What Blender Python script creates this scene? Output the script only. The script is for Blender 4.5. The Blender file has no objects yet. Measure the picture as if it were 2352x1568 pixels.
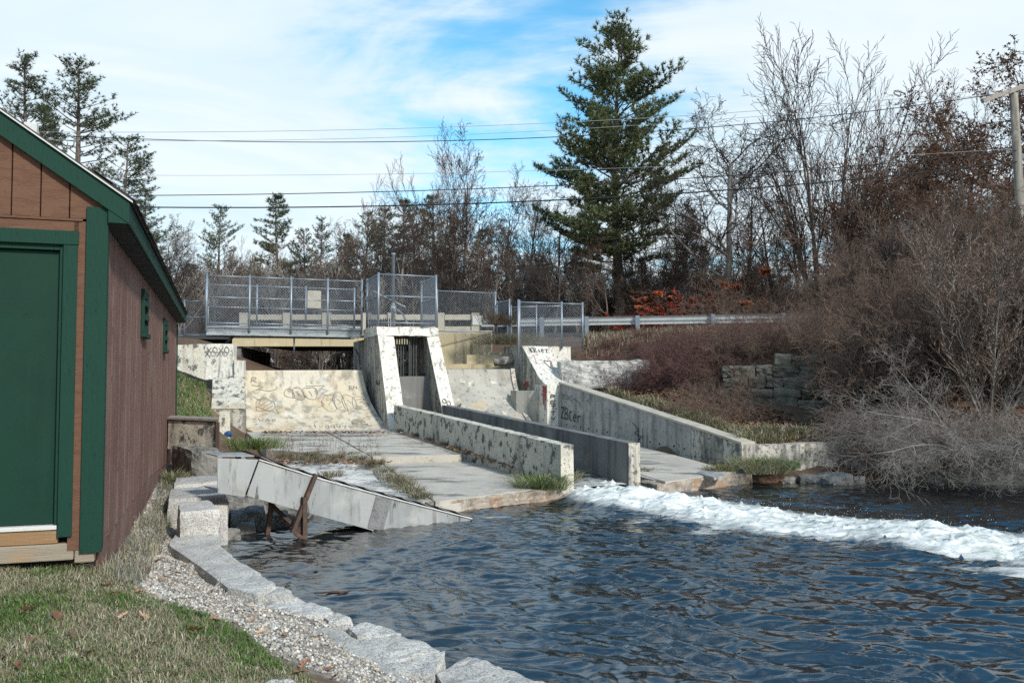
import bpy, bmesh, math, random
import numpy as np
from mathutils import Vector, noise as mnoise

# ---------------------------------------------------------------- camera, sky, sun, exposure
scene = bpy.context.scene
COL = scene.collection
EYE = 2.1            # eye height above the river surface (z = 0)
FPX = 2000.0         # focal length in pixels of a 2352 x 1568 picture
PITCH = math.atan(88 / FPX)
cam_d = bpy.data.cameras.new('camera')
cam_d.sensor_width = 36.0
cam_d.lens = FPX / 2352 * 36
cam_d.clip_end = 3000
cam_d.clip_start = 0.05
cam = bpy.data.objects.new('camera', cam_d)
cam.location = (0, 0, EYE)
cam.rotation_euler = (math.pi / 2 + PITCH, 0, 0)
COL.objects.link(cam)
scene.camera = cam

SUN_EL, SUN_AZ = math.radians(33), math.atan2(0.62, -0.78)   # direction to the sun, azimuth from +Y towards +X
world = bpy.data.worlds.new('World')
scene.world = world
world.use_nodes = True
wt = world.node_tree
for n in list(wt.nodes):
    wt.nodes.remove(n)

def wn(t, **k):
    n = wt.nodes.new(t)
    for a, b in k.items():
        setattr(n, a, b)
    return n

def wmath(op, a, b=None, c=None):
    n = wn('ShaderNodeMath', operation=op)
    for i, v in enumerate((a, b, c)):
        if v is None:
            continue
        if isinstance(v, (int, float)):
            n.inputs[i].default_value = v
        else:
            wt.links.new(v, n.inputs[i])
    return n.outputs[0]

sky = wn('ShaderNodeTexSky', sky_type='NISHITA', sun_disc=False)
sky.sun_elevation = SUN_EL
sky.sun_rotation = SUN_AZ
sky.air_density = 1.0
sky.dust_density = 0.4
sky.ozone_density = 2.2
tc = wn('ShaderNodeTexCoord')
sep = wn('ShaderNodeSeparateXYZ')
wt.links.new(tc.outputs['Generated'], sep.inputs[0])
zc = wmath('ADD', wmath('MAXIMUM', sep.outputs[2], 0.0), 0.12)
cu, cv = wmath('DIVIDE', sep.outputs[0], zc), wmath('DIVIDE', sep.outputs[1], zc)
comb = wn('ShaderNodeCombineXYZ')
wt.links.new(cu, comb.inputs[0]); wt.links.new(cv, comb.inputs[1])

def cloud(scale, detail, stretch, offset, dist=0.0, rough=0.55, rot=0.0):
    mp = wn('ShaderNodeMapping')
    mp.inputs['Scale'].default_value = stretch
    mp.inputs['Location'].default_value = offset
    mp.inputs['Rotation'].default_value = (0, 0, rot)
    wt.links.new(comb.outputs[0], mp.inputs[0])
    nz = wn('ShaderNodeTexNoise')
    nz.inputs['Scale'].default_value = scale
    nz.inputs['Detail'].default_value = detail
    nz.inputs['Roughness'].default_value = rough
    nz.inputs['Distortion'].default_value = dist
    wt.links.new(mp.outputs[0], nz.inputs[0])
    return nz.outputs[0]

SKY_OFF = (16.58, 16.66, 0.0)
c1 = cloud(0.62, 6, (1, 0.8, 1), SKY_OFF, 0.5, 0.5)
c2 = cloud(2.6, 10, (0.7, 1.5, 1), (7.3, 2.2, 0), 0.4, 0.62, 0.25)
c3 = cloud(1.1, 8, (1.0, 1.4, 1), (1.3, 9.2, 0), 1.2, 0.6, -0.4)
cl = wmath('ADD', wmath('ADD', wmath('MULTIPLY', c1, 0.62), wmath('MULTIPLY', c2, 0.22)), wmath('MULTIPLY', c3, 0.28))
mr = wn('ShaderNodeMapRange', interpolation_type='SMOOTHSTEP')
mr.inputs[1].default_value = 0.425
mr.inputs[2].default_value = 0.55
mr.inputs[3].default_value = 0.0
mr.inputs[4].default_value = 0.93
hi = wn('ShaderNodeMapRange', interpolation_type='SMOOTHSTEP')      # the overcast breaks up overhead
hi.inputs[1].default_value = 0.40
hi.inputs[2].default_value = 0.64
hi.inputs[4].default_value = 0.12
wt.links.new(sep.outputs[2], hi.inputs[0])
wt.links.new(wmath('SUBTRACT', cl, hi.outputs[0]), mr.inputs[0])
ramp = wn('ShaderNodeValToRGB')              # thick and thin cloud differ a little in brightness
ramp.color_ramp.elements[0].color = (5.2, 6.3, 6.9, 1)
ramp.color_ramp.elements[1].color = (6.4, 6.9, 7.2, 1)
ramp.color_ramp.elements[0].position = 0.35
ramp.color_ramp.elements[1].position = 0.65
wt.links.new(c3, ramp.inputs[0])
mix = wn('ShaderNodeMix', data_type='RGBA')
wt.links.new(mr.outputs[0], mix.inputs['Factor'])
hs = wn('ShaderNodeHueSaturation')
hs.inputs['Saturation'].default_value = 1.25
hs.inputs['Hue'].default_value = 0.48
hs.inputs['Value'].default_value = 1.7
wt.links.new(sky.outputs[0], hs.inputs['Color'])
wt.links.new(hs.outputs[0], mix.inputs['A'])
wt.links.new(ramp.outputs[0], mix.inputs['B'])
bg = wn('ShaderNodeBackground')
bg.inputs['Strength'].default_value = 0.10
wt.links.new(mix.outputs['Result'], bg.inputs['Color'])
wo = wn('ShaderNodeOutputWorld')
wt.links.new(bg.outputs[0], wo.inputs['Surface'])

sun_d = bpy.data.lights.new('sun', 'SUN')
sun_d.energy = 2.9
sun_d.angle = math.radians(5.0)
sun_d.color = (1.0, 0.94, 0.84)
sun = bpy.data.objects.new('sun', sun_d)
to_sun = Vector((math.sin(SUN_AZ) * math.cos(SUN_EL), math.cos(SUN_AZ) * math.cos(SUN_EL), math.sin(SUN_EL)))
sun.rotation_euler = to_sun.to_track_quat('Z', 'Y').to_euler()
sun.location = to_sun * 50
COL.objects.link(sun)

vs = scene.view_settings
vs.view_transform = 'Standard'
vs.look = 'None'
vs.gamma = 1.0
vs.use_curve_mapping = False
vs.exposure = 0.55
scene.cycles.use_denoising = False
scene.cycles.sample_clamp_indirect = 3.0
scene.cycles.sample_clamp_direct = 6.0
scene.cycles.max_bounces = 5
scene.cycles.diffuse_bounces = 3
scene.cycles.glossy_bounces = 3
scene.cycles.transparent_max_bounces = 4

# ---------------------------------------------------------------- helpers: measured directions
def ray(x, y):
    a, b = (x - 1176) / FPX, (784 - y) / FPX
    dy = math.cos(PITCH) - b * math.sin(PITCH)
    dz = math.sin(PITCH) + b * math.cos(PITCH)
    return Vector((a / dy, 1.0, dz / dy))

def gd(x, y, d):                 # point at distance d along the view direction
    return Vector((0, 0, EYE)) + ray(x, y) * d

def gz(x, y, z):                 # point at height z
    r = ray(x, y)
    return Vector((0, 0, EYE)) + r * ((z - EYE) / r.z)

FLOW = Vector((0.342, -0.940, 0))      # the way the water leaves the dam
AXIS = Vector((0.940, 0.342, 0))       # along the dam
UP = Vector((0, 0, 1))
rng = random.Random(7)
nrng = np.random.default_rng(7)

# ---------------------------------------------------------------- helpers: objects
def root_loc(o):
    v = Vector((0, 0, 0))
    while o is not None:
        v += o.location
        o = o.parent
    return v

def tag(o, label=None, cat=None, group=None, kind=None):
    if label: o['label'] = label
    if cat: o['category'] = cat
    if group: o['group'] = group
    if kind: o['kind'] = kind
    return o

def thing(name, label, cat, loc=(0, 0, 0), group=None):
    o = bpy.data.objects.new(name, None)
    o.empty_display_size = 0.2
    o.location = loc
    COL.objects.link(o)
    return tag(o, label, cat, group)

def fast_mesh(name, V, F):
    V = np.asarray(V, dtype=np.float32).reshape(-1, 3)
    F = np.asarray(F, dtype=np.int32)
    m, k = F.shape
    me = bpy.data.meshes.new(name)
    me.vertices.add(len(V)); me.vertices.foreach_set('co', V.ravel())
    me.loops.add(m * k); me.loops.foreach_set('vertex_index', F.ravel())
    me.polygons.add(m); me.polygons.foreach_set('loop_start', np.arange(m, dtype=np.int32) * k)
    me.update(calc_edges=True)
    return me

def link(name, me, mat, parent=None, smooth=False, kind=None):
    if mat is not None:
        me.materials.append(mat)
    if smooth:
        me.polygons.foreach_set('use_smooth', np.ones(len(me.polygons), dtype=bool))
    o = bpy.data.objects.new(name, me)
    COL.objects.link(o)
    if parent is not None:
        o.parent = parent
    if kind: o['kind'] = kind
    return o

def place(name, V, F, mat, parent=None, smooth=False, kind=None, bevel=0):
    """mesh object from world-space points; origin at its base (top level) or at its thing's origin"""
    V = np.asarray([tuple(v) for v in V], dtype=np.float64) if not isinstance(V, np.ndarray) else V
    if parent is not None:
        org = np.array(root_loc(parent))
    else:
        mn, mx = V.min(0), V.max(0)
        org = np.array([(mn[0] + mx[0]) / 2, (mn[1] + mx[1]) / 2, mn[2]])
    if isinstance(F, np.ndarray):
        me = fast_mesh(name, V - org, F)
    else:
        me = bpy.data.meshes.new(name)
        me.from_pydata([tuple(v) for v in (V - org)], [], F)
        me.update()
    o = link(name, me, mat, parent, smooth, kind)
    if parent is None:
        o.location = org
    if bevel:
        md = o.modifiers.new('bevel', 'BEVEL')
        md.width = bevel; md.segments = 2; md.limit_method = 'ANGLE'; md.angle_limit = math.radians(35)
    return o

class MB:
    def __init__(s): s.v, s.f = [], []
    def add(s, V, F):
        b = len(s.v)
        s.v += [Vector(p) for p in V]
        s.f += [tuple(i + b for i in f) for f in F]
        return s
    def hexa(s, a, b):               # two quads, same winding
        return s.add(list(a) + list(b), [(3, 2, 1, 0), (4, 5, 6, 7), (0, 1, 5, 4), (1, 2, 6, 5), (2, 3, 7, 6), (3, 0, 4, 7)])
    def prism(s, pts, vec):
        n = len(pts); vec = Vector(vec)
        return s.add([Vector(p) for p in pts] + [Vector(p) + vec for p in pts],
                     [tuple(range(n))[::-1], tuple(range(n, 2 * n))] + [(i, (i + 1) % n, n + (i + 1) % n, n + i) for i in range(n)])
    def box(s, c, size, ax=None, ay=None):
        ax = Vector(ax or (1, 0, 0)); ay = Vector(ay or (-ax.y, ax.x, 0)); az = ax.cross(ay)
        c = Vector(c); x, y, z = ax * size[0] / 2, ay * size[1] / 2, az * size[2] / 2
        return s.hexa([c - x - y - z, c + x - y - z, c + x + y - z, c - x + y - z], [c - x - y + z, c + x - y + z, c + x + y + z, c - x + y + z])
    def bar(s, p, q, w, h=None, up=UP):      # rectangular bar from p to q
        p, q = Vector(p), Vector(q); h = h or w
        d = (q - p).normalized()
        side = d.cross(up)
        if side.length < 1e-3: side = d.cross(Vector((1, 0, 0)))
        side.normalize(); u = side.cross(d)
        a, b = side * w / 2, u * h / 2
        return s.hexa([p - a - b, p + a - b, p + a + b, p - a + b], [q - a - b, q + a - b, q + a + b, q - a + b])
    def tube(s, pts, rad, n=8, cap=True):
        pts = [Vector(p) for p in pts]
        if not isinstance(rad, (list, tuple)): rad = [rad] * len(pts)
        rings = []
        ref = None
        for i, p in enumerate(pts):
            d = (pts[min(i + 1, len(pts) - 1)] - pts[max(i - 1, 0)]).normalized()
            if ref is None:
                ref = d.cross(Vector((0, 0, 1)) if abs(d.z) < .9 else Vector((1, 0, 0))).normalized()
            a = (ref - d * ref.dot(d)).normalized(); ref = a; b = d.cross(a)
            rings.append([p + (a * math.cos(2 * math.pi * k / n) + b * math.sin(2 * math.pi * k / n)) * rad[i] for k in range(n)])
        V = [v for r in rings for v in r]
        F = [(i * n + k, i * n + (k + 1) % n, (i + 1) * n + (k + 1) % n, (i + 1) * n + k) for i in range(len(pts) - 1) for k in range(n)]
        if cap: F += [tuple(range(n))[::-1], tuple(range((len(pts) - 1) * n, len(pts) * n))]
        return s.add(V, F)
    def build(s, name, mat, parent=None, smooth=False, bevel=0, kind=None):
        return place(name, s.v, s.f, mat, parent, smooth, kind, bevel)

def rough_hexa(name, a, b, mat, parent=None, cuts=6, amp=0.02, freq=3.0, soft=1, seed=0, smooth=False, kind=None):
    """a block given by two opposite quads, subdivided, edges worn and faces uneven"""
    mb = MB().hexa(a, b)
    bm = bmesh.new()
    vs_ = [bm.verts.new(v) for v in mb.v]
    for f in mb.f: bm.faces.new([vs_[i] for i in f])
    bm.normal_update()
    bmesh.ops.recalc_face_normals(bm, faces=bm.faces)
    bmesh.ops.subdivide_edges(bm, edges=bm.edges[:], cuts=cuts, use_grid_fill=True)
    for _ in range(soft):
        bmesh.ops.smooth_vert(bm, verts=bm.verts[:], factor=0.5, use_axis_x=True, use_axis_y=True, use_axis_z=True)
    bm.normal_update()
    off = Vector((seed * 3.7, seed * 1.3, seed * 2.1))
    for v in bm.verts:
        p = v.co * freq + off
        v.co += v.normal * amp * (mnoise.noise(p) + 0.5 * mnoise.noise(p * 2.7) + .3 * mnoise.noise(p * 6.1))
    bm.verts.index_update()
    V = [v.co.copy() for v in bm.verts]
    F = [tuple(v.index for v in f.verts) for f in bm.faces]
    bm.free()
    return place(name, V, F, mat, parent, smooth, kind)

def copy_tree(o, parent=None):
    c = o.copy()
    COL.objects.link(c)
    c.parent = parent
    for ch in o.children:
        copy_tree(ch, c)
    return c

# ---------------------------------------------------------------- helpers: materials
def rgb(*c): return (c[0], c[1], c[2], 1.0)

def mat(name, base, layers=(), rough=0.85, bump=0.0, bscale=30.0, metal=0.0, spec=0.3, var=0.0, attr=None, bstretch=(1, 1, 1), obj=False, trans=0.0):
    m = bpy.data.materials.new(name)
    m.use_nodes = True
    nt = m.node_tree
    bs = nt.nodes['Principled BSDF']
    bs.inputs['Roughness'].default_value = rough
    bs.inputs['Metallic'].default_value = metal
    bs.inputs['Specular IOR Level'].default_value = spec
    if obj:
        pos = nt.nodes.new('ShaderNodeTexCoord').outputs['Object']
    else:
        pos = nt.nodes.new('ShaderNodeNewGeometry').outputs['Position']
    def nz(scale, stretch, detail=6, r=0.6, off=0.0):
        mp = nt.nodes.new('ShaderNodeMapping')
        mp.inputs['Scale'].default_value = stretch
        mp.inputs['Location'].default_value = (off, off * .7, off * 1.3)
        nt.links.new(pos, mp.inputs[0])
        n = nt.nodes.new('ShaderNodeTexNoise')
        n.inputs['Scale'].default_value = scale
        n.inputs['Detail'].default_value = detail
        n.inputs['Roughness'].default_value = r
        nt.links.new(mp.outputs[0], n.inputs[0])
        return n.outputs[0]
    if attr:
        an = nt.nodes.new('ShaderNodeAttribute'); an.attribute_name = attr
        cur = an.outputs['Color']
    else:
        rg = nt.nodes.new('ShaderNodeRGB'); rg.outputs[0].default_value = rgb(*base)
        cur = rg.outputs[0]
    for i, (sc, st, lo, hi, colr, *rest) in enumerate(layers):
        amt = rest[0] if rest else 1.0
        if 'concrete' in name and i >= 2: lo -= .03; hi -= .02      # weathering shows strongly on all the old concrete
        r = nt.nodes.new('ShaderNodeMapRange')
        r.inputs[1].default_value = lo; r.inputs[2].default_value = hi
        r.inputs[4].default_value = amt
        nt.links.new(nz(sc, st, 8, 0.62, i * 5.3 + 1), r.inputs[0])
        mx = nt.nodes.new('ShaderNodeMix'); mx.data_type = 'RGBA'
        nt.links.new(r.outputs[0], mx.inputs['Factor'])
        nt.links.new(cur, mx.inputs['A'])
        mx.inputs['B'].default_value = rgb(*colr)
        cur = mx.outputs['Result']
    if var:
        oi = nt.nodes.new('ShaderNodeObjectInfo')
        r = nt.nodes.new('ShaderNodeMapRange')
        r.inputs[3].default_value = 1 - var; r.inputs[4].default_value = 1 + var
        nt.links.new(oi.outputs['Random'], r.inputs[0])
        h = nt.nodes.new('ShaderNodeHueSaturation')
        nt.links.new(r.outputs[0], h.inputs['Value'])
        nt.links.new(cur, h.inputs['Color'])
        cur = h.outputs[0]
    nt.links.new(cur, bs.inputs['Base Color'])
    if bump:
        b = nt.nodes.new('ShaderNodeBump')
        b.inputs['Strength'].default_value = bump
        b.inputs['Distance'].default_value = 0.02
        nt.links.new(nz(bscale, bstretch, 8, 0.65, 9), b.inputs['Height'])
        nt.links.new(b.outputs[0], bs.inputs['Normal'])
    if trans:
        t = nt.nodes.new('ShaderNodeBsdfTranslucent')
        nt.links.new(cur, t.inputs['Color'])
        ms = nt.nodes.new('ShaderNodeMixShader'); ms.inputs[0].default_value = trans
        nt.links.new(bs.outputs[0], ms.inputs[1]); nt.links.new(t.outputs[0], ms.inputs[2])
        nt.links.new(ms.outputs[0], nt.nodes['Material Output'].inputs['Surface'])
    return m

S1 = (1, 1, 1)
STREAK = (1, 1, 0.07)
MT = {}
MT['conc'] = mat('pale_concrete', (0.52, 0.49, 0.42), [
    (1.3, S1, .42, .62, (0.38, 0.36, 0.32), .8), (0.9, S1, .5, .66, (0.60, 0.55, 0.43), .8),
    (6, STREAK, .48, .62, (0.17, 0.165, 0.15), .85), (4.5, (1, 1, .5), .58, .64, (0.10, 0.10, 0.098), .85), (11, S1, .56, .64, (0.08, 0.08, 0.075), .85), (1.5, S1, .60, .70, (.36, .26, .15), .65), (38, S1, .60, .70, (0.08, 0.08, 0.075), .8)], .9, .35, 40)
MT['conc_white'] = mat('whitened_concrete', (0.66, 0.64, 0.57), [
    (1.6, S1, .5, .68, (0.50, 0.47, 0.40), .7), (7, STREAK, .54, .66, (0.24, 0.23, 0.21), .85), (11, S1, .58, .67, (0.12, 0.12, 0.115), .8), (45, S1, .62, .7, (0.1, .1, .095), .7)], .9, .35, 40)
MT['conc_spill'] = mat('spillway_concrete', (0.55, 0.50, 0.40), [
    (0.8, S1, .40, .62, (0.50, 0.42, 0.28), .7), (1.7, S1, .52, .66, (0.42, 0.42, 0.39), .8), (4.5, STREAK, .52, .64, (0.25, 0.23, 0.18), .85), (14, S1, .62, .70, (0.13, 0.125, 0.11), .6), (1.1, (1, 1, .6), .58, .68, (.40, .28, .14), .6), (2.2, S1, .62, .72, (0.70, 0.68, 0.62), .6)], .9, .3, 40)
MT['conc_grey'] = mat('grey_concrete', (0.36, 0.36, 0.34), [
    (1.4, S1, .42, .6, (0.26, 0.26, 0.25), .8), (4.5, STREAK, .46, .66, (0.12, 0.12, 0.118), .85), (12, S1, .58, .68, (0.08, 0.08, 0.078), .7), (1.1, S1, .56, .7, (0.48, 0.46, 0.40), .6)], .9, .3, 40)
MT['conc_lichen'] = mat('lichen_concrete', (0.56, 0.53, 0.44), [
    (2.2, S1, .52, .62, (0.40, 0.38, 0.32), .7), (5.0, (1, 1, .9), .545, .585, (0.085, 0.085, 0.083), .9), (2.0, STREAK, .56, .7, (.22, .21, .19), .8), (30, S1, .58, .66, (0.08, 0.08, 0.078), .8)], .9, .35, 40)
MT['conc_dark'] = mat('stained_concrete', (0.17, 0.17, 0.165), [  # stains over a dark base that carries the shade of left-facing and underside faces
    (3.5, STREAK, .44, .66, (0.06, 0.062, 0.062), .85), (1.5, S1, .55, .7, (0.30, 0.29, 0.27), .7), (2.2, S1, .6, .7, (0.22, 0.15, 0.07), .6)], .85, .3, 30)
MT['conc_slab'] = mat('apron_concrete', (0.46, 0.43, 0.37), [
    (0.9, S1, .45, .62, (0.36, 0.335, 0.29), .8), (2.2, (.35, 1.2, 1), .53, .64, (0.10, 0.10, 0.095), .85), (1.1, S1, .62, .72, (0.36, 0.27, 0.15), .7), (25, S1, .6, .7, (0.16, 0.155, 0.145), .6), (1.7, S1, .6, .7, (0.55, .54, .5), .6)], .9, .35, 50)
MT['conc_edge'] = mat('rust_stained_concrete', (0.33, 0.29, 0.24), [
    (5, S1, .45, .6, (0.16, 0.13, 0.10), .8), (3, S1, .52, .64, (0.30, 0.17, 0.09), .7), (14, S1, .58, .68, (0.5, 0.47, 0.42), .7)], .9, .6, 30)
MT['conc_yellow'] = mat('ochre_concrete', (0.50, 0.42, 0.26), [
    (4, STREAK, .56, .7, (0.12, 0.09, 0.05), .8), (1.2, S1, .45, .65, (0.42, 0.37, 0.27), .7), (2.5, (1, 1, 3), .6, .7, (0.60, 0.55, 0.42), .6)], .9, .25, 30)
MT['conc_tan'] = mat('tan_concrete', (0.42, 0.39, 0.32), [(3, S1, .5, .66, (0.30, 0.28, 0.24), .8)], .9, .25, 30)
MT['spall'] = mat('spalled_concrete', (0.60, 0.59, 0.55), [
    (3, S1, .46, .60, (0.30, 0.29, 0.27), .8), (8, S1, .54, .62, (0.12, 0.12, 0.115), .8), (1.3, S1, .55, .65, (0.7, .68, .62), .8)], .95, .9, 14)
MT['granite'] = mat('grey_granite', (0.50, 0.49, 0.455), [
    (3, S1, .45, .62, (0.38, 0.375, 0.36), .8), (55, S1, .52, .60, (0.17, 0.172, 0.17), .8), (70, S1, .55, .62, (0.62, 0.61, 0.58), .8), (6, S1, .56, .68, (0.27, 0.25, 0.20), .7)], .9, .9, 35, var=.1)
MT['granite_dark'] = mat('dark_lichen_stone', (0.22, 0.215, 0.20), [
    (5, S1, .46, .6, (0.07, 0.07, 0.066), .85), (40, S1, .56, .66, (0.36, 0.35, 0.32), .8), (9, S1, .6, .7, (0.2, .2, .12), .6)], .9, .6, 40, var=.15)
MT['wallstone'] = mat('shaded_mossy_wall_stone', (0.13, 0.125, 0.105), [  # dark from moss and from the wall's shade, put into the colour
    (4, S1, .45, .6, (0.065, 0.065, 0.053), .8), (18, S1, .56, .66, (0.20, 0.19, 0.17), .7), (7, S1, .58, .7, (0.13, 0.13, 0.07), .7)], .95, .7, 25, var=.25)
MT['galv'] = mat('galvanised_steel', (0.27, 0.31, 0.35), [(6, S1, .5, .7, (0.18, 0.21, 0.24), .8)], .5, .1, 40, .6, .5)
MT['wire'] = mat('chain_link_wire', (0.22, 0.26, 0.30), [(3, S1, .5, .7, (0.15, 0.17, 0.2), .8)], .55, 0, 1, .5, .5)
MT['flume'] = mat('weathered_aluminium', (0.34, 0.355, 0.35), [
    (2.2, (1, 1, .35), .42, .62, (0.24, 0.255, 0.26), .85), (9, (1, 1, .12), .53, .64, (0.17, 0.175, 0.17), .8), (1.5, S1, .54, .66, (0.42, 0.42, 0.395), .85), (12, (1, 1, .18), .61, .66, (0.06, .06, .055), .85), (5, S1, .62, .7, (.27, .25, .2), .7)], .55, .15, 6, .3, .4)
MT['rust'] = mat('rusty_steel', (0.075, 0.052, 0.042), [(14, S1, .5, .65, (0.15, 0.08, 0.05), .8), (4, S1, .55, .7, (0.05, .045, .045), .8)], .8, .3, 60, .2)
MT['darksteel'] = mat('dark_steel', (0.045, 0.05, 0.055), [(8, S1, .5, .7, (0.10, 0.09, 0.08), .7)], .6, .1, 40, .4)
MT['beam'] = mat('painted_grey_beam', (0.27, 0.30, 0.31), [(4, (1, 1, 3), .5, .64, (0.14, 0.16, 0.17), .8), (9, S1, .6, .7, (0.36, .37, .36), .7)], .6, .1, 30, .3)
MT['brown_front'] = mat('brown_stained_siding', (0.145, 0.077, 0.050), [
    (5, (1, 1, 5), .42, .62, (0.105, 0.054, 0.035), .8), (30, (1, 1, .6), .58, .7, (0.12, .058, .036), .7), (1.2, S1, .55, .68, (0.18, 0.098, 0.055), .8)], .8, .5, 25, 0, .2, bstretch=(1, 1, 4))
MT['brown_side'] = mat('dull_brown_siding', (0.185, 0.104, 0.086), [  # duller, purpler brown than the front: grazing light put into the colour
    (3, STREAK, .42, .64, (0.135, 0.070, 0.056), .8), (40, (1, 1, .25), .58, .66, (0.05, 0.028, 0.022), .85), (1.3, S1, .50, .66, (0.215, 0.145, 0.118), .8), (1.0, (1, 1, .5), .55, .68, (.11, .065, .05), .7)], .82, .6, 60, 0, .25, bstretch=(1, 1, .35))
MT['green'] = mat('dark_green_paint', (0.0075, 0.040, 0.027), [
    (4, S1, .45, .65, (0.007, 0.038, 0.026), .8), (60, (1, 1, .2), .58, .66, (0.005, 0.02, 0.015), .7), (70, S1, .68, .72, (.05, .10, .08), .7)], .7, .3, 60, 0, .2, bstretch=(1, 1, .15))
MT['green_door'] = mat('green_door_paint', (0.0062, 0.035, 0.0225), [(2, S1, .42, .66, (0.005, 0.027, 0.018), .8), (90, S1, .70, .74, (.03, .08, .06), .6), (4, STREAK, .56, .7, (.009, .043, .029), .7)], .65, .15, 90, 0, .2)
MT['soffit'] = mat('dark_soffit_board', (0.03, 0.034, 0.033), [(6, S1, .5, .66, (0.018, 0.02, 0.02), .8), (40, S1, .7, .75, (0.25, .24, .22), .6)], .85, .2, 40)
MT['shingle'] = mat('charcoal_shingle', (0.05, 0.048, 0.046), [(60, S1, .5, .66, (0.11, 0.10, 0.095), .7)], .95, .5, 120, var=.2)
MT['rawwood'] = mat('bare_sill_timber', (0.25, 0.155, 0.08), [(6, (.5, .5, 5), .45, .62, (0.27, 0.15, 0.07), .8), (3, (1, 1, 4), .56, .68, (0.33, 0.26, 0.18), .8)], .85, .4, 25, bstretch=(.3, .3, 4))
MT['greywood'] = mat('weathered_beam_timber', (0.28, 0.24, 0.185), [(5, (.5, .5, 6), .45, .62, (0.25, 0.20, 0.14), .8), (2.5, S1, .55, .68, (0.33, 0.22, 0.12), .7)], .88, .5, 25, bstretch=(.3, .3, 5))
MT['cap_wood'] = mat('grey_cap_board', (0.28, 0.25, 0.22), [(8, S1, .5, .65, (0.12, .10, .09), .8)], .9, .3, 40)
MT['whitepaint'] = mat('white_paint', (0.55, 0.55, 0.53), [(9, S1, .55, .7, (0.45, .44, .42), .7)], .6, .1, 40)
MT['dark_gap'] = mat('painted_gap_shade', (0.02, 0.019, 0.018), [], .95)  # near-black paints the shade behind planks, in panes and drain holes
MT['bark'] = mat('grey_brown_bark', (0.145, 0.122, 0.104), [(9, (1, 1, .25), .45, .62, (0.06, 0.05, 0.044), .8), (5, S1, .6, .72, (0.2, .19, .17), .6)], .95, .6, 40, var=.15)
MT['bark_pale'] = mat('pale_grey_bark', (0.27, 0.25, 0.225), [(9, (1, 1, .3), .48, .62, (0.15, 0.135, 0.12), .8)], .95, .5, 40, var=.15)
MT['twig'] = mat('grey_twig', (0.135, 0.115, 0.10), [(1.2, S1, .45, .6, (0.085, 0.065, 0.055), .8), (5, S1, .60, .70, (0.22, .195, .17), .7)], .9, var=.2)
MT['twig_warm'] = mat('warm_brown_twig', (0.16, 0.11, 0.083), [(1.4, S1, .45, .6, (0.10, 0.06, 0.045), .8), (4, S1, .56, .68, (0.34, .28, .235), .7)], .9, var=.2)
MT['twig_red'] = mat('purple_bramble_cane', (0.14, 0.075, 0.066), [(2, S1, .45, .6, (0.092, 0.048, 0.042), .8), (5, S1, .58, .7, (0.25, .15, .12), .7)], .8, var=.2)
MT['twig_dark'] = mat('dark_fine_twig', (0.055, 0.041, 0.034), [(1.4, S1, .45, .6, (0.038, 0.027, 0.023), .8), (4, S1, .6, .72, (0.09, .072, .06), .6)], .9, var=.15)
MT['twig_mid'] = mat('brown_thicket_twig', (0.155, 0.110, 0.084), [(1.0, S1, .42, .6, (0.098, 0.064, 0.048), .85), (6, S1, .60, .70, (0.18, .15, .125), .7)], .9, var=.25)
MT['twig_pale'] = mat('silver_grey_twig', (0.27, 0.25, 0.23), [(3, S1, .45, .62, (0.15, 0.135, 0.12), .8)], .9, var=.12)
MT['needle'] = mat('pine_needles', (0.088, 0.115, 0.048), [(1.0, S1, .42, .62, (0.125, 0.145, 0.055), .8), (3, S1, .56, .7, (0.055, 0.078, 0.038), .8), (0.7, S1, .6, .7, (0.14, .13, .05), .6)], .6, 0, 1, 0, .3, var=.15, trans=.15)
MT['needle_dark'] = mat('dark_pine_needles', (0.064, 0.088, 0.046), [(0.8, S1, .42, .62, (0.092, 0.112, 0.052), .8), (2, S1, .56, .7, (0.045, 0.064, 0.037), .8)], .6, 0, 1, 0, .3, var=.2, trans=.12)
MT['leaf_brown'] = mat('brown_oak_leaves', (0.145, 0.075, 0.042), [(2, S1, .45, .6, (0.09, 0.045, 0.028), .8), (5, S1, .58, .7, (0.24, .13, .065), .7)], .8, var=.2, trans=.2)
MT['leaf_red'] = mat('red_leaves', (0.42, 0.050, 0.022), [(4, S1, .5, .65, (0.28, 0.04, 0.02), .8), (7, S1, .58, .7, (0.5, .13, .04), .7)], .75, trans=.3)
MT['leaf_orange'] = mat('orange_leaves', (0.42, 0.135, 0.055), [(3, S1, .5, .65, (0.30, 0.09, 0.045), .8), (7, S1, .58, .7, (0.5, .24, .10), .7)], .75, trans=.3)
MT['fallen'] = mat('dry_fallen_leaf', (0.25, 0.125, 0.07), [(30, S1, .5, .65, (0.17, 0.08, 0.048), .8), (1.7, S1, .5, .56, (.30, .20, .13), .9)], .7, .2, 60, var=.5)
MT['litter'] = mat('leaf_litter', (0.2, 0.11, 0.065), [], .85, attr='col')
MT['blade'] = mat('grass_blades', (0.1, 0.12, 0.04), [], .75, attr='col', trans=.2)
MT['pebble'] = mat('pale_crushed_gravel', (0.45, 0.43, 0.39), [], .9, attr='col')
MT['black_paint'] = mat('black_spray_paint', (0.025, 0.025, 0.027), [(20, S1, .58, .7, (0.12, .12, .11), .8)], .7)
MT['grey_paint'] = mat('faded_spray_paint', (0.15, 0.145, 0.13), [(14, S1, .52, .66, (0.32, .30, .25), .9)], .8)
MT['red_paint'] = mat('red_spray_paint', (0.42, 0.05, 0.045), [(14, S1, .55, .7, (0.45, .25, .2), .8)], .7)
MT['rail'] = mat('guardrail_steel', (0.46, 0.48, 0.48), [(3, S1, .5, .66, (0.36, .38, .38), .8)], .5, .1, 30, .4)
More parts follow.
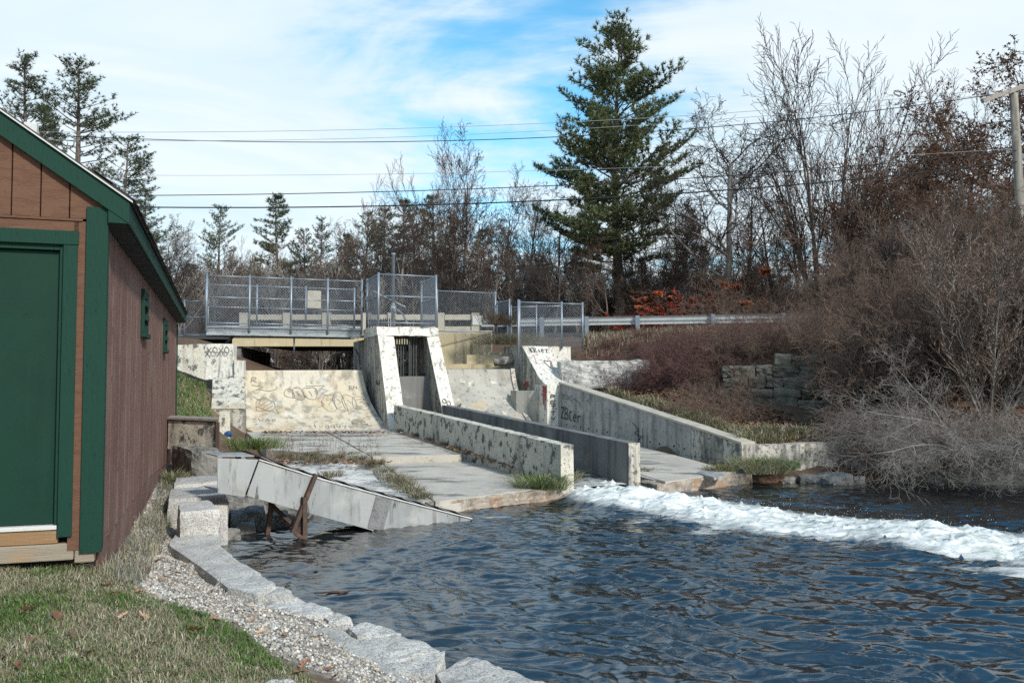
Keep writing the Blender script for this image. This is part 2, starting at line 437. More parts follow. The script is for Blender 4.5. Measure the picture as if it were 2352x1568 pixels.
MT['pole'] = mat('weathered_pole_wood', (0.25, 0.23, 0.195), [(8, (1, 1, .1), .42, .60, (0.13, .115, .095), .85), (3, S1, .55, .66, (.34, .32, .28), .7)], .95, .4, 40, bstretch=(1, 1, .1))
MT['cable'] = mat('black_cable', (0.02, 0.02, 0.022), [], .6)
MT['cable_grey'] = mat('bare_grey_cable', (0.30, 0.31, 0.32), [], .5)
MT['hose'] = mat('blue_corrugated_hose', (0.03, 0.08, 0.2), [], .5)
MT['asphalt'] = mat('road_asphalt', (0.055, 0.055, 0.055), [(40, S1, .5, .65, (0.08, .08, .08), .7)], .95, .3, 80)
MT['log'] = mat('driftwood_log', (0.34, 0.31, 0.27), [(7, S1, .5, .65, (0.12, .11, .10), .8)], .9, .4, 30)

# ---------------------------------------------------------------- numpy noise
def pnoise(x, y, seed=0):
    r = np.random.default_rng(seed)
    perm = r.permutation(512); g = r.uniform(0, 2 * np.pi, 512)
    xi, yi = np.floor(x).astype(int), np.floor(y).astype(int)
    xf, yf = x - xi, y - yi
    def gr(ix, iy, dx, dy):
        a = g[perm[(perm[ix % 512] + iy) % 512]]
        return np.cos(a) * dx + np.sin(a) * dy
    u = xf * xf * xf * (xf * (xf * 6 - 15) + 10); v = yf * yf * yf * (yf * (yf * 6 - 15) + 10)
    a = gr(xi, yi, xf, yf) * (1 - u) + gr(xi + 1, yi, xf - 1, yf) * u
    b = gr(xi, yi + 1, xf, yf - 1) * (1 - u) + gr(xi + 1, yi + 1, xf - 1, yf - 1) * u
    return (a * (1 - v) + b * v) * 1.5

def fbm(x, y, seed=0, oct=4):
    s, a = 0, 1.0
    for i in range(oct):
        s = s + a * pnoise(x * 2 ** i, y * 2 ** i, seed + i); a *= .5
    return s

def inpoly(px, py, poly):
    ins = np.zeros(px.shape, bool); n = len(poly)
    for i in range(n):
        x0, y0 = poly[i][:2]; x1, y1 = poly[(i + 1) % n][:2]
        if y0 == y1: continue
        c = ((y0 > py) != (y1 > py)) & (px < (x1 - x0) * (py - y0) / (y1 - y0) + x0)
        ins ^= c
    return ins

# ---------------------------------------------------------------- the ground: one sheet through measured spot heights
SHED0 = Vector((-3.08, 6.55, 0))                   # right front corner of the shed
SW = Vector((-0.319, 0.948, 0)).normalized()       # along its side wall
SF = Vector((0.948, 0.319, 0)).normalized()        # along its front, towards the river
ctrl = []
# (measured picture points with their heights, then plain coordinates)
def cz(px, py, z): p = gz(px, py, z); ctrl.append((p.x, p.y, z))
for a in [(0, 1568, .62), (300, 1568, .56), (600, 1568, .45), (830, 1568, .30), (0, 1440, .66), (300, 1430, .58), (200, 1310, .68), (0, 1320, .70),
          (330, 1350, .52), (600, 1450, .38), (420, 1330, .36), (480, 1370, .33), (370, 1250, .36), (350, 1200, .42), (385, 1130, .50), (700, 1440, .24), (600, 1394, .26), (655, 1406, .245), (705, 1420, .23), (740, 1428, .215), (800, 1452, .16), (826, 1482, .15), (852, 1512, .145), (890, 1532, .13), (1000, 1562, .10), (1040, 1600, .09), (386, 1258, .31), (455, 1304, .30), (524, 1356, .30), (592, 1370, .29)]:
    cz(*a)
for u, z in ((0, .66), (3, .60), (6, .52), (9, .50), (12, .62)):
    for off in (0, -2.5, -6):
        p = SHED0 + SW * u + SF * off
        ctrl.append((p.x, p.y, z + (-.04 * off)))
for px, py, d in [(405, 955, 19), (470, 955, 19), (410, 860, 23.5), (470, 880, 23), (440, 905, 21), (300, 860, 24)]:
    p = gd(px, py, d); ctrl.append((p.x, p.y, p.z))
ctrl += [(-15, 10, 1.2), (-25, 20, 2.2), (-20, 28, 3.0), (-12.5, 28, 3.1), (-14, 33, 3.75), (-40, 33, 3.75), (-22, 33, 3.75), (-11.2, 31.5, 3.6),
         (-6, 29, 1.7), (-6.5, 33, 1.7), (-7, 40, 1.8), (-7.5, 50, 1.9), (-8, 70, 2.2), (-4.0, 29, 1.7), (-9, 29, 1.7), (-2.0, 30.2, 2.0),
         (0, 33, 3.7), (-2.2, 33, 3.6), (1, 30.5, 3.1), (2.5, 29, 2.9), (5, 33, 3.7), (10, 32.5, 3.7), (16, 31, 3.75), (25, 28.5, 3.9), (45, 24, 4.2),
         (-40, 42, 3.8), (-20, 42, 3.7), (0, 40, 3.8), (6, 40.5, 3.8), (14, 39, 4.0), (24, 37, 4.4), (45, 33, 5),
         (0, 52, 3.6), (10, 55, 4.4), (20, 52, 5.2), (35, 46, 6.4), (60, 40, 8), (24, 66, 6.5), (45, 70, 9), (-20, 60, 2.8), (-40, 60, 3.4), (-12, 90, 3.2), (12, 90, 5), (40, 110, 9),
         (-60, 110, 5), (0, 160, 5), (150, 150, 9), (-150, 150, 6), (-150, 0, 3), (150, 20, 6), (0, 400, 6), (300, 300, 8), (-300, 300, 6), (-60, 20, 2.6), (90, 60, 9),
         (0, -120, 2), (-120, -120, 3), (120, -120, 2)]
# right bank
for px, py, d in [(1320, 890, 25.2), (1400, 905, 24.2), (1470, 938, 22.4), (1560, 965, 20.8), (1705, 1008, 18.7), (1850, 1008, 19.0), (2000, 1015, 18.8), (2200, 1020, 18.2), (2352, 1030, 17.9), (2500, 1035, 17.6),
                  (1500, 890, 24.6), (1600, 930, 22.7), (1850, 968, 21.6), (1700, 960, 21.8), (1980, 975, 21.3), (2150, 965, 20.6), (2352, 930, 20.4),
                  (1850, 812, 23.2), (1730, 815, 23.6), (1980, 825, 22.9), (2150, 830, 23), (2352, 800, 23), (1600, 830, 25.4), (1500, 800, 27), (1400, 780, 28.6), (1500, 765, 31.2), (1700, 760, 29.5), (1330, 800, 28.4)]:
    p = gd(px, py, d); ctrl.append((p.x, p.y, p.z))
# the river bed and the ground below the aprons
ctrl += [(-3.1, 10.6, -.3), (-2.6, 9.2, -.5), (-1.8, 8.0, -.5), (-1.0, 7.2, -.5), (0.1, 6.4, -.5), (1.0, 5.2, -.5), (2.2, 3.5, -.6), (-1, 10, -.8), (0, 8, -.8), (3, 10, -1), (8, 12, -1), (14, 12, -1), (5, 14.5, -.8), (8.5, 15.6, -.6), (12, 16, -.6), (17, 15.5, -.6), (24, 14, -.6),
         (4, 0, -.8), (5, -8, -.8), (14, 0, -1), (-1, 12.5, -.5), (20, 8, -1), (34, 10, -.8), (0.6, 2, .1), (0, 0, .45), (-4, 0, .66), (-10, 0, .9), (0.6, -4, .4), (-4, -8, .8), (2, -14, .2),
         (60, 8, -.6), (60, -40, -.6), (30, -40, -.8), (10, -40, -.8),
         (-2, 17, -.1), (0, 17, -.1), (3.5, 18, -.2), (2.2, 21, .1), (-5, 19, 0.2), (-5, 24, .4), (-1, 24, .2), (2, 25.5, .3), (-1.0, 14.2, -.5), (1.4, 15.9, -.5), (4.4, 16.8, -.3), (-3.2, 14, .1), (-4.6, 15.5, .45),
         (1.6, 24.2, .3), (2.4, 22.2, .15), (3.2, 20.4, .0), (3.9, 18.9, -.1), (4.5, 17.6, -.3), (5.6, 17.4, -.4), (6.6, 17.9, -.35), (8, 17.6, -.4), (10, 16.9, -.4), (12.5, 16.4, -.4), (2.9, 18.2, -.2), (3.6, 17, -.3),
         (1.3, 24.8, .2), (1.0, 25.3, .3), (2.0, 23.2, .0), (2.9, 21.2, -.25), (3.5, 19.7, -.3), (.6, 26.2, .4), (2.45, 22.2, -.15), (1.65, 24.0, .1), (4.0, 18.7, -.3),
         (8, 18.2, -.35), (9, 17.8, -.35), (10, 17.2, -.35), (7.2, 18.4, -.3), (6, 18.15, -.3), (11.5, 16.6, -.35), (13.5, 15.9, -.35), (8.5, 18.0, -.35), (9.5, 17.5, -.35), (10.8, 16.9, -.35),
         (-3.35, 11.3, -.4), (-3.5, 11.9, -.35), (-3.6, 12.5, -.3), (-3.3, 13.0, -.3),
         (-3.2, 11.5, -.3), (-3.0, 12.3, -.3), (-2.2, 12.5, -.4), (-2.6, 11.6, -.4), (-2.5, 13.3, -.2), (-1.8, 13.5, -.4), (-3.45, 10.9, -.1)]
for a in [(500, 1000, .7), (545, 1000, .68), (575, 1000, .66), (520, 1030, .5), (600, 1035, .4), (560, 1045, .4), (640, 1050, .3), (515, 985, .75)]: cz(*a)
ctrl = np.array(ctrl)
_cp = ctrl[:, :2]
_K = np.linalg.norm(_cp[:, None] - _cp[None], axis=2)
_n = len(ctrl)
_A = np.zeros((_n + 1, _n + 1)); _A[:_n, :_n] = _K + np.eye(_n) * .02 * -1; _A[:_n, _n] = 1; _A[_n, :_n] = 1
_w = np.linalg.solve(_A, np.append(ctrl[:, 2], 0))
def ground_z(x, y):
    x, y = np.atleast_1d(np.asarray(x, float)), np.atleast_1d(np.asarray(y, float))
    out = np.full(x.shape, _w[-1])
    for i in range(_n):
        out = out + _w[i] * np.hypot(x - _cp[i, 0], y - _cp[i, 1])
    return out
def gnd(x, y): return float(ground_z(x, y)[0])

def axis_pts(segs):
    out = []
    for a, b, st in segs: out += list(np.arange(a, b, st))
    return np.array(out + [segs[-1][1]])
gx = axis_pts([(-420, -60, 24), (-60, -14, 2), (-14, -5, .5), (-5, 2.5, .1), (2.5, 14, .4), (14, 40, 1.2), (40, 100, 6), (100, 420, 32)])
gy = axis_pts([(-150, -10, 14), (-10, 3.4, .7), (3.4, 13, .1), (13, 36, .4), (36, 60, 1.5), (60, 160, 8), (160, 900, 60)])
GX, GY = np.meshgrid(gx, gy)
GZ = ground_z(GX.ravel(), GY.ravel()).reshape(GX.shape)
near = (np.hypot(GX, GY) < 60)
GZ = GZ + near * (.03 * fbm(GX * 1.3, GY * 1.3, 3) + .012 * fbm(GX * 6, GY * 6, 9, 2))
def grid_faces(nx, ny):
    i = np.arange(nx * ny).reshape(ny, nx)
    return np.stack([i[:-1, :-1], i[:-1, 1:], i[1:, 1:], i[1:, :-1]], -1).reshape(-1, 4)

pz = lambda L, z: [(gz(a, b, z).x, gz(a, b, z).y) for a, b in L]
LAWN = pz([(215, 1322), (330, 1378), (430, 1398), (560, 1430), (640, 1490), (760, 1540), (850, 1568)], .5) + [(-.2, 4.2), (0.0, 2), (0, -8), (-14, -8), (-14, 4.4), (-5.6, 5.75)]
GRAVEL = [(gz(a, b, c).x, gz(a, b, c).y) for a, b, c in [(330, 1392, .52), (275, 1310, .6), (320, 1180, .48), (372, 1090, .5), (445, 1100, .5), (440, 1180, .4), (420, 1265, .32), (535, 1352, .3), (640, 1372, .27), (740, 1415, .23), (830, 1450, .18), (900, 1500, .17), (1010, 1568, .14), (1010, 1640, .14), (840, 1582, .34), (620, 1494, .45), (545, 1436, .45), (420, 1402, .5)]]
_old = pz([(340, 1390), (285, 1300), (330, 1170), (378, 1090), (440, 1100), (425, 1180), (415, 1260), (530, 1360), (620, 1382), (720, 1430), (800, 1480), (930, 1568), (860, 1590), (640, 1490), (560, 1430), (430, 1398)], .42)
BANK = [(gd(a, b, d).x, gd(a, b, d).y) for a, b, d in [(330, 960, 18.5), (500, 960, 18.6), (495, 900, 22.0), (470, 870, 23.3), (400, 850, 23.8), (250, 850, 24)]]
GRASSR = [(gd(a, b, d).x, gd(a, b, d).y) for a, b, d in [(1310, 886, 25.3), (1400, 900, 24.6), (1560, 945, 22.0), (1720, 1000, 19.6), (1900, 1010, 19.3), (1690, 1016, 18.6), (1590, 982, 19.9), (1450, 935, 22.3)]]
def smooth_mask(poly, X, Y, soft=.07):
    m = 0
    for dx, dy in ((0, 0), (soft, 0), (-soft, 0), (0, soft), (0, -soft)):
        m = m + inpoly(X + dx, Y + dy, poly)
    return m / 5.0
jx, jy = .06 * fbm(GX * 3, GY * 3, 21), .06 * fbm(GX * 3, GY * 3, 31)
m_lawn = np.maximum.reduce([smooth_mask(LAWN, GX + jx, GY + jy), smooth_mask(BANK, GX + jx, GY + jy, .3), smooth_mask(GRASSR, GX + jx, GY + jy, .2) * .8])
m_grav = smooth_mask(GRAVEL, GX + jx, GY + jy)
gme = fast_mesh('ground', np.stack([GX, GY, GZ], -1).reshape(-1, 3), grid_faces(len(gx), len(gy)))
for nm, arr in (('lawn', m_lawn), ('gravel', m_grav)):
    a = gme.attributes.new(nm, 'FLOAT', 'POINT'); a.data.foreach_set('value', arr.ravel().astype(np.float32))
def ground_material():
    m = mat('bank_ground', (0.085, 0.06, 0.042), [(1.5, S1, .42, .6, (0.14, 0.085, 0.052), .8), (14, S1, .5, .64, (0.05, .036, .028), .7), (30, S1, .58, .68, (.22, .15, .095), .7)], .95, .6, 25)
    nt = m.node_tree
    bs = nt.nodes['Principled BSDF']
    cur = bs.inputs['Base Color'].links[0].from_socket
    def layer(attr, stops, sc, cur):
        an = nt.nodes.new('ShaderNodeAttribute'); an.attribute_name = attr
        nz = nt.nodes.new('ShaderNodeTexNoise'); nz.inputs['Scale'].default_value = sc; nz.inputs['Detail'].default_value = 8; nz.inputs['Roughness'].default_value = .7
        geo = nt.nodes.new('ShaderNodeNewGeometry'); nt.links.new(geo.outputs['Position'], nz.inputs[0])
        rp = nt.nodes.new('ShaderNodeValToRGB')
        rp.color_ramp.elements[0].position = .35; rp.color_ramp.elements[0].color = rgb(*stops[0])
        rp.color_ramp.elements[1].position = .65; rp.color_ramp.elements[1].color = rgb(*stops[2])
        e = rp.color_ramp.elements.new(.5); e.color = rgb(*stops[1])
        nt.links.new(nz.outputs[0], rp.inputs[0])
        mx = nt.nodes.new('ShaderNodeMix'); mx.data_type = 'RGBA'
        nt.links.new(an.outputs['Fac'], mx.inputs['Factor']); nt.links.new(cur, mx.inputs['A']); nt.links.new(rp.outputs[0], mx.inputs['B'])
        return mx.outputs['Result']
    cur = layer('lawn', ((0.13, 0.125, 0.055), (0.22, 0.19, 0.11), (0.30, 0.26, 0.16)), 9, cur)
    cur = layer('gravel', ((0.13, 0.115, 0.095), (0.27, 0.25, 0.215), (0.42, 0.40, 0.36)), 14, cur)
    nt.links.new(cur, bs.inputs['Base Color'])
    return m
tag(link('ground', gme, ground_material(), None, True), kind='structure')

def scatter(n, poly, seed):
    r = np.random.default_rng(seed)
    P = np.array(poly); lo, hi = P.min(0), P.max(0)
    out = []
    tot = 0
    while tot < n:
        q = r.uniform(lo, hi, (n * 2, 2))
        q = q[inpoly(q[:, 0], q[:, 1], poly)]
        out.append(q); tot += len(q)
        if len(out) > 30: break
    return np.concatenate(out)[:n]

def col_attr(me, cols, per):
    a = me.color_attributes.new('col', 'FLOAT_COLOR', 'POINT')
    c = np.repeat(np.concatenate([cols, np.ones((len(cols), 1))], 1), per, 0).astype(np.float32)
    a.data.foreach_set('color', c.ravel())

def sheet_z(x, y):
    return ground_z(x, y) + .03 * fbm(x * 1.3, y * 1.3, 3) + .012 * fbm(x * 6, y * 6, 9, 2)

def blades(name, xy, z, hmin, hmax, w, cols, lean, seed, kind='stuff', parent=None, outward=None, mate=None, droop=.75):
    r = np.random.default_rng(seed); n = len(xy)
    az = r.uniform(0, 2 * np.pi, n); h = r.uniform(hmin, hmax, n); ln = h * r.uniform(.1, lean, n)
    d = np.stack([np.cos(az), np.sin(az)], 1) if outward is None else outward
    b = np.column_stack([xy, z])
    side = np.stack([-np.sin(az), np.cos(az), np.zeros(n)], 1) * (w * r.uniform(.6, 1.3, n))[:, None]
    mid = b + np.column_stack([d * (ln * .35)[:, None], h * .62])
    tip = b + np.column_stack([d * ln[:, None], h * r.uniform(droop, 1.0, n)])
    V = np.stack([b - side, b + side, mid + side * .7, mid - side * .7, tip, tip], 1)[:, :5].reshape(-1, 3)
    i = np.arange(n)[:, None] * 5
    F = np.concatenate([i + [0, 1, 2], i + [0, 2, 3], i + [3, 2, 4]])
    if parent is None:
        org = np.array([xy[:, 0].mean(), xy[:, 1].mean(), z.min()])
    else:
        org = np.array(root_loc(parent))
    me = fast_mesh(name, V - org, F)
    col_attr(me, cols, 5)
    o = link(name, me, mate or MT['blade'], parent, False, kind)
    if parent is None: o.location = org
    return o

def pick(n, pal, wts, r, jitter=.18):
    pal = np.array(pal)
    c = pal[r.choice(len(pal), n, p=np.array(wts) / sum(wts))]
    return np.clip(c * (1 + r.normal(0, jitter, (n, 1))), .004, .9)

GREEN, DKGREEN, STRAW, TAN, PALE = (0.11, 0.19, 0.045), (0.065, 0.12, 0.03), (0.32, 0.285, 0.185), (0.235, 0.205, 0.135), (0.44, 0.41, 0.31)
r_ = np.random.default_rng(5)
view_lawn = [p for p in pz([(-60, 1300), (215, 1322), (330, 1378), (430, 1398), (560, 1430), (640, 1490), (760, 1540), (850, 1568)], .5)] + [(-.2, 3.6), (-4.2, 3.6)]
q = scatter(95000, view_lawn, 4)
gn = fbm(q[:, 0] * 1.1, q[:, 1] * 1.1, 12)
cc = pick(len(q), [GREEN, DKGREEN, STRAW, TAN, PALE], [1, 1, 4, 3.5, 2], r_)
gg = pick(len(q), [GREEN, DKGREEN, TAN], [3, 2, 1], r_)
edge = inpoly(q[:, 0], q[:, 1] , pz([(400, 1390), (560, 1425), (640, 1485), (850, 1568), (600, 1568), (380, 1440)], .5))
sel = (gn + .35 * edge + r_.normal(0, .25, len(q))) > .28
cc[sel] = gg[sel]
tag(blades('lawn_grass', q, sheet_z(q[:, 0], q[:, 1]) - .006, .02, .058, .003, cc, 1.5, 8), 'short green and straw coloured lawn grass beside the shed', 'grass')
q = scatter(16000, BANK, 14)
cc = pick(len(q), [GREEN, (0.10, 0.19, 0.035), STRAW, TAN], [3, 2, 1.6, 1.2], r_)
tag(blades('bank_grass', q, sheet_z(q[:, 0], q[:, 1]) - .01, .05, .14, .008, cc, 1.4, 9), 'green grass on the small bank behind the shed', 'grass')
q = scatter(15000, GRASSR, 15)
cc = pick(len(q), [(0.20, .19, .07), STRAW, PALE, TAN, GREEN], [1.6, 3, 2, 3, .6], r_)
tag(blades('dry_bank_grass', q, sheet_z(q[:, 0], q[:, 1]) - .01, .1, .32, .009, cc, 1.5, 10), 'yellowing grass behind the sloping wing wall', 'grass')
# dry weeds along the foot of the shed
strip = [tuple((SHED0 + SW * u + SF * o)[:2]) for u, o in ((-.1, .02), (9, .02), (9, .25), (3, .3), (-.2, .3))]
q = scatter(5200, strip, 16)
cc = pick(len(q), [STRAW, PALE, TAN, (.2, .2, .19), DKGREEN], [2, 2, 2, 3, .8], r_)
tag(blades('dry_weeds', q, sheet_z(q[:, 0], q[:, 1]) - .01, .03, .17, .003, cc, 1.6, 11), 'dry grey weeds along the foot of the brown shed wall', 'weeds')

# gravel
q = scatter(15000, GRAVEL, 17)
n = len(q); r_ = np.random.default_rng(18)
octv = np.array([[1, 0, 0], [-1, 0, 0], [0, 1, 0], [0, -1, 0], [0, 0, 1], [0, 0, -1]], float)
octf = np.array([[0, 2, 4], [2, 1, 4], [1, 3, 4], [3, 0, 4], [2, 0, 5], [1, 2, 5], [3, 1, 5], [0, 3, 5]])
sz = r_.uniform(.006, .021, (n, 1, 1)) * r_.uniform(.6, 1.25, (n, 6, 1))
an = r_.uniform(0, 6.3, n); ca, sa = np.cos(an)[:, None], np.sin(an)[:, None]
ov = octv[None] * sz
ov = np.stack([ov[..., 0] * ca - ov[..., 1] * sa, ov[..., 0] * sa + ov[..., 1] * ca, ov[..., 2] * .75], -1)
base = np.column_stack([q, sheet_z(q[:, 0], q[:, 1]) + .005])
V = (base[:, None] + ov).reshape(-1, 3)
org = np.array([base[:, 0].mean(), base[:, 1].mean(), base[:, 2].min()])
me = fast_mesh('gravel', V - org, (octf[None] + np.arange(n)[:, None, None] * 6).reshape(-1, 3))
col_attr(me, pick(n, [(.50, .48, .44), (.38, .36, .32), (.22, .21, .19), (.40, .33, .25)], [2.4, 3, 3, 1.6], r_), 6)
o = link('gravel', me, MT['pebble'], None, False, 'stuff'); o.location = org
tag(o, 'pale crushed gravel strip between the lawn and the river stones', 'gravel')

# ---------------------------------------------------------------- the river
def band(px, py):          # distance across and along the white water, world units
    pts = np.array([(1.2, 16.7), (1.68, 15.2), (2.5, 14.3), (3.7, 13.15), (5.0, 12.05), (6.5, 10.85), (9.2, 8.6), (13, 5.4)])
    wid = np.array([.35, .62, .85, .95, .95, .95, 1.15, 1.4])
    best = np.full(px.shape, 9e9); al = np.zeros(px.shape); wd = np.ones(px.shape); sg = np.zeros(px.shape); L = 0
    for i in range(len(pts) - 1):
        a, b = pts[i], pts[i + 1]; ab = b - a; ll = np.hypot(*ab)
        t = np.clip(((px - a[0]) * ab[0] + (py - a[1]) * ab[1]) / ll ** 2, 0, 1)
        dx, dy = px - a[0] - t * ab[0], py - a[1] - t * ab[1]
        d = np.hypot(dx, dy); m = d < best
        best = np.where(m, d, best); al = np.where(m, L + t * ll, al); wd = np.where(m, wid[i] * (1 - t) + wid[i + 1] * t, wd)
        sg = np.where(m, np.sign(dx * ab[1] - dy * ab[0]), sg); L += ll
    return best, al, wd, sg

wx = axis_pts([(-6, -3.9, .3), (-3.9, 7.6, .025), (7.6, 14, .12), (14, 60, 1.0), (60, 110, 10)])
wy = axis_pts([(-60, -4, 4), (-4, 4.6, .35), (4.6, 16.9, .025), (16.9, 20.6, .15)])
WX, WY = np.meshgrid(wx, wy)
WZ = np.zeros(WX.shape)
r_ = np.random.default_rng(33)
wpx = WX + .25 * fbm(WX * .7, WY * .7, 41, 2); wpy = WY + .25 * fbm(WX * .7, WY * .7, 51, 2)
for i in range(38):
    lam = .14 * (.9 / .14) ** (r_.uniform() ** 1.15)
    th = math.radians(-112) + r_.normal(0, .38)
    k = 2 * math.pi / lam
    ph = (wpx * math.cos(th) + wpy * math.sin(th)) * k + r_.uniform(0, 6.28)
    WZ += .0064 * lam ** .8 * r_.uniform(.6, 1.4) * (np.sin(ph) + .25 * np.sin(2 * ph + 1))
WZ += .010 * fbm(WX * 1.9 + WY * .6, WY * 4.4, 61, 3) + .0055 * fbm(WX * 6 + WY * 2, WY * 13, 71, 2)
amp = (.6 + .5 * np.clip((14 - WY) / 7, 0, 1)) * (1 + .45 * fbm(WX * .35, WY * .5, 111, 2))        # gusts: rougher and calmer patches
WZ *= amp
bd, al, wd, sg = band(WX, WY)
wd = wd * 1.6
tb = fbm(WX * 1.1, WY * 1.1, 81, 4)
tb2 = fbm(WX * 4.5, WY * 4.5, 91, 4)
core = np.clip(1.12 - (bd + .16 * tb) / wd, 0, 1)
fade_in = np.clip((al + .3) / .9, 0, 1)
hump = (.085 + .19 * np.exp(-((al - 1.7) / 1.3) ** 2) + .05 * np.sin(al * 2.1 + .8) + .09 * fbm(WX * 1.6, WY * 1.6, 83, 2) + .025 * tb2 + .008 * fbm(WX * 14, WY * 14, 95, 2)) * np.clip(core * 1.3, 0, 1) ** 1.2
WZ += hump * fade_in * (.85 + .15 * np.sin(al * .9))
spl = np.maximum(0, fbm(WX * 9, WY * 9, 97, 2) - .55) * np.clip(core * 2, 0, 1) * .12 * (bd / wd < .8)
WZ += spl * fade_in
foam = np.clip(core * (1.15 + .4 * np.exp(-(al / 3.0) ** 2)), 0, 1) * np.clip((al - .25) / .9, 0, 1)
tail = np.clip(2.3 - bd / wd, 0, 1.3) / 1.3 * np.where(sg > 0, 1, .35) * np.clip((al - 1.0) / 2.6, 0, 1) * .6
foam = np.maximum(foam, tail * np.clip(.65 + .6 * tb, 0, 1))
# a little white water where the flume runs out
tip = gz(1090, 1188, 0)
df = np.hypot((WX - tip.x - .25) / .55, (WY - tip.y - .05) / .3)
foam = np.maximum(foam, np.clip(1 - df, 0, 1) * .8)
wme = fast_mesh('river_water', np.stack([WX, WY, WZ], -1).reshape(-1, 3), grid_faces(len(wx), len(wy)))
a = wme.attributes.new('foam', 'FLOAT', 'POINT'); a.data.foreach_set('value', foam.ravel().astype(np.float32))
def water_material():
    m = bpy.data.materials.new('river_water'); m.use_nodes = True
    nt = m.node_tree; N = nt.nodes; L_ = nt.links
    bs = N['Principled BSDF']
    bs.inputs['Roughness'].default_value = .045
    bs.inputs['IOR'].default_value = 2.3
    geo = N.new('ShaderNodeNewGeometry')
    def nz(sc, st, det, r=.6, rot=.5):
        mp = N.new('ShaderNodeMapping'); mp.inputs['Scale'].default_value = st; mp.inputs['Rotation'].default_value = (0, 0, rot); mp.vector_type = 'POINT'
        L_.new(geo.outputs['Position'], mp.inputs[0])
        n = N.new('ShaderNodeTexNoise'); n.inputs['Scale'].default_value = sc; n.inputs['Detail'].default_value = det; n.inputs['Roughness'].default_value = r
        L_.new(mp.outputs[0], n.inputs[0]); return n.outputs[0]
    at = N.new('ShaderNodeAttribute'); at.attribute_name = 'foam'
    # foam breaks up into lace where it is thin
    s = N.new('ShaderNodeMath'); s.operation = 'SUBTRACT'
    lace = nz(4.0, (.45, 1.5, 1), 9, .72, -2.42)
    L_.new(at.outputs['Fac'], s.inputs[0]); L_.new(lace, s.inputs[1])
    mr = N.new('ShaderNodeMapRange'); mr.inputs[1].default_value = -.06; mr.inputs[2].default_value = .24
    L_.new(s.outputs[0], mr.inputs[0])
    g = N.new('ShaderNodeMath'); g.operation = 'MULTIPLY'; g.use_clamp = True
    st = N.new('ShaderNodeMapRange'); st.inputs[1].default_value = .02; st.inputs[2].default_value = .3
    L_.new(at.outputs['Fac'], st.inputs[0]); L_.new(mr.outputs[0], g.inputs[0]); L_.new(st.outputs[0], g.inputs[1])
    bs.inputs['Base Color'].default_value = (0.009, 0.012, 0.014, 1)
    fb = N.new('ShaderNodeBsdfPrincipled')
    rp = N.new('ShaderNodeValToRGB')
    rp.color_ramp.elements[0].position = .38; rp.color_ramp.elements[0].color = (.30, .35, .32, 1)
    rp.color_ramp.elements[1].position = .54; rp.color_ramp.elements[1].color = (.74, .75, .72, 1)
    L_.new(nz(2.6, (.5, 1.6, 1), 9, .74, -2.42), rp.inputs[0]); L_.new(rp.outputs[0], fb.inputs['Base Color'])
    fb.inputs['Roughness'].default_value = .6
    b2 = N.new('ShaderNodeBump'); b2.inputs['Strength'].default_value = .55; b2.inputs['Distance'].default_value = .04
    L_.new(nz(6, (.5, 1.4, 1), 9, .72, -2.42), b2.inputs['Height']); L_.new(b2.outputs[0], fb.inputs['Normal'])
    b = N.new('ShaderNodeBump'); b.inputs['Strength'].default_value = .16; b.inputs['Distance'].default_value = .02
    L_.new(nz(11, (.5, 1.6, 1), 5, .6, .25), b.inputs['Height']); L_.new(b.outputs[0], bs.inputs['Normal'])
    ms = N.new('ShaderNodeMixShader')
    L_.new(g.outputs[0], ms.inputs[0]); L_.new(bs.outputs[0], ms.inputs[1]); L_.new(fb.outputs[0], ms.inputs[2])
    L_.new(ms.outputs[0], N['Material Output'].inputs['Surface'])
    return m
MT['water'] = water_material()
tag(link('river_water', wme, MT['water'], None, True), kind='structure')
# drops thrown up along the white water
n = 700; r_ = np.random.default_rng(44)
t = r_.uniform(0, 1, n) ** .8
cl_ = np.array([(1.62, 15.0), (2.35, 14.0), (3.5, 12.85), (4.8, 11.75), (6.3, 10.6)])
ii = np.minimum((t * 4).astype(int), 3); ff = (t * 4 - ii)[:, None]
pc = cl_[ii] * (1 - ff) + cl_[ii + 1] * ff + r_.normal(0, .26, (n, 2))
tz = .12 + .26 * r_.uniform(0, 1, n) ** 2.0
ds = r_.uniform(.0018, .0055, (n, 1, 1))
V = (np.column_stack([pc, tz])[:, None] + octv[None] * ds).reshape(-1, 3)
org = np.array([3.5, 13, 0.])
me = fast_mesh('spray', V - org, (octf[None] + np.arange(n)[:, None, None] * 6).reshape(-1, 3))
MT['drop'] = mat('white_spray', (.85, .88, .9), [], .4)
o = link('spray', me, MT['drop'], None, True, 'stuff'); o.location = org
tag(o, 'fine white spray above the foaming outflow', 'spray')

# ---------------------------------------------------------------- the shed
shed = thing('shed', 'brown wooden shed with green trim and green door on the lawn', 'shed', (SHED0.x, SHED0.y, .6))
def sp(u, v, z): return SHED0 + SW * u + SF * v + UP * z      # u along side wall, v along front (+ towards river)
def fz(px, py):                                               # measured point of the front plane -> (v, z)
    r = ray(px, py); n = SW
    t = (SHED0 - Vector((0, 0, EYE))).dot(n) / r.dot(n)
    p = Vector((0, 0, EYE)) + r * t
    return (p - SHED0).dot(SF), p.z
def slab(mb, u0, u1, v0, v1, z0, z1):
    return mb.hexa([sp(u0, v0, z0), sp(u0, v1, z0), sp(u1, v1, z0), sp(u1, v0, z0)], [sp(u0, v0, z1), sp(u0, v1, z1), sp(u1, v1, z1), sp(u1, v0, z1)])
WL = 11.9                                                     # wall length
ROOF_S = 0.686
EAVE_V, EAVE_Z = 0.17, 3.45
def roof_z(v): return EAVE_Z + (EAVE_V - v) * ROOF_S
RIDGE_V = -2.3
WALL_Z0, WALL_Z1 = .86, 3.27
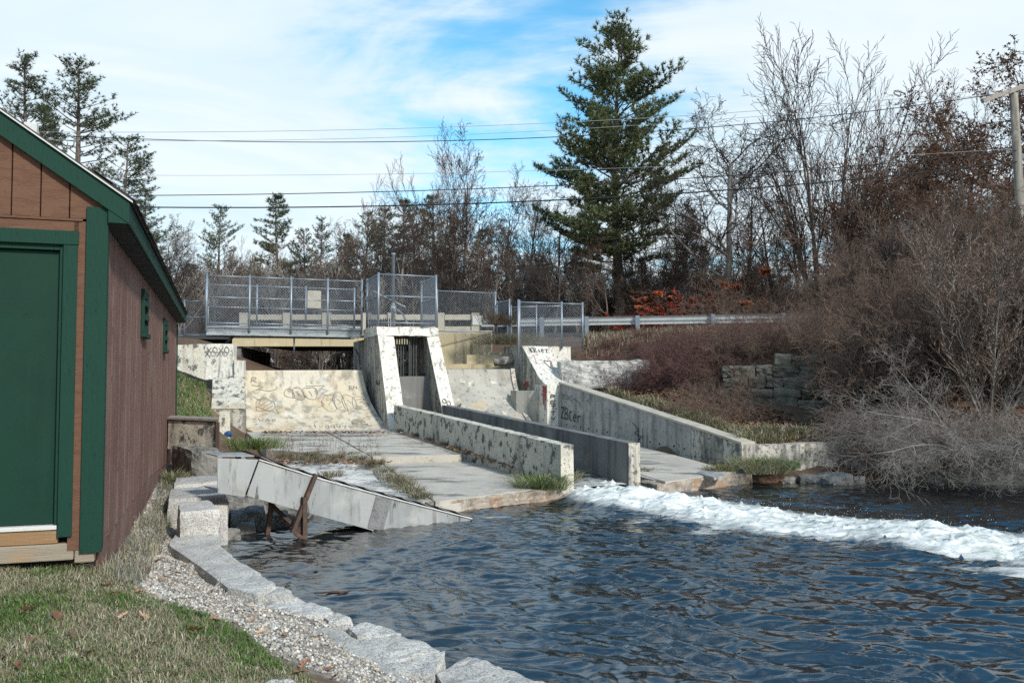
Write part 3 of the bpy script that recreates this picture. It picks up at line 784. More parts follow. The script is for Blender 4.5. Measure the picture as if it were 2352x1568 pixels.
# core that the planks are fixed to, and the gable behind
b = MB()
slab(b, .13, WL, -4.8, -.035, .70, WALL_Z1)
slab(b, .04, .125, -.16, -.035, .70, WALL_Z1)
b.prism([sp(.04, -4.8, WALL_Z1 + .003), sp(.04, -.035, WALL_Z1 + .003), sp(.04, -.035, roof_z(-.035) - .12), sp(.04, RIDGE_V, roof_z(RIDGE_V) - .12), sp(.04, -4.8, roof_z(2 * RIDGE_V + 4.8) - .12)], SW * (WL - .04))
b.build('wall_core', MT['dark_gap'], shed)
# side planks (grooved sheet siding)
pw = .198
k = 0
u = .02
while u < WL - .05:
    w = min(pw, WL - u)
    drop = .0 if u < 5 else -.045 * (u - 5)
    b = MB(); slab(b, u, u + w - .008, -.03, .0 + .002 * math.sin(k * 2.3), WALL_Z0 - .02 + drop, WALL_Z1)
    b.build('siding_plank', MT['brown_side'], shed, bevel=.003)
    u += w; k += 1
b = MB(); slab(b, .1, WL, -.03, -.012, .55, WALL_Z0 - .025); b.build('skirt_board', MT['brown_side'], shed)
# front planks above and beside the door
v_door_r = fz(130, 900)[0]; v_cas_in, v_cas_out = fz(139, 900)[0], fz(172, 900)[0]
z_hdr0, z_hdr1 = fz(60, 560)[1], fz(60, 526)[1]
z_flash = fz(100, 502)[1]
v = -.16
edges = [-.0] + [fz(px, 480)[0] for px in (158, 91, 24)]
while edges[-1] > -4.6: edges.append(edges[-1] - .205)
for i in range(len(edges) - 1):
    v1, v0 = edges[i], edges[i + 1] + .009
    zt = lambda vv: min(roof_z(vv), roof_z(2 * RIDGE_V - vv)) - .1
    b = MB().prism([sp(0, v0, z_flash + .012), sp(0, v1, z_flash + .012), sp(0, v1, zt(v1)), sp(0, v0, zt(v0))], SW * .03)
    b.build('siding_plank', MT['brown_front'], shed, bevel=.003)
b = MB(); slab(b, -.012, .028, -4.6, -.155, z_flash - .006, z_flash + .010); b.build('flashing', MT['brown_front'], shed)
b = MB(); slab(b, .0, .03, v_door_r - 1.13, v_cas_out + .004, z_hdr1 + .002, z_flash - .007); b.build('siding_plank', MT['brown_front'], shed)
zb = fz(200, 1262)[1]
b = MB(); slab(b, .0, .03, v_cas_out - .03, -.07, zb, z_flash - .007); b.build('siding_plank', MT['brown_front'], shed, bevel=.002)
# trim
zt_b = fz(200, 1268)[1]
b = MB(); slab(b, -.022, .0, fz(191, 900)[0], .022, zt_b, 3.40); b.build('corner_board', MT['green'], shed, bevel=.003)
b = MB(); slab(b, .001, .075, .004, .022, zt_b + .01, WALL_Z1 - .02); b.build('corner_board', MT['green'], shed, bevel=.003)
b = MB(); slab(b, WL - .08, WL + .02, .004, .026, .55, WALL_Z1 - .02); b.build('corner_board', MT['green'], shed, bevel=.003)
zd0, zd1 = fz(60, 1208)[1], fz(60, 572)[1]
vl = v_door_r - .92
b = MB(); slab(b, .055, .10, vl, v_door_r - .004, zd0, zd1); door = b.build('door', MT['green_door'], shed, bevel=.004)
for (dx, dz) in ((.10, 1.55), (.22, 1.55), (.08, .35), (.45, 1.2)):
    mb = MB(); slab(mb, .050, .056, v_door_r - dx - .008, v_door_r - dx, zd0 + dz, zd0 + dz + .008); mb.build('dent', MT['green'], door)
b = MB()
slab(b, .01, .10, v_door_r, v_cas_in - .004, zd0 - .02, zd1 + .055)
slab(b, .012, .10, vl, v_door_r - .002, zd1 + .004, zd1 + .054)
b.build('door_jamb', MT['green'], shed, bevel=.003)
b = MB(); slab(b, -.018, .0, v_cas_in, v_cas_out, fz(150, 1232)[1], z_hdr0 + .003); b.build('door_casing', MT['green'], shed, bevel=.003)
b = MB(); slab(b, -.022, .0, vl - .2, v_cas_out + .006, z_hdr0 + .006, z_hdr1); b.build('door_casing', MT['green'], shed, bevel=.003)
# the other side of the door: jamb, casing, handle and siding up to the far corner
b = MB(); slab(b, .01, .10, vl - .045, vl - .004, zd0 - .02, zd1 + .055); b.build('door_jamb', MT['green'], shed, bevel=.003)
b = MB(); slab(b, -.018, .0, vl - .15, vl - .05, fz(150, 1232)[1], z_hdr0 + .003); b.build('door_casing', MT['green'], shed, bevel=.003)
hk = sp(.055, vl + .07, zd0 + .95)
MB().tube([hk, hk - SW * .03, hk - SW * .035, hk - SW * .065, hk - SW * .075], [.03, .03, .012, .026, .015], 12).build('handle', MT['galv'], door, True)
vq = vl - .12
while vq > -4.6:
    v0 = max(-4.6, vq - .2)
    b = MB(); slab(b, .0, .03, v0 + .008, vq, fz(60, 1250)[1], z_hdr1 + .0 if vq > vl - .2 else z_flash - .007); b.build('siding_plank', MT['brown_front'], shed, bevel=.003)
    vq -= .2
b = MB(); slab(b, -.022, .0, -4.75, -4.6, zt_b, 3.3); b.build('corner_board', MT['green'], shed, bevel=.003)
b = MB(); slab(b, -.004, .10, vl, v_door_r + .02, zd0 - .035, zd0 - .004); b.build('door_sill', MT['whitepaint'], shed, bevel=.004)
b = MB(); slab(b, .012, .14, -4.6, v_cas_in, fz(60, 1252)[1], zd0 - .038); b.build('sill_timber', MT['rawwood'], shed, bevel=.006)
b = MB(); slab(b, .004, .16, -4.6, -.17, fz(60, 1292)[1], fz(60, 1253)[1]); b.build('sill_timber', MT['greywood'], shed, bevel=.01)
b = MB(); slab(b, .006, .14, -.165, -.03, fz(60, 1300)[1], fz(60, 1263)[1]); b.build('sill_timber', MT['greywood'], shed, bevel=.01)
# scrap of wire mesh under the corner
mw = MB()
for i in range(5):
    v0 = -.30 + i * .055; z0 = fz(60, 1292)[1] - .03
    mw.tube([sp(-.03, v0, z0 - .02), sp(-.03, v0 + .0275, z0 + .015), sp(-.03, v0 + .055, z0 - .02)], .0025, 5)
    mw.tube([sp(-.03, v0, z0 - .02), sp(-.03, v0 + .0275, z0 - .055), sp(-.03, v0 + .055, z0 - .02)], .0025, 5)
mw.build('wire_mesh', MT['rust'], shed)
# rake board, eave return, fascia, soffit
vA, vB = EAVE_V, RIDGE_V
b = MB().prism([sp(-.055, vA, roof_z(vA)), sp(-.055, vA, roof_z(vA) - .17), sp(-.055, vB, roof_z(vB) - .17), sp(-.055, vB, roof_z(vB))], SW * .032)
b.build('rake_board', MT['green'], shed, bevel=.003)
b = MB().prism([sp(-.05, .024, 3.283), sp(-.05, vA - .002, 3.283), sp(-.05, vA - .002, roof_z(vA) - .172), sp(-.05, .024, roof_z(.024) - .172)], SW * .028)
b.build('eave_return', MT['green'], shed)
b = MB(); slab(b, -.02, WL + .25, vA - .022, vA, 3.285, EAVE_Z - .004); b.build('fascia', MT['green'], shed, bevel=.003)
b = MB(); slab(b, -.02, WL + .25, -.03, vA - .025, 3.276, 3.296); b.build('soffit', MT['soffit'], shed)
# roof deck and the shingles of its edge
roof = MB().prism([sp(-.07, vA + .02, roof_z(vA + .02) + .004), sp(-.07, vA + .02, roof_z(vA + .02) + .03), sp(-.07, vB, roof_z(vB) + .03), sp(-.07, 2 * vB - vA, roof_z(vA) + .03), sp(-.07, 2 * vB - vA, roof_z(vA) + .004), sp(-.07, vB, roof_z(vB) + .004)], SW * (WL + .34)).build('roof', MT['shingle'], shed)
b = MB().prism([sp(-.078, vA + .025, roof_z(vA + .025) + .004), sp(-.078, vA + .025, roof_z(vA + .025) + .016), sp(-.078, vB, roof_z(vB) + .016), sp(-.078, vB, roof_z(vB) + .004)], SW * .006)
b.build('drip_edge', MT['whitepaint'], roof)
sh_r = random.Random(3)
for i in range(int((WL + .34) / .165)):
    u0 = -.07 + i * .165
    for row in range(2):
        vv = vA + .045 - row * .14 + sh_r.uniform(-.008, .008)
        lift = .032 + row * .012 + sh_r.uniform(0, .007)
        mb = MB().hexa([sp(u0 + .004, vv, roof_z(vv) + lift), sp(u0 + .16, vv, roof_z(vv) + lift), sp(u0 + .16, vv - .16, roof_z(vv - .16) + lift), sp(u0 + .004, vv - .16, roof_z(vv - .16) + lift)],
                       [sp(u0 + .004, vv, roof_z(vv) + lift + .007), sp(u0 + .16, vv, roof_z(vv) + lift + .007), sp(u0 + .16, vv - .16, roof_z(vv - .16) + lift + .007), sp(u0 + .004, vv - .16, roof_z(vv - .16) + lift + .007)])
        mb.build('shingle', MT['shingle'], roof)
# white vent stub standing on the roof
v0 = fz(45, 300)[0] - .12
mb = MB(); slab(mb, 1.0, 1.09, v0 - .05, v0 + .05, roof_z(v0) - .02, roof_z(v0) + .22); mb.build('vent_pipe', MT['whitepaint'], roof, bevel=.006)
# small windows of the side wall
def side_u(px, v=0.02):                       # where a picture column meets the side wall
    r = ray(px, 800); o = SHED0 + SF * v
    t = (o - Vector((0, 0, 0))).dot(SF) / r.dot(SF)
    return (Vector((r.x, 1, 0)) * t - SHED0).dot(SW)
for pa, pb, ya, yb in ((327, 337, 668, 766), (376.5, 382.5, 733, 803)):
    ua, ub = side_u(pa), side_u(pb)
    um = (ua + ub) / 2; dm = (SHED0 + SW * um).y
    za, zb_ = EYE + (872 - ya) / FPX * dm, EYE + (872 - yb) / FPX * dm
    win = MB()
    slab(win, ua, ua + .07, .002, .035, zb_, za); slab(win, ub - .07, ub, .002, .035, zb_, za)
    slab(win, ua + .092, ub - .092, .002, .033, za - .09, za); slab(win, ua + .092, ub - .092, .002, .033, zb_, zb_ + .09)
    w = win.build('window', MT['green'], shed, bevel=.003)
    g = MB(); slab(g, ua + .09, ub - .09, .002, .008, zb_ + .09, za - .09)
    g.build('pane', MT['dark_gap'], w)
    for f in (.36, .68):
        g = MB(); slab(g, ua + .092, ub - .092, .010, .05, zb_ + (za - zb_) * f - .03, zb_ + (za - zb_) * f + .03); g.build('slat', MT['green'], w)
    g = MB(); slab(g, ua - .02, ub + .02, .002, .06, zb_ - .05, zb_ - .002); g.build('sill', MT['green'], w)

# ---------------------------------------------------------------- river stones
def strip_stone(name, left, right, zt, zb, label, group=None, mate='granite', seed=1, amp=.03, cuts=8, cat='stone', slope=0.0):
    """a stone given by matching outlines of its two long sides"""
    n = len(left)
    root = None
    bm = bmesh.new()
    T = []
    for i in range(n):
        a, b_ = gz(*left[i], zt if not isinstance(zt, (list, tuple)) else zt[i]), gz(*right[i], zt if not isinstance(zt, (list, tuple)) else zt[i])
        T.append((a, b_))
    mid = sum((a + b_ for a, b_ in T), Vector()) / (2 * n)
    rings = []
    for a, b_ in T:
        def dn(p, other): q_ = p + (p - mid) * .03; return Vector((q_.x, q_.y, zb))
        rings.append([bm.verts.new(x) for x in (dn(a, b_), a, b_, dn(b_, a))])
    for i in range(n - 1):
        for k in range(4):
            bm.faces.new((rings[i][k], rings[i][(k + 1) % 4], rings[i + 1][(k + 1) % 4], rings[i + 1][k]))
    bm.faces.new(rings[0][::-1]); bm.faces.new(rings[-1])
    bmesh.ops.recalc_face_normals(bm, faces=bm.faces)
    bmesh.ops.subdivide_edges(bm, edges=bm.edges[:], cuts=cuts, use_grid_fill=True)
    bmesh.ops.smooth_vert(bm, verts=bm.verts[:], factor=.5, use_axis_x=True, use_axis_y=True, use_axis_z=True)
    bm.normal_update()
    off = Vector((seed * 3.7, seed * 1.3, seed * 2.1))
    for v in bm.verts:
        p = v.co * 4 + off
        v.co += v.normal * amp * (mnoise.noise(p) + .6 * mnoise.noise(p * 2.5) + .4 * mnoise.noise(p * 6)) 
    bm.verts.index_update()
    o = place(name, [v.co.copy() for v in bm.verts], [tuple(v.index for v in f.verts) for f in bm.faces], MT[mate])
    bm.free()
    return tag(o, label, cat, group)

strip_stone('granite_slab', [(409, 1217), (386, 1250), (455, 1296), (524, 1349), (592, 1362)], [(508, 1221), (506, 1250), (548, 1283), (605, 1318), (632, 1338)], .38, -.15, 'long pale granite slab edging the gravel beside the river', seed=1, amp=.018)
strip_stone('granite_block', [(408, 1152), (413, 1174)], [(482, 1146), (503, 1170)], .66, .36, 'squared granite block standing on the end of the long slab', seed=2, amp=.022, cuts=7)
SHORE = 'flat stones edging the river'
strip_stone('shore_stone', [(594, 1352), (600, 1366)], [(640, 1345), (680, 1366)], .33, -.2, 'small flat stone at the foot of the long granite slab', seed=3)
strip_stone('shore_stone', [(600, 1390), (650, 1402), (705, 1416)], [(672, 1368), (720, 1380), (770, 1400)], .27, -.2, 'flat blue-grey stone sunk in the gravel by the water', seed=4)
strip_stone('shore_stone', [(738, 1410), (752, 1422)], [(775, 1401), (812, 1418)], .25, -.2, 'small rounded stone beside the flat blue-grey stone', seed=5)
strip_stone('shore_stone', [(800, 1440), (820, 1458)], [(840, 1426), (925, 1452)], .19, -.2, 'low weathered stone beside the outermost gravel', seed=6)
strip_stone('shore_stone', [(826, 1470), (850, 1496), (880, 1520)], [(910, 1456), (965, 1468), (1018, 1488)], .165, -.2, 'broad pale stone with a raised rough edge', seed=7, amp=.03)
strip_stone('shore_stone', [(884, 1522), (905, 1545)], [(1024, 1492), (990, 1546)], .14, -.2, 'cracked pale stone beside the broad raised one', seed=8)
strip_stone('shore_stone', [(1000, 1545), (1010, 1568), (1040, 1600)], [(1075, 1506), (1170, 1535), (1290, 1585)], .105, -.25, 'largest low shore stone reaching into the water', seed=9)
strip_stone('shore_stone', [(790, 1530), (860, 1590)], [(880, 1530), (990, 1580)], .15, -.2, 'flat sandy stone at the edge of the lawn', seed=10)
strip_stone('shore_stone', [(640, 1442), (715, 1500), (800, 1562), (870, 1620)], [(770, 1440), (840, 1480), (900, 1534), (1000, 1600)], [.275, .235, .20, .17], -.1, 'smooth sandy ledge between lawn and shore stones', seed=11, amp=.014)
strip_stone('lawn_boulder', [(608, 1562), (630, 1590)], [(660, 1553), (690, 1575)], .46, .3, 'grey boulder top showing through the lawn', seed=12, mate='granite', cat='boulder')
# the stone ledge that carries the flume
strip_stone('ledge_stone', [(385, 1144), (392, 1112)], [(520, 1140), (516, 1098)], .56, -.1, 'flat wet ledge stone under the upper end of the metal flume', seed=13, amp=.02, cuts=7)
strip_stone('ledge_stone', [(398, 1112), (405, 1094)], [(505, 1104), (505, 1090)], .62, .2, 'thin slab lying on the ledge stone below the concrete box', seed=14, amp=.02, cuts=6)
strip_stone('ledge_stone', [(470, 1160), (475, 1142)], [(523, 1158), (524, 1140)], .50, -.3, 'upright stone at the water behind the granite block', seed=15, amp=.03, cuts=6)

UF = 'wet stones under the flume'
for i, (px, py, zt_) in enumerate(((548, 1168, .22), (585, 1160, .26), (560, 1195, .10), (610, 1180, .14), (640, 1172, .16), (530, 1215, .08))):
    strip_stone('wet_stone', [(px - 22, py), (px - 18, py + 14)], [(px + 20, py - 3), (px + 24, py + 12)], zt_, -.3, 'dark wet stone in the water under the metal flume', UF, 'granite_dark', 40 + i, .05, 5, 'stone')

qa = [gd(508, 1205, 13.1), gd(700, 1215, 13.1), gd(700, 1140, 13.3), gd(508, 1128, 13.3)]
tag(rough_hexa('wet_ledge', qa, [p + Vector((0, .5, 0)) for p in qa], MT['granite_dark'], None, 14, .07, 3.5, 0, 77), 'dark wet rock ledge in the gap behind the metal flume', 'ledge')

# ---------------------------------------------------------------- concrete box with stone base at the far end of the shed wall
box = thing('concrete_box', 'small concrete box wall with wooden cap between shed and flume', 'wall', gz(445, 1090, .6))
A_, B_ = gd(386, 965, 15.0), gd(497, 965, 14.3)
dirb = (B_ - A_); dirb.z = 0; back = SW.copy()
zt0 = A_.z
q4 = [Vector((A_.x, A_.y, .92)), Vector((B_.x, B_.y, .92)), Vector((B_.x, B_.y, zt0)), Vector((A_.x, A_.y, zt0))]
rough_hexa('box_wall', q4, [p + back * .8 for p in q4], MT['conc_lichen'], box, 8, .01, 3, 0, 3)
mb = MB().hexa([Vector((p.x, p.y, zt0 + .012)) for p in (A_ - back * .05 - dirb * .02, B_ - back * .05 + dirb * .03, B_ + back * .85 + dirb * .03, A_ + back * .85)], [Vector((p.x, p.y, zt0 + .055)) for p in (A_ - back * .05 - dirb * .02, B_ - back * .05 + dirb * .03, B_ + back * .85 + dirb * .03, A_ + back * .85)])
mb.build('cap_board', MT['cap_wood'], box, bevel=.008)
mb = MB(); p = Vector((B_.x, B_.y, 0)) - back * .03 + dirb.normalized() * .035
mb.box((p.x, p.y, .96), (.05, .05, .9)); mb.build('steel_post', MT['rust'], box, bevel=.004)
strip_stone('base_stone', [(398, 1090), (415, 1050)], [(496, 1089), (497, 1048)], .93, .45, 'dark lichened boulder under the concrete box', seed=21, mate='granite_dark', amp=.05, cuts=7, cat='boulder')
for o_ in [o for o in bpy.data.objects if o.name == 'base_stone']:
    o_.scale = (1.0, .55, 1.0); o_.location = (gd(447, 1070, 14.2).x, 14.35, .5)

# ---------------------------------------------------------------- the dam
dam = thing('spillway_dam', 'old pale concrete dam with two curved spillway bays and a gated pier', 'dam', gd(820, 985, 24.5))
def bil(q_, s, t): return (q_[0] * (1 - s) + q_[1] * s) * (1 - t) + (q_[3] * (1 - s) + q_[2] * s) * t
def spillway(cl, cr, br, bl, seed):
    """crest left/right, base right/left -> curved face, returns surface function s,t (t = 0 crest)"""
    def surf(s, t):
        a = cl.lerp(cr, s); b_ = bl.lerp(br, s)
        # horizontal run grows slowly at first, then straight, then flattens at the toe
        hz = (t ** 1.45) * .72 + .28 * t ** 4
        vt = 1 - (1 - t) ** 1.0
        vt = vt * (1 - .10 * (t ** 6))+ .10 * t ** 6
        return Vector((a.x + (b_.x - a.x) * hz, a.y + (b_.y - a.y) * hz, a.z + (b_.z - a.z) * vt))
    ns, nt_ = 40, 28
    V, F = [], []
    for j in range(nt_ + 1):
        for i in range(ns + 1):
            p = surf(i / ns, j / nt_)
            V.append(p + FLOW * .012 * mnoise.noise(p * 1.7 + Vector((seed, 0, 0))))
    for j in range(nt_):
        for i in range(ns):
            a = j * (ns + 1) + i
            F.append((a + ns + 1, a + ns + 2, a + 1, a))
    k = len(V)                           # crest cap running back and body
    for i in range(ns + 1): V.append(surf(i / ns, 0) - FLOW * .7 + UP * .02)
    for i in range(ns): F.append((i, i + 1, k + i + 1, k + i))
    k2 = len(V)
    for i in range(ns + 1): V.append(Vector((V[k + i].x, V[k + i].y, .2)))
    for i in range(ns): F.append((k + i, k + i + 1, k2 + i + 1, k2 + i))
    return surf, V, F
SL = (gd(560, 851, 24.6), gd(832, 850, 25.7), gd(896, 987, 23.95), gd(560, 992, 23.0))
surfL, V, F = spillway(*SL, 1)
spL = place('spillway_face', V, F, MT['conc_spill'], dam, smooth=True)
SR = (gd(1022, 848, 26.3), gd(1172, 848, 27.05), gd(1218, 980, 25.1), gd(1022, 990, 24.2))
surfR, V, F = spillway(*SR, 4)
MT['conc_spill_r'] = mat('grey_spillway_concrete', (0.40, 0.385, 0.33), [
    (1.4, S1, .42, .6, (0.30, 0.295, 0.27), .8), (3.2, S1, .60, .66, (0.60, 0.57, 0.48), .9), (2.5, STREAK, .55, .7, (0.16, 0.155, 0.14), .7), (9, (1, 1, .5), .58, .68, (0.10, 0.10, 0.09), .7), (1.2, S1, .6, .7, (.48, .38, .22), .6)], .9, .3, 40)
spR = place('spillway_face', V, F, MT['conc_spill_r'], dam, smooth=True)
# rims along the sloping ends of the bays
def rim(surf, s, w, d, m, name):
    V, F = [], []
    N_ = 24
    for j in range(N_ + 1):
        p = surf(s, j / N_); V += [p + FLOW * d + UP * .03, p + AXIS * w + FLOW * d + UP * .03, p + AXIS * w - FLOW * .3 - UP * .3, p - FLOW * .3 - UP * .3]
    for j in range(N_):
        for k in range(4): F.append((j * 4 + k, (j + 1) * 4 + k, (j + 1) * 4 + (k + 1) % 4, j * 4 + (k + 1) % 4))
    F.append((0, 1, 2, 3)); F.append(tuple(N_ * 4 + i for i in (3, 2, 1, 0)))
    return place(name, V, F, MT[m], dam, smooth=False)
rim(surfR, 1.0, .13, .05, 'conc', 'spillway_rim')
# piers: front faces measured, running back against the flow
ZL = 3.37                                                # underside of the lintel
def down(a, b_, z):                                      # point on the line a-b at height z
    t = (z - a.z) / (b_.z - a.z); return a.lerp(b_, t)
pl = [gd(865, 749, 24.9), gd(902, 757, 25.1), gd(925, 930, 24.15), gd(893, 985, 23.75)]
pr = [gd(977, 760, 25.45), gd(1004, 757, 25.55), gd(1042, 928, 24.65), gd(1013, 932, 24.5)]
def pier(q_, m, seed, name='pier'):
    a, b_ = q_[0], q_[1]
    f = [down(a, q_[3], .35), down(b_, q_[2], .35), down(b_, q_[2], ZL), down(a, q_[3], ZL)]
    bk = [p - FLOW * 2.1 for p in (f[3], f[2])]
    back_ = [Vector((bk[0].x, bk[0].y, .35)), Vector((bk[1].x, bk[1].y, .35)), bk[1], bk[0]]
    rough_hexa(name, f, back_, m, dam, 9, .012, 2.5, 0, seed)
    return f
fl = pier(pl, MT['conc'], 1)
fr = pier(pr, MT['conc'], 2)
# lighter front skins: the sunlit side of each pier put into the colour
for f, sd in ((fl, 3), (fr, 5)):
    ff = [p + FLOW * .004 for p in f]
    rough_hexa('pier_front', [p + FLOW * .035 for p in f], [p + FLOW * .006 for p in f], MT['conc_white'], dam, 9, .010, 3, 0, sd)
# rear part of the left pier, below the walkway
p0 = fl[3] - FLOW * 2.1; p1 = fl[2] - FLOW * 2.1
q0 = [Vector((p0.x, p0.y, .3)), Vector((p1.x, p1.y, .3)), Vector((p1.x, p1.y, 3.34)), Vector((p0.x, p0.y, 3.34))]
q0 = [p + AXIS * .01 - FLOW * .0 for p in q0]
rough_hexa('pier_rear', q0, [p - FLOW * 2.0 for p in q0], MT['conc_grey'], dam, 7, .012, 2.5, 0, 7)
# lintel with its broken front edge
zl1 = 3.62
lf = [fl[3] + UP * .003, fr[2] + UP * .003]
lt = [pl[0] - AXIS * .02 + FLOW * 0.03, pr[1] + AXIS * .02 + FLOW * .03]
qa = [lf[0] - AXIS * .02 + FLOW * .03, lf[1] + AXIS * .02 + FLOW * .03, Vector((lt[1].x, lt[1].y, zl1)), Vector((lt[0].x, lt[0].y, zl1 + .02))]
qb = [p - FLOW * 2.1 for p in qa]
rough_hexa('lintel', qa, qb, MT['conc_white'], dam, 16, .04, 4, 0, 9)
# gate and rack between the piers
gate_q = [down(fl[1], fl[2], .3) - FLOW * 1.5, down(fr[0], fr[3], .3) - FLOW * 1.5]
g0, g1 = gate_q
z_g = 2.2
qa = [Vector((g0.x, g0.y, .3)), Vector((g1.x, g1.y, .3)), Vector((g1.x, g1.y, z_g)), Vector((g0.x, g0.y, z_g))]
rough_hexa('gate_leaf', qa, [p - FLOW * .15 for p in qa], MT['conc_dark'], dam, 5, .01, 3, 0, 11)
for i in range(9):
    p = g0.lerp(g1, .04 + i * .066) - FLOW * .35
    mb = MB(); mb.box((p.x, p.y, (1.9 + 3.37) / 2), (.035, .05, 1.47), AXIS); mb.build('rack_bar', MT['darksteel'], dam)
for z in (2.25, 3.1):
    mb = MB().bar(Vector((g0.x, g0.y, z)) - FLOW * .42, Vector((g1.x, g1.y, z)) - FLOW * .42, .05, .08); mb.build('rack_beam', MT['darksteel'], dam)
p = g0.lerp(g1, .36) - FLOW * .2
mb = MB().tube([(p.x, p.y, 2.1), (p.x, p.y, 3.36)], .035, 8); mb.build('gate_stem', MT['darksteel'], dam)
# end wall of the right bay with its little notch
qa = [gd(1186, 985, 25.9), gd(1262, 985, 25.5), gd(1262, 897, 25.5), gd(1186, 897, 25.9)]
rough_hexa('end_wall', qa, [p - FLOW * .5 for p in qa], MT['conc_spill_r'], dam, 6, .01, 3, 0, 13)
qa = [gd(1200, 900, 27.2), gd(1262, 900, 26.6), gd(1262, 862, 26.6), gd(1200, 862, 27.2)]
rough_hexa('notch_wall', qa, [p - FLOW * .4 for p in qa], MT['conc_yellow'], dam, 5, .01, 3, 0, 14)

# ---------------------------------------------------------------- outflow channel walls
def chan_wall(name, a, b_, z_top0, z_top1, z_bot0, z_bot1, th, m, label, parts=1):
    d = (b_ - a); d.z = 0; n_ = Vector((-d.y, d.x, 0)).normalized()
    root = thing(name, label, 'wall', ((a.x + b_.x) / 2, (a.y + b_.y) / 2, z_bot1))
    qa = [Vector((a.x, a.y, z_bot0)), Vector((b_.x, b_.y, z_bot1)), Vector((b_.x, b_.y, z_top1)), Vector((a.x, a.y, z_top0))]
    rough_hexa('wall_body', qa, [p + n_ * th for p in qa], m, root, 14, .010, 2.2, 0, len(label))
    return root, qa, n_
a, b_ = gd(905, 930, 23.6), gd(1288, 1022, 15.35)
chl, qL, nL = chan_wall('channel_wall', a, b_, a.z, b_.z, .5, -.25, .26, MT['conc_lichen'], 'cream channel wall blotched with black lichen below the pier')
a, b_ = gd(1016, 930, 24.45), gd(1441, 1017, 15.75)
chr_, qR, nR = chan_wall('channel_wall', a, b_, a.z, b_.z, .3, -.35, .24, MT['conc_dark'], 'dark grey stained channel wall on the far side of the outflow')  # face turned from the sun; its shade is in the dark material
mb = MB()
q2 = [qR[1] + (qR[1] - qR[0]).normalized() * .012, None, None, None]
dv = (qR[1] - qR[0]); dv.z = 0; dv.normalize()
e = [qR[1] + dv * .014, qR[1] + nR * .24 + dv * .014, qR[2] + nR * .24 + dv * .014, qR[2] + dv * .014]
rough_hexa('wall_end', [p + dv * .03 for p in e], e, MT['conc'], chr_, 6, .008, 3, 0, 5)
# water running down the channel
V, F = [], []
ns, nt_ = 14, 110
i0, i1 = qL[0] + nL * .2, qL[1] + nL * .2
j0, j1 = qR[0], qR[1]
for j in range(nt_ + 1):
    t = j / nt_
    A2, B2 = i0.lerp(i1, t) - nL * .0, j0.lerp(j1, t) + nR * .03
    z = .66 * (1 - t) + .24 * t - .3 * max(0, t - .9)
    for i in range(ns + 1):
        p = A2.lerp(B2, i / ns)
        V.append(Vector((p.x, p.y, z + .035 * mnoise.noise(Vector((p.x * 2.5, p.y * 2.5, 3))) + .02 * mnoise.noise(Vector((p.x * 7, p.y * 7, 8))))))
for j in range(nt_):
    for i in range(ns):
        a = j * (ns + 1) + i; F.append((a, a + 1, a + ns + 2, a + ns + 1))
chw = place('channel_water', V, F, None, None, smooth=True)
fo = chw.data.attributes.new('foam', 'FLOAT', 'POINT')
fo.data.foreach_set('value', np.array([max(0, (j / nt_ - .80) * 2.2) + .22 for j in range(nt_ + 1) for i in range(ns + 1)], dtype=np.float32))
chw.data.materials.append(MT['water'])
tag(chw, kind='structure')

# ---------------------------------------------------------------- aprons
ap = thing('concrete_apron', 'broad concrete apron slabs below the left spillway bay', 'slab', gz(1000, 1100, -.2))
def slab_top(name, pts, zs, th, m, parent, cuts=8, amp=.012, seed=1):
    q_ = [gz(px, py, z) for (px, py), z in zip(pts, zs)]
    return rough_hexa(name, [Vector((p.x, p.y, p.z - th)) for p in q_], q_, m, parent, cuts, amp, 2.0, 0, seed)
def strip_edge(name, pts, zs, th, m, parent, seed=1, nseg=20, amp=.03):    # ragged front edge of a slab
    q_ = [gz(px, py, z) for (px, py), z in zip(pts, zs)]
    return rough_hexa(name, [Vector((q_[0].x, q_[0].y, q_[0].z - th)), Vector((q_[1].x, q_[1].y, q_[1].z - th)), q_[1] - UP * .01, q_[0] - UP * .01],
                      [Vector((q_[0].x, q_[0].y, q_[0].z - th)) + Vector((-.3, .5, 0)), Vector((q_[1].x, q_[1].y, q_[1].z - th)) + Vector((-.3, .5, 0)), q_[1] + Vector((-.3, .5, -.02)), q_[0] + Vector((-.3, .5, -.02))], m, parent, nseg, amp, 3.5, 1, seed)
# upper slabs: left and right of the slanting joint
slab_top('apron_slab', [(612, 1032), (852, 1049), (742, 988), (566, 992)], [.50, .50, .76, .76], .35, MT['conc_slab'], ap, 9, .010, 1)
slab_top('apron_slab', [(857, 1049), (1060, 1043), (900, 984), (747, 988)], [.50, .50, .77, .765], .35, MT['conc_slab'], ap, 9, .010, 2)
# lower slabs
slab_top('apron_slab', [(1000, 1151), (1318, 1112), (1075, 1046), (868, 1056)], [.20, .22, .37, .37], .42, MT['conc_slab'], ap, 14, .014, 3)
slab_top('apron_slab', [(800, 1150), (992, 1150), (862, 1056), (640, 1056)], [.19, .19, .36, .36], .42, MT['spall'], ap, 14, .03, 4)
strip_edge('slab_edge', [(985, 1153), (1322, 1117)], [.19, .21], .20, MT['conc_edge'], ap, 5, 20, .03)
apr = thing('concrete_apron', 'concrete apron slab between the dark channel wall and the wing wall', 'slab', gz(1560, 1090, -.2))
slab_top('apron_slab', [(1528, 1106), (1690, 1082), (1290, 977), (1150, 985)], [.22, .26, .74, .72], .5, MT['conc_slab'], apr, 14, .012, 6)
slab_top('apron_slab', [(1452, 1092), (1526, 1106), (1160, 985), (1080, 985)], [.22, .218, .70, .70], .5, MT['conc_slab'], apr, 12, .012, 16)
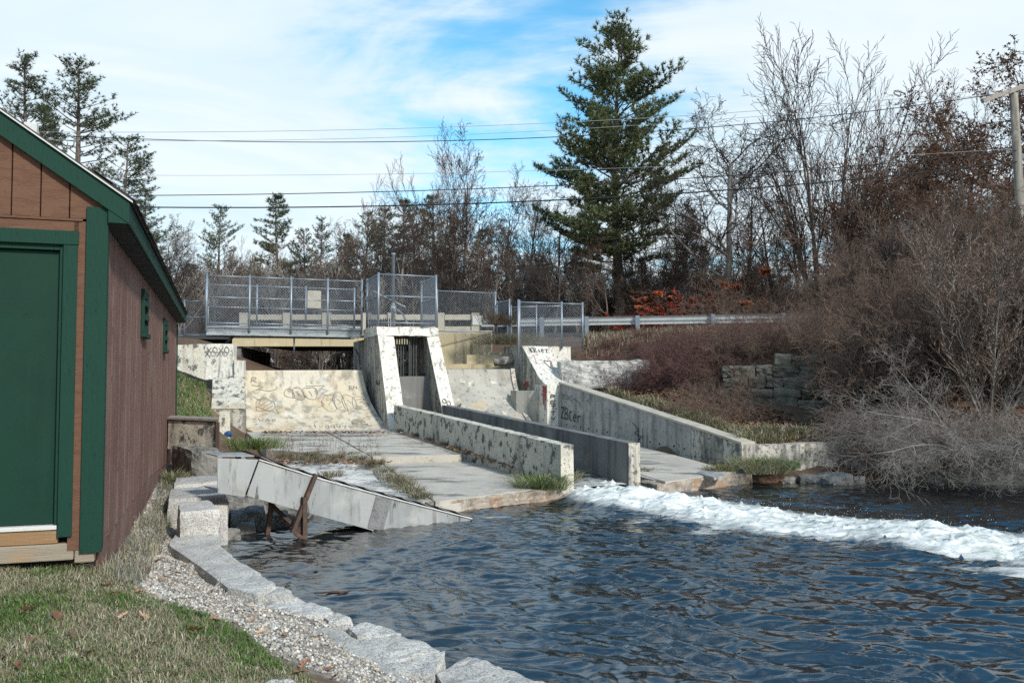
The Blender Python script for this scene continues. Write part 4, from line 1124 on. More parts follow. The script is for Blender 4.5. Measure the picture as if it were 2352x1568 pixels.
strip_edge('slab_edge', [(1512, 1110), (1730, 1082)], [.21, .235], .24, MT['conc_edge'], apr, 7, 16, .03)
slab_top('broken_slab', [(1640, 1096), (1668, 1090), (1628, 1076), (1600, 1084)], [.27, .28, .28, .27], .05, MT['conc_grey'], apr, 4, .012, 8)

# ---------------------------------------------------------------- wing wall and bank walls on the right
wing = thing('wing_wall', 'grey sloping wing wall with drain holes and black scrawls', 'wall', gd(1500, 1010, 21.5))
w0, w1, w2 = gd(1284, 881, 25.1), gd(1588, 981, 19.75), gd(1704, 1021, 18.2)
def wall_seg(name, a, b_, za, zb_, th, m, parent, seed, cuts=10, amp=.008):
    d = (b_ - a); d.z = 0; n_ = Vector((-d.y, d.x, 0)).normalized()
    qa = [Vector((a.x, a.y, za)), Vector((b_.x, b_.y, zb_)), b_, a]
    rough_hexa(name, qa, [p + n_ * th for p in qa], m, parent, cuts, amp, 2.2, 0, seed)
    return qa, n_
qW1, nW = wall_seg('wall_body', w0, w1 - (w1 - w0).normalized() * .01, .5, .0, .32, MT['conc_grey'], wing, 3)
qW2, _ = wall_seg('wall_body', w1, w2, .0, -.1, .32, MT['conc'], wing, 4)
for qw, nn in ((qW1, nW), (qW2, nW)):           # paler coping: sunlit top and shaded face of the wall put into colour
    t0, t1 = qw[3], qw[2]
    rough_hexa('coping', [t0 - nn * .02 + UP * .004, t1 - nn * .02 + UP * .004, t1 - nn * .02 + UP * .05, t0 - nn * .02 + UP * .05], [t0 + nn * .36 + UP * .004, t1 + nn * .36 + UP * .004, t1 + nn * .36 + UP * .05, t0 + nn * .36 + UP * .05], MT['conc_tan'], wing, 8, .012, 3, 0, 6)
for px, py in ((1302, 975), (1318, 978), (1334, 981), (1352, 984), (1371, 988), (1395, 992), (1470, 1008), (1493, 1014), (1515, 1019), (1548, 1024), (1572, 1030)):
    s = (px - 1284) / (1588 - 1284)
    # where this column meets the wall plane
    r = ray(px, py); nn = nW; t = (w0 - Vector((0, 0, EYE))).dot(nn) / r.dot(nn)
    p = Vector((0, 0, EYE)) + r * t - nn * .012
    MB().tube([p, p + nn * .05], .022, 8).build('drain_hole', MT['dark_gap'], wing)
bankw = thing('bank_wall', 'low weathered concrete wall along the foot of the overgrown bank', 'wall', gd(1850, 1080, 18.2))
b1, b2, b3, b4 = gd(1712, 1024, 18.25), gd(1935, 1016, 18.75), gd(2360, 1042, 17.35), gd(2800, 1060, 16)
wall_seg('wall_body', b1, b2, -.3, -.3, .35, MT['conc'], bankw, 6, 10, .03)
wall_seg('wall_body', b2 + Vector((.02, 0, -.03)), b3, -.3, -.3, .35, MT['conc_grey'], bankw, 7, 10, .03)  # greyer than the first stretch: the shade on this run is in the colour
wall_seg('wall_body', b3 + Vector((.02, 0, 0)), b4, -.3, -.3, .35, MT['conc_grey'], bankw, 8, 10, .03)

# ---------------------------------------------------------------- right abutment
ra = thing('right_abutment', 'white stepped concrete abutment scrawled with a heart beside the fence', 'abutment', gd(1265, 977, 25.6))
prof = [gd(1199, 794, 27.25), gd(1189, 797, 29.2), gd(1189, 900, 29.2), gd(1252, 900, 25.6), gd(1244, 884, 25.35), gd(1234, 868, 25.85)]
xs = [p - prof[0] for p in prof]
def flowplane(p, d0):                          # slide a point onto the plane through prof[0] along the flow
    return p - AXIS * (p - prof[0]).dot(AXIS)
prof = [flowplane(p, 0) for p in prof]
MB().prism(prof, AXIS * .86).build('buttress', MT['conc_white'], ra, bevel=.02)
pf0 = prof[0]
MB().prism([p - AXIS * .012 for p in prof], AXIS * .01).build('buttress_side', MT['conc'], ra)  # darker skin over the left side, its shade put into the colour
# upper wall running right from the buttress head
u0 = prof[0] + AXIS * .87; u1 = u0 + AXIS * .82
zlo = gd(1282, 830, 27.2).z
rough_hexa('upper_wall', [Vector((u0.x, u0.y, zlo - .9)) - FLOW * .05, Vector((u1.x, u1.y, zlo - .9)) - FLOW * .05, u1 - UP * .0 - FLOW * .05, u0 - FLOW * .05], [Vector((u0.x, u0.y, zlo - .9)) - FLOW * .9, Vector((u1.x, u1.y, zlo - .9)) - FLOW * .9, u1 - FLOW * .9, u0 - FLOW * .9], MT['conc_white'], ra, 8, .012, 3, 0, 3)
# pilaster with the column of letters
pz0, pz1 = gd(1257, 979, 25.0), gd(1283, 883, 25.12)
pq = [gd(1257, 1000, 25.0), gd(1283, 1000, 25.12), gd(1283, 883, 25.12), gd(1257, 883, 25.0)]
pq[0].z = pq[1].z = .5
rough_hexa('pilaster', pq, [p - FLOW * 1.0 for p in pq], MT['conc_white'], ra, 8, .006, 3, 0, 5)
rw = thing('spalled_wall', 'rough spalled pale wall under the brambles behind the abutment', 'wall', gd(1400, 885, 25.6))
qa = [gd(1292, 890, 25.9), gd(1496, 892, 25.3), gd(1494, 827, 25.3), gd(1288, 829, 25.9)]
rough_hexa('wall_body', qa, [p + Vector((-.1, .5, 0)) for p in qa], MT['spall'], rw, 16, .04, 3, 0, 9)
# ledges, ochre walls and a log upstream of the right bay
ul = thing('upstream_ledge', 'low ochre concrete ledges above the right spillway bay', 'wall', gd(1130, 848, 28.4))
for (xa, xb, ya, yb, d, m, sd) in ((1010, 1190, 836, 856, 28.4, 'conc_yellow', 1), (1072, 1192, 815, 846, 28.8, 'conc_yellow', 2), (1110, 1192, 809, 820, 29.6, 'conc_tan', 3)):
    qa = [gd(xa, yb, d), gd(xb, yb, d), gd(xb, ya, d), gd(xa, ya, d)]
    rough_hexa('ledge', qa, [p + Vector((-.15, .5, 0)) for p in qa], MT[m], ul, 6, .02, 3, 0, sd)
pts = [gd(1135, 832, 27.9), gd(1160, 829, 27.95), gd(1192, 826, 28.0)]
tag(MB().tube(pts, [.13, .15, .10], 9).build('driftwood_log', MT['log'], None, True), 'bleached log end lodged above the right spillway bay', 'log')

# ---------------------------------------------------------------- left abutment
la = thing('left_abutment', 'lichened concrete abutment blocks stepping down beside the grass bank', 'abutment', gd(520, 1000, 23.2))
qa = [gd(398, 845, 24.3), gd(470, 872, 24.3), gd(470, 790, 24.4), gd(398, 792, 24.3)]
rough_hexa('abutment_wall', qa, [p + Vector((-.1, .6, 0)) for p in qa], MT['conc_lichen'], la, 9, .015, 3, 0, 1)
qa = [gd(470.5, 872, 24.3), gd(537, 864, 24.3), gd(537, 789, 24.4), gd(470.5, 790, 24.4)]
rough_hexa('abutment_wall', qa, [p + Vector((-.1, .6, 0)) for p in qa], MT['conc_white'], la, 9, .015, 3, 0, 2)
qa = [gd(538, 866, 24.2), gd(560, 866, 24.2), gd(560, 827, 24.2), gd(538, 827, 24.2)]
rough_hexa('abutment_block', qa, [p + Vector((-.1, .5, 0)) for p in qa], MT['conc_white'], la, 5, .008, 3, 0, 3)
tq = [gd(486, 926, 22.5), gd(562, 926, 22.6), gd(560, 866, 23.8), gd(489, 866, 23.8)]
bq = [Vector((p.x, p.y, .4)) for p in tq]
rough_hexa('buttress_top', [p - UP * .14 for p in tq], tq, MT['conc_lichen'], la, 9, .02, 4, 0, 4)
fq = [p + Vector((.03, .03, -.143)) for p in tq]
rough_hexa('buttress_base', [Vector((p.x, p.y, .3)) for p in fq], fq, MT['conc'], la, 8, .02, 3, 0, 5)
qa = [gd(503, 1020, 20.6), gd(528, 1020, 20.7), gd(528, 945, 20.7), gd(503, 945, 20.6)]
rough_hexa('stub_post', qa, [p + Vector((-.1, .35, 0)) for p in qa], MT['conc_lichen'], la, 6, .012, 4, 0, 6)
hz = thing('corrugated_hose', 'end of a blue corrugated hose beside the concrete post', 'hose', gd(510, 1008, 19.4))
mb = MB(); c = gd(510, 998, 19.4)
P_, R_ = [], []
for i in range(26):
    P_.append(c + Vector((.10 * math.cos(i * .06), .02 * i, .02 * math.sin(i * .2)))); R_.append(.05 if i % 2 else .062)
mb.tube(P_, R_, 14).build('hose_body', MT['hose'], hz)

# ---------------------------------------------------------------- metal flume
fm = thing('metal_flume', 'sloping riveted grey metal flume dipping into the river', 'flume', gz(855, 1217, 0))
pA, pB = gz(855, 1218, 0), gz(1083, 1193, 0.0)
fdir = Vector((pB.x - pA.x, pB.y - pA.y, 0)).normalized()
fnorm = Vector((fdir.y, -fdir.x, 0))               # towards the viewer
def fp(px, py, off=0.0):                           # point of the near side sheet
    r = ray(px, py); t = (pA - Vector((0, 0, EYE))).dot(fnorm) / r.dot(fnorm)
    return Vector((0, 0, EYE)) + r * t + fnorm * off
WID = .62
MT['conc_joint'] = mat('dull_riveted_steel', (0.20, 0.205, 0.20), [(8, S1, .48, .64, (0.12, .12, .115), .8)], .6, .1, 40, .3)
def sheet(name, pts, off0, off1, m=MT['flume'], parent=fm, bevel=.003):
    q_ = [fp(*p, off0) for p in pts]
    return MB().prism(q_, fnorm * (off1 - off0)).build(name, m, parent, bevel=bevel)
under = Vector((0, 0, -.12))
tipq = fp(1083, 1193)
sheet('side_sheet', [(499, 1052), (500, 1132), (561, 1141), (593, 1055)], -.012, .0)
sheet('side_sheet', [(595, 1059), (566, 1138), (676, 1169), (722, 1098)], -.012, .004)
side = [(722.5, 1098), (676.5, 1169), (856, 1218)]
q_ = [fp(*p) for p in side] + [tipq - UP * .10, fp(1083, 1191), fp(898, 1144)]
MB().prism(q_, fnorm * -.012).build('side_sheet', MT['flume'], fm, bevel=.003)
sheet('joint_plate', [(864, 1136), (844, 1211), (879, 1219), (898, 1146)], .002, .016, MT['conc_joint'])
jp = [o for o in fm.children if o.name.startswith('joint_plate')][0]
for i in range(6):
    for j in range(3):
        s, t = (.18 + .32 * j), (.08 + .165 * i)
        a = (864 + (898 - 864) * s, 1136 + (1146 - 1136) * s); b_ = (844 + (879 - 844) * s, 1211 + (1219 - 1211) * s)
        c = fp(a[0] + (b_[0] - a[0]) * t, a[1] + (b_[1] - a[1]) * t, .016)
        if c.z > .05:
            MB().tube([c, c + fnorm * .008], [.017, .010], 8).build('rivet', MT['galv'], jp)
# top flange (bright edge), far side and bottom
top_line = [(595, 1057), (722, 1097), (898, 1145), (1083, 1192)]
mb = MB()
for a, b_ in zip(top_line[:-1], top_line[1:]):
    mb.bar(fp(*a, .0) + UP * .012, fp(*b_, .0) + UP * .012, .05, .014)
mb.build('top_flange', MT['whitepaint'], fm)
far_q = [fp(*p, -WID) for p in [(499, 1052), (500, 1132), (561, 1141), (676, 1169), (856, 1218)]] + [tipq - fnorm * WID - UP * .1, tipq - fnorm * WID, fp(722, 1098, -WID), fp(593, 1055, -WID)]
# keep the same section on the far side
sec = [(499, 1052), (500, 1132), (561, 1141), (676, 1169), (856, 1218)]
far_q = [fp(*p) + fdir * .42 - fnorm * WID for p in sec[:2]] + [fp(*p) - fnorm * WID for p in sec[2:]] + [tipq - UP * .1 - fnorm * WID, tipq - fnorm * WID, fp(722, 1098) - fnorm * WID, fp(593, 1056) - fnorm * WID]
MB().prism(far_q, fnorm * .012).build('side_sheet', MT['flume'], fm)
mb = MB()
for a, b_ in zip(sec[1:-1], sec[2:]):
    p, q2 = fp(*a) + UP * .02, fp(*b_) + UP * .02
    mb.hexa([p - fnorm * .014, q2 - fnorm * .014, q2 - fnorm * (WID - .014), p - fnorm * (WID - .014)], [x + UP * .012 for x in (p - fnorm * .014, q2 - fnorm * .014, q2 - fnorm * (WID - .014), p - fnorm * (WID - .014))])
mb.build('flume_floor', MT['flume'], fm)
# overlapping cover plates along the top
Ltop = [fp(*p) for p in top_line]
tot = sum((b_ - a).length for a, b_ in zip(Ltop[:-1], Ltop[1:]))
def along(s):
    for a, b_ in zip(Ltop[:-1], Ltop[1:]):
        l = (b_ - a).length
        if s <= l: return a.lerp(b_, s / l), (b_ - a).normalized()
        s -= l
    return Ltop[-1], (Ltop[-1] - Ltop[-2]).normalized()
npl = 11
for i in range(npl):
    s = tot * (i + .05) / npl
    p, d = along(s); p2, _ = along(s + tot / npl * .98)
    n_ = fnorm.cross(d).normalized()
    if n_.z < 0: n_ = -n_
    l0, l1 = .020, .058
    a = [p + n_ * l1 - fnorm * .02, p2 + n_ * l0 - fnorm * .02, p2 + n_ * l0 - fnorm * (WID - .02), p + n_ * l1 - fnorm * (WID - .02)]
    MB().hexa([x - n_ * .01 for x in a], a).build('cover_plate', MT['conc_joint'], fm)
a = [fp(505, 1053) + UP * .03 - fnorm * .1, fp(590, 1056) + UP * .05 - fnorm * .1, fp(590, 1056) + UP * .06 - fnorm * .6, fp(505, 1053) + UP * .03 - fnorm * .6]
MB().hexa([x - UP * .012 for x in a], a).build('cover_plate', MT['flume'], fm)
# trestle legs
MB().bar(fp(722, 1088, .045), fp(668, 1222, .045), .05, .07, fnorm).build('leg', MT['rust'], fm)
x_ = fp(695, 1140, .06); MB().bar(x_, Vector((x_.x, x_.y, -.35)), .06, .08, fnorm).build('leg', MT['rust'], fm)
x_ = fp(640, 1165, -.55); MB().bar(fp(660, 1150, -.55), Vector((x_.x, x_.y, -.35)), .06, .06, fnorm).build('leg', MT['rust'], fm)
MB().bar(fp(668, 1215, .05), Vector((fp(695, 1140, .09).x, fp(695, 1140, .09).y, -.02)), .05, .05, fnorm).build('brace', MT['rust'], fm)
MB().bar(fp(650, 1165, -.5), fp(690, 1222, .03), .05, .05, fnorm).build('brace', MT['rust'], fm)

# ---------------------------------------------------------------- lines sprayed on the concrete
def strokes(name, surf, lines, width, m, parent, off=.014, closed=False):
    V, F = [], []
    for ln in lines:
        pts = []
        for (a, b_) in zip(ln[:-1], ln[1:]):
            k = max(1, int(math.hypot(a[0] - b_[0], a[1] - b_[1]) / .02))
            pts += [(a[0] + (b_[0] - a[0]) * i / k, a[1] + (b_[1] - a[1]) * i / k) for i in range(k)]
        pts.append(ln[-1])
        P = [surf(*p) for p in pts]
        rows = []
        for i, p in enumerate(P):
            s, t = pts[i]
            du = surf(s + .004, t) - surf(s - .004, t); dv = surf(s, t + .004) - surf(s, t - .004)
            n_ = du.cross(dv).normalized()
            if n_.dot(Vector((0, 0, EYE)) - p) < 0: n_ = -n_
            d = (P[min(i + 1, len(P) - 1)] - P[max(i - 1, 0)])
            if d.length < 1e-6: d = du
            sd = n_.cross(d.normalized()) * width / 2
            rows.append(len(V)); V += [p - sd + n_ * off, p + sd + n_ * off]
        for i in range(len(rows) - 1):
            F.append((rows[i], rows[i] + 1, rows[i + 1] + 1, rows[i + 1]))
    return place(name, V, F, m, parent)

def arc(cx, cy, rx, ry, a0, a1, n=12):
    return [(cx + rx * math.cos(math.radians(a0 + (a1 - a0) * i / n)), cy + ry * math.sin(math.radians(a0 + (a1 - a0) * i / n))) for i in range(n + 1)]
GL = {  # hand lettering, unit box, y down
    'X': [[(0, 0), (1, 1)], [(1, 0), (0, 1)]], 'O': [arc(.5, .5, .5, .5, 0, 360)], 'P': [[(0, 1), (0, 0), (.8, .05), (.85, .45), (0, .5)]],
    'E': [[(1, 0), (0, 0), (0, 1), (1, 1)], [(0, .5), (.8, .5)]], 'T': [[(0, 0), (1, 0)], [(.5, 0), (.5, 1)]], 'Y': [[(0, 0), (.5, .5)], [(1, 0), (.4, 1)]],
    'V': [[(0, 0), (.5, 1), (1, 0)]], 'Z': [[(0, .1), (1, 0), (.1, 1), (.9, .95)]], 'R': [[(0, 1), (.1, 0), (.8, .05), (.8, .4), (.1, .5), (.9, 1)]],
    'B': [[(0, 1), (.1, 0), (.8, .1), (.7, .4), (.1, .5), (.9, .6), (.8, .95), (0, 1)]], 'C': [arc(.55, .6, .45, .4, -50, -310)], 'e': [[(.1, .65), (.9, .6)] + arc(.5, .65, .4, .32, -10, -310)],
    'r': [[(.2, .35), (.2, 1)], [(.2, .6), (.5, .35), (.9, .4)]], 'K': [[(0, 0), (.1, 1)], [(.9, 0), (.1, .55), (.9, 1)]], 'i': [[(.5, .4), (.5, 1)], [(.5, .15), (.55, .2)]],
    'z': [[(0, .4), (.9, .35), (.1, 1), (.9, .95)]], 'S': [[(1, .1), (.4, 0), (.05, .25), (.9, .65), (.6, 1), (0, .9)]], 's': [[(.9, .45), (.4, .38), (.2, .55), (.8, .8), (.5, 1), (.1, .92)]],
    'l': [[(.4, 0), (.4, 1)]], 'v': [[(0, .4), (.4, 1), (.9, .35)]], 'a': [arc(.45, .7, .38, .3, -20, -340), [(.85, .4), (.9, 1)]], 'g': [arc(.45, .65, .38, .28, 0, 360), [(.85, .4), (.8, 1.2), (.3, 1.3)]],
    'u': [[(.1, .4), (.2, .95), (.7, .95), (.85, .4), (.9, 1)]], 'y': [[(.1, .4), (.45, .85)], [(.95, .35), (.3, 1.35)]], 'N': [[(0, 1), (0, 0), (.9, 1), (.9, 0)]], 'p': [[(.1, .4), (.1, 1.35)], arc(.5, .65, .4, .28, 0, 360)],
    'W': [[(0, 0), (.25, 1), (.5, .3), (.75, 1), (1, 0)]], 'A': [[(0, 1), (.5, 0), (1, 1)], [(.2, .6), (.8, .6)]],
    '+': [[(.5, -.05), (.25, -.3), (0, 0), (.5, 1), (1, 0), (.75, -.3), (.5, -.05)]]}
def word(txt, x, y, w, h, gap=.25, vert=False):
    out = []
    for i, ch in enumerate(txt):   # each letter wavers a little
        ox, oy = (x, y + i * h * (1 + gap)) if vert else (x + i * w * (1 + gap), y)
        jj = random.Random(ord(ch) * 3 + i)
        out += [[(ox + a * w, oy + b_ * h + jj.uniform(-.03, .03) * h) for a, b_ in ln] for ln in GL.get(ch, [])]
    return out
def quad_surf(a, b_, c, d): return lambda s, t: bil([a, b_, c, d], s, t)     # corners: top-left, top-right, bottom-right, bottom-left
# spillway scrawls (s across, t down)
def blob(cx, cy, w, h, sd, n=26):                # outline of one swollen letter
    jr = random.Random(sd); ph = [jr.uniform(0, 6.28) for _ in range(3)]
    out = []
    for i in range(n + 1):
        t = 2 * math.pi * i / n
        k = 1 + .10 * math.sin(2 * t + ph[0]) + .10 * math.sin(3 * t + ph[1]) + .05 * math.sin(5 * t + ph[2])
        c, s_ = math.cos(t), math.sin(t)
        out.append((cx + w * k * math.copysign(abs(c) ** .75, c), cy + h * k * math.copysign(abs(s_) ** .75, s_)))
    return out
L1 = word('R', .06, .12, .05, .09)
L1 += [blob(.36, .40, .035, .08, 1), blob(.43, .41, .045, .10, 2), blob(.53, .40, .05, .11, 3), [(.50, .28), (.66, .27), (.62, .32), (.68, .36), (.62, .40), (.67, .46)], [(.42, .36), (.44, .44)], [(.52, .36), (.54, .45)]]
L1 += [[(.06, .25), (.16, .29), (.07, .36), (.10, .40)], [(.12, .33), (.2, .36), (.26, .33)], [(.07, .45), (.13, .52), (.10, .62), (.2, .70)], blob(.16, .59, .065, .11, 4), [(.11, .62), (.2, .5)], [(.13, .66), (.22, .54)], [(.16, .67), (.22, .6)], [(.2, .68), (.26, .74), (.24, .66)]]
L2 = [blob(.66, .57, .055, .13, 5), blob(.745, .55, .05, .14, 6), blob(.82, .56, .05, .13, 7), blob(.905, .58, .055, .12, 8), [(.56, .64), (.62, .60), (.60, .54)], [(.64, .52), (.69, .53), (.65, .60)], [(.73, .50), (.76, .56), (.72, .60)], [(.81, .52), (.84, .58)], [(.88, .52), (.97, .50), (.92, .56), (.98, .60), (.93, .64)]]
L3 = word('slvaguy', .44, .90, .03, .055, .35) + word('SWAe', .06, .80, .035, .05, .3) + word('RN', .86, .28, .03, .06)
strokes('scrawl', surfL, L1[:len(word('R', 0, 0, 1, 1))], .014, MT['grey_paint'], dam, .02)
strokes('scrawl', surfL, [l for l in L1[1:] if l[0][0] > .28], .012, MT['grey_paint'], dam, .02)
strokes('scrawl', surfL, [l for l in L1[1:] if l[0][0] <= .28], .012, MT['grey_paint'], dam, .02)
strokes('scrawl', surfL, word('slvaguy', .44, .90, .03, .055, .35), .014, MT['grey_paint'], dam, .02)
strokes('scrawl', surfL, word('SWAe', .06, .80, .035, .05, .3), .012, MT['grey_paint'], dam, .02)
strokes('scrawl', surfL, word('RN', .86, .28, .03, .06), .012, MT['grey_paint'], dam, .02)
strokes('scrawl', surfL, L2, .010, MT['grey_paint'], dam, .02)
strokes('scrawl', surfL, [arc(.82, .90, .008 * k, .010 * k, 0, 340) for k in range(2, 8)], .012, MT['grey_paint'], dam, .02)
strokes('scrawl', surfR, word('SS', .52, .72, .06, .06, .3), .02, MT['grey_paint'], dam, .02)
strokes('scrawl', surfR, word('NAP', .42, .82, .05, .05, .3), .02, MT['grey_paint'], dam, .02)
strokes('scrawl', surfR, [[(.02, .72), (.16, .64), (.22, .60), (.12, .76), (.05, .78)], [(.04, .68), (.1, .8)]], .03, MT['black_paint'], dam, .02)
# left face of the left pier
pfs = lambda s, t: bil([fl[3] - FLOW * 1.5, fl[3], fl[0], fl[0] - FLOW * 1.8], s, t) - AXIS * .012
strokes('scrawl', pfs, word('AKA', .42, .42, .09, .05, .3), .03, MT['black_paint'], dam, .012)
prs = lambda s, t: bil([fl[3] - FLOW * 3.9, fl[3] - FLOW * 2.2, Vector((fl[3].x, fl[3].y, 1.8)) - FLOW * 2.2, Vector((fl[3].x, fl[3].y, 1.8)) - FLOW * 3.9], s, t) - AXIS * .012
strokes('scrawl', prs, [[(.1, .15), (.5, .3), (.7, .5)], [(.3, .35), (.25, .6), (.6, .75), (.8, .95)], [(.75, .55), (.9, .8), (.85, 1)]], .06, MT['black_paint'], dam, .012)
pfr = quad_surf(fr[3], fr[2], fr[1], fr[0])
strokes('scrawl', lambda s, t: pfr(s, t) + FLOW * .035, [arc(.3, .62, .14, .02, 0, 360), arc(.6, .64, .14, .02, 0, 360), [(.2, .66), (.8, .68)], arc(.4, .70, .2, .014, 0, 300)], .025, MT['grey_paint'], dam, .02)
# abutments and wing wall
xs_ = quad_surf(gd(398, 790, 24.29), gd(537, 789, 24.29), gd(537, 864, 24.29), gd(398, 864, 24.29))
strokes('scrawl', xs_, word('XOXO', .56, .12, .075, .17, .3), .03, MT['grey_paint'], la, .03)
strokes('scrawl', xs_, word('O', .66, .48, .04, .08), .03, MT['grey_paint'], la, .03)
ws = quad_surf(qW1[3], qW1[2], qW1[1], qW1[0])
sc_z = 1.0
strokes('scrawl', ws, word('XOXO', .025, .16, .022, .10, .3) + [[(.135, .2), (.19, .24), (.21, .34)], [(.25, .18), (.265, .12), (.28, .2)]], .02, MT['grey_paint'], wing, .02)
strokes('scrawl', ws, word('ZBCer', .022, .42, .030, .22, .25), .032, MT['black_paint'], wing, .02)
strokes('scrawl', ws, [[(.62, .30), (.66, .42), (.63, .5), (.69, .55)], [(.66, .38), (.66, .9)], [(.69, .36), (.69, .88)], [(.72, .45), (.72, .9)], [(.64, .68), (.68, .66)], [(.62, .75), (.70, .78)]], .02, MT['black_paint'], wing, .02)
ps = quad_surf(pq[3], pq[2], pq[1], pq[0])
strokes('scrawl', ps, word('PETTY', .3, .20, .4, .07, .55, True), .022, MT['black_paint'], ra, .02)
bs_ = quad_surf(prof[0], prof[0] + AXIS * .86, prof[5] + AXIS * .86, prof[5])
strokes('scrawl', bs_, word('KRiez', .22, .06, .11, .16, .28), .022, MT['black_paint'], ra, .02)
strokes('scrawl', bs_, word('+', .5, .52, .26, .2), .022, MT['black_paint'], ra, .02)
strokes('scrawl', bs_, [[(.1, .4), (.25, .3), (.2, .55), (.35, .6)]], .012, MT['red_paint'], ra, .02)
strokes('scrawl', bs_, [[(.7, .35), (.8, .5), (.72, .7)]], .012, MT['red_paint'], ra, .02)
ls = quad_surf(prof[4] - AXIS * .012, prof[3] - AXIS * .012, prof[3] - UP * .3, prof[4] - UP * .3)
ss = quad_surf(prof[1] - AXIS * .015, prof[5] - AXIS * .015, prof[5] - AXIS * .015 - UP * .5, prof[1] - AXIS * .015 - UP * 1.4)
strokes('scrawl', ss, [[(.62, .75), (.74, .5), (.70, .8), (.60, 1.1)], [(.66, .62), (.78, .68)], [(.62, .95), (.7, .85)]], .035, MT['red_paint'], ra, .02)
psl = quad_surf(pq[3] - FLOW * .7, pq[3], pq[0], pq[0] - FLOW * .7)
strokes('scrawl', psl, [[(.5, .04), (.9, .06), (.55, .12), (.95, .14)], [(.6, .02), (.62, .4)], [(.75, .05), (.8, .5)], [(.88, .03), (.85, .3)], [(.5, .2), (.9, .26)]], .05, MT['red_paint'], ra, .02)

# ---------------------------------------------------------------- thin rods as one mesh
def segs_mesh(S, n=3, floor=0.0):
    """S: array (k, 8) p0, p1, r0, r1 -> verts, quads"""
    S = np.asarray(S, dtype=np.float64)
    p0, p1, r0, r1 = S[:, 0:3], S[:, 3:6], np.maximum(S[:, 6], floor), np.maximum(S[:, 7], floor)
    d = p1 - p0
    d /= np.maximum(np.linalg.norm(d, axis=1, keepdims=True), 1e-9)
    ref = np.where(np.abs(d[:, 2:3]) < .9, np.array([[0, 0, 1.]]), np.array([[1., 0, 0]]))
    a = np.cross(d, ref); a /= np.linalg.norm(a, axis=1, keepdims=True)
    b = np.cross(d, a)
    V = np.empty((len(S), 2 * n, 3))
    for k in range(n):
        o = a * math.cos(2 * math.pi * k / n) + b * math.sin(2 * math.pi * k / n)
        V[:, k] = p0 + o * r0[:, None]; V[:, n + k] = p1 + o * r1[:, None]
    f = np.array([[k, (k + 1) % n, n + (k + 1) % n, n + k] for k in range(n)])
    F = (f[None] + (np.arange(len(S)) * 2 * n)[:, None, None]).reshape(-1, 4)
    return V.reshape(-1, 3), F

def rods(name, S, m, parent=None, n=3, kind=None, smooth=True):
    V, F = segs_mesh(S, n)
    return place(name, V, F, m, parent, smooth, kind)

# ---------------------------------------------------------------- chain link fences
def link_mesh(p0, p1, z0, z1, cell=.085, rad=.0038):
    """diagonal wires of one panel"""
    p0, p1 = np.array(p0, float), np.array(p1, float)
    L = np.hypot(*(p1 - p0)[:2]); H = z1 - z0
    out = []
    for sgn in (1, -1):
        c = -H
        while c < L:
            u0, u1 = max(0, c), min(L, c + H)
            if u1 > u0:
                v0, v1 = u0 - c, u1 - c
                if sgn < 0: v0, v1 = H - v0, H - v1
                a = p0[:2] + (p1 - p0)[:2] * u0 / L; b = p0[:2] + (p1 - p0)[:2] * u1 / L
                out.append((a[0], a[1], z0 + v0, b[0], b[1], z0 + v1, rad, rad))
            c += cell
    return out

def fence(name, label, pts, z0, z1, rails=(0., 1.), post_r=.03, group=None, gaps=(), zs=None, cell=.085, below=0.0, ends_up=.06):
    """posts at pts, rails and one wire panel between each pair"""
    pts = [Vector((p[0], p[1], 0)) for p in pts]
    t = thing(name, label, 'fence', (pts[0].x, pts[0].y, z0), group)
    for p in pts:
        MB().tube([(p.x, p.y, z0 - below), (p.x, p.y, z1 + ends_up)], post_r, 8).build('post', MT['galv'], t, True)
    for i, (a, b) in enumerate(zip(pts[:-1], pts[1:])):
        if i in gaps: continue
        for f in rails:
            z = z0 + (z1 - z0) * f
            MB().tube([(a.x, a.y, z), (b.x, b.y, z)], .020, 6).build('rail', MT['galv'], t, True)
        rods('wire_panel', link_mesh(a, b, z0 + .02, z1 - .01, cell), MT['wire'], t)
    return t

# ---------------------------------------------------------------- footbridge over the left bay
fb = thing('footbridge', 'steel footbridge with grey edge beams spanning the left spillway bay', 'footbridge', gd(660, 772, 25.8))
d0 = Vector((-4.60, 26.55, 0)); d1 = d0 - AXIS * 4.47
DZ0, DZ1 = 3.385, 3.63
for off, nm in ((0, 'edge_beam'), (1.25, 'edge_beam')):
    a, b = d1 - FLOW * off, d0 - FLOW * off
    mb = MB()
    mb.bar(a + UP * (DZ0 + DZ1) / 2, b + UP * (DZ0 + DZ1) / 2, .02, DZ1 - DZ0 - .03)
    mb.bar(a + UP * (DZ1 - .012), b + UP * (DZ1 - .012), .12, .022); mb.bar(a + UP * (DZ0 + .012), b + UP * (DZ0 + .012), .12, .022)
    mb.build(nm, MT['beam'], fb)
nb = 16
for i in range(nb):
    a = d1.lerp(d0, (i + .02) / nb); b = d1.lerp(d0, (i + .97) / nb)
    MB().hexa([a - FLOW * .07 + UP * (DZ1 + .002), b - FLOW * .07 + UP * (DZ1 + .002), b - FLOW * 1.19 + UP * (DZ1 + .002), a - FLOW * 1.19 + UP * (DZ1 + .002)], [a - FLOW * .07 + UP * (DZ1 + .035), b - FLOW * .07 + UP * (DZ1 + .035), b - FLOW * 1.19 + UP * (DZ1 + .035), a - FLOW * 1.19 + UP * (DZ1 + .035)]).build('deck_plank', MT['greywood'], fb)
for f in (.17,):
    p = d1.lerp(d0, f)
    MB().bar(p + UP * DZ0 - FLOW * .6, p - AXIS * .45 + UP * 2.9 - FLOW * .6, .09, .09).build('strut', MT['darksteel'], fb)
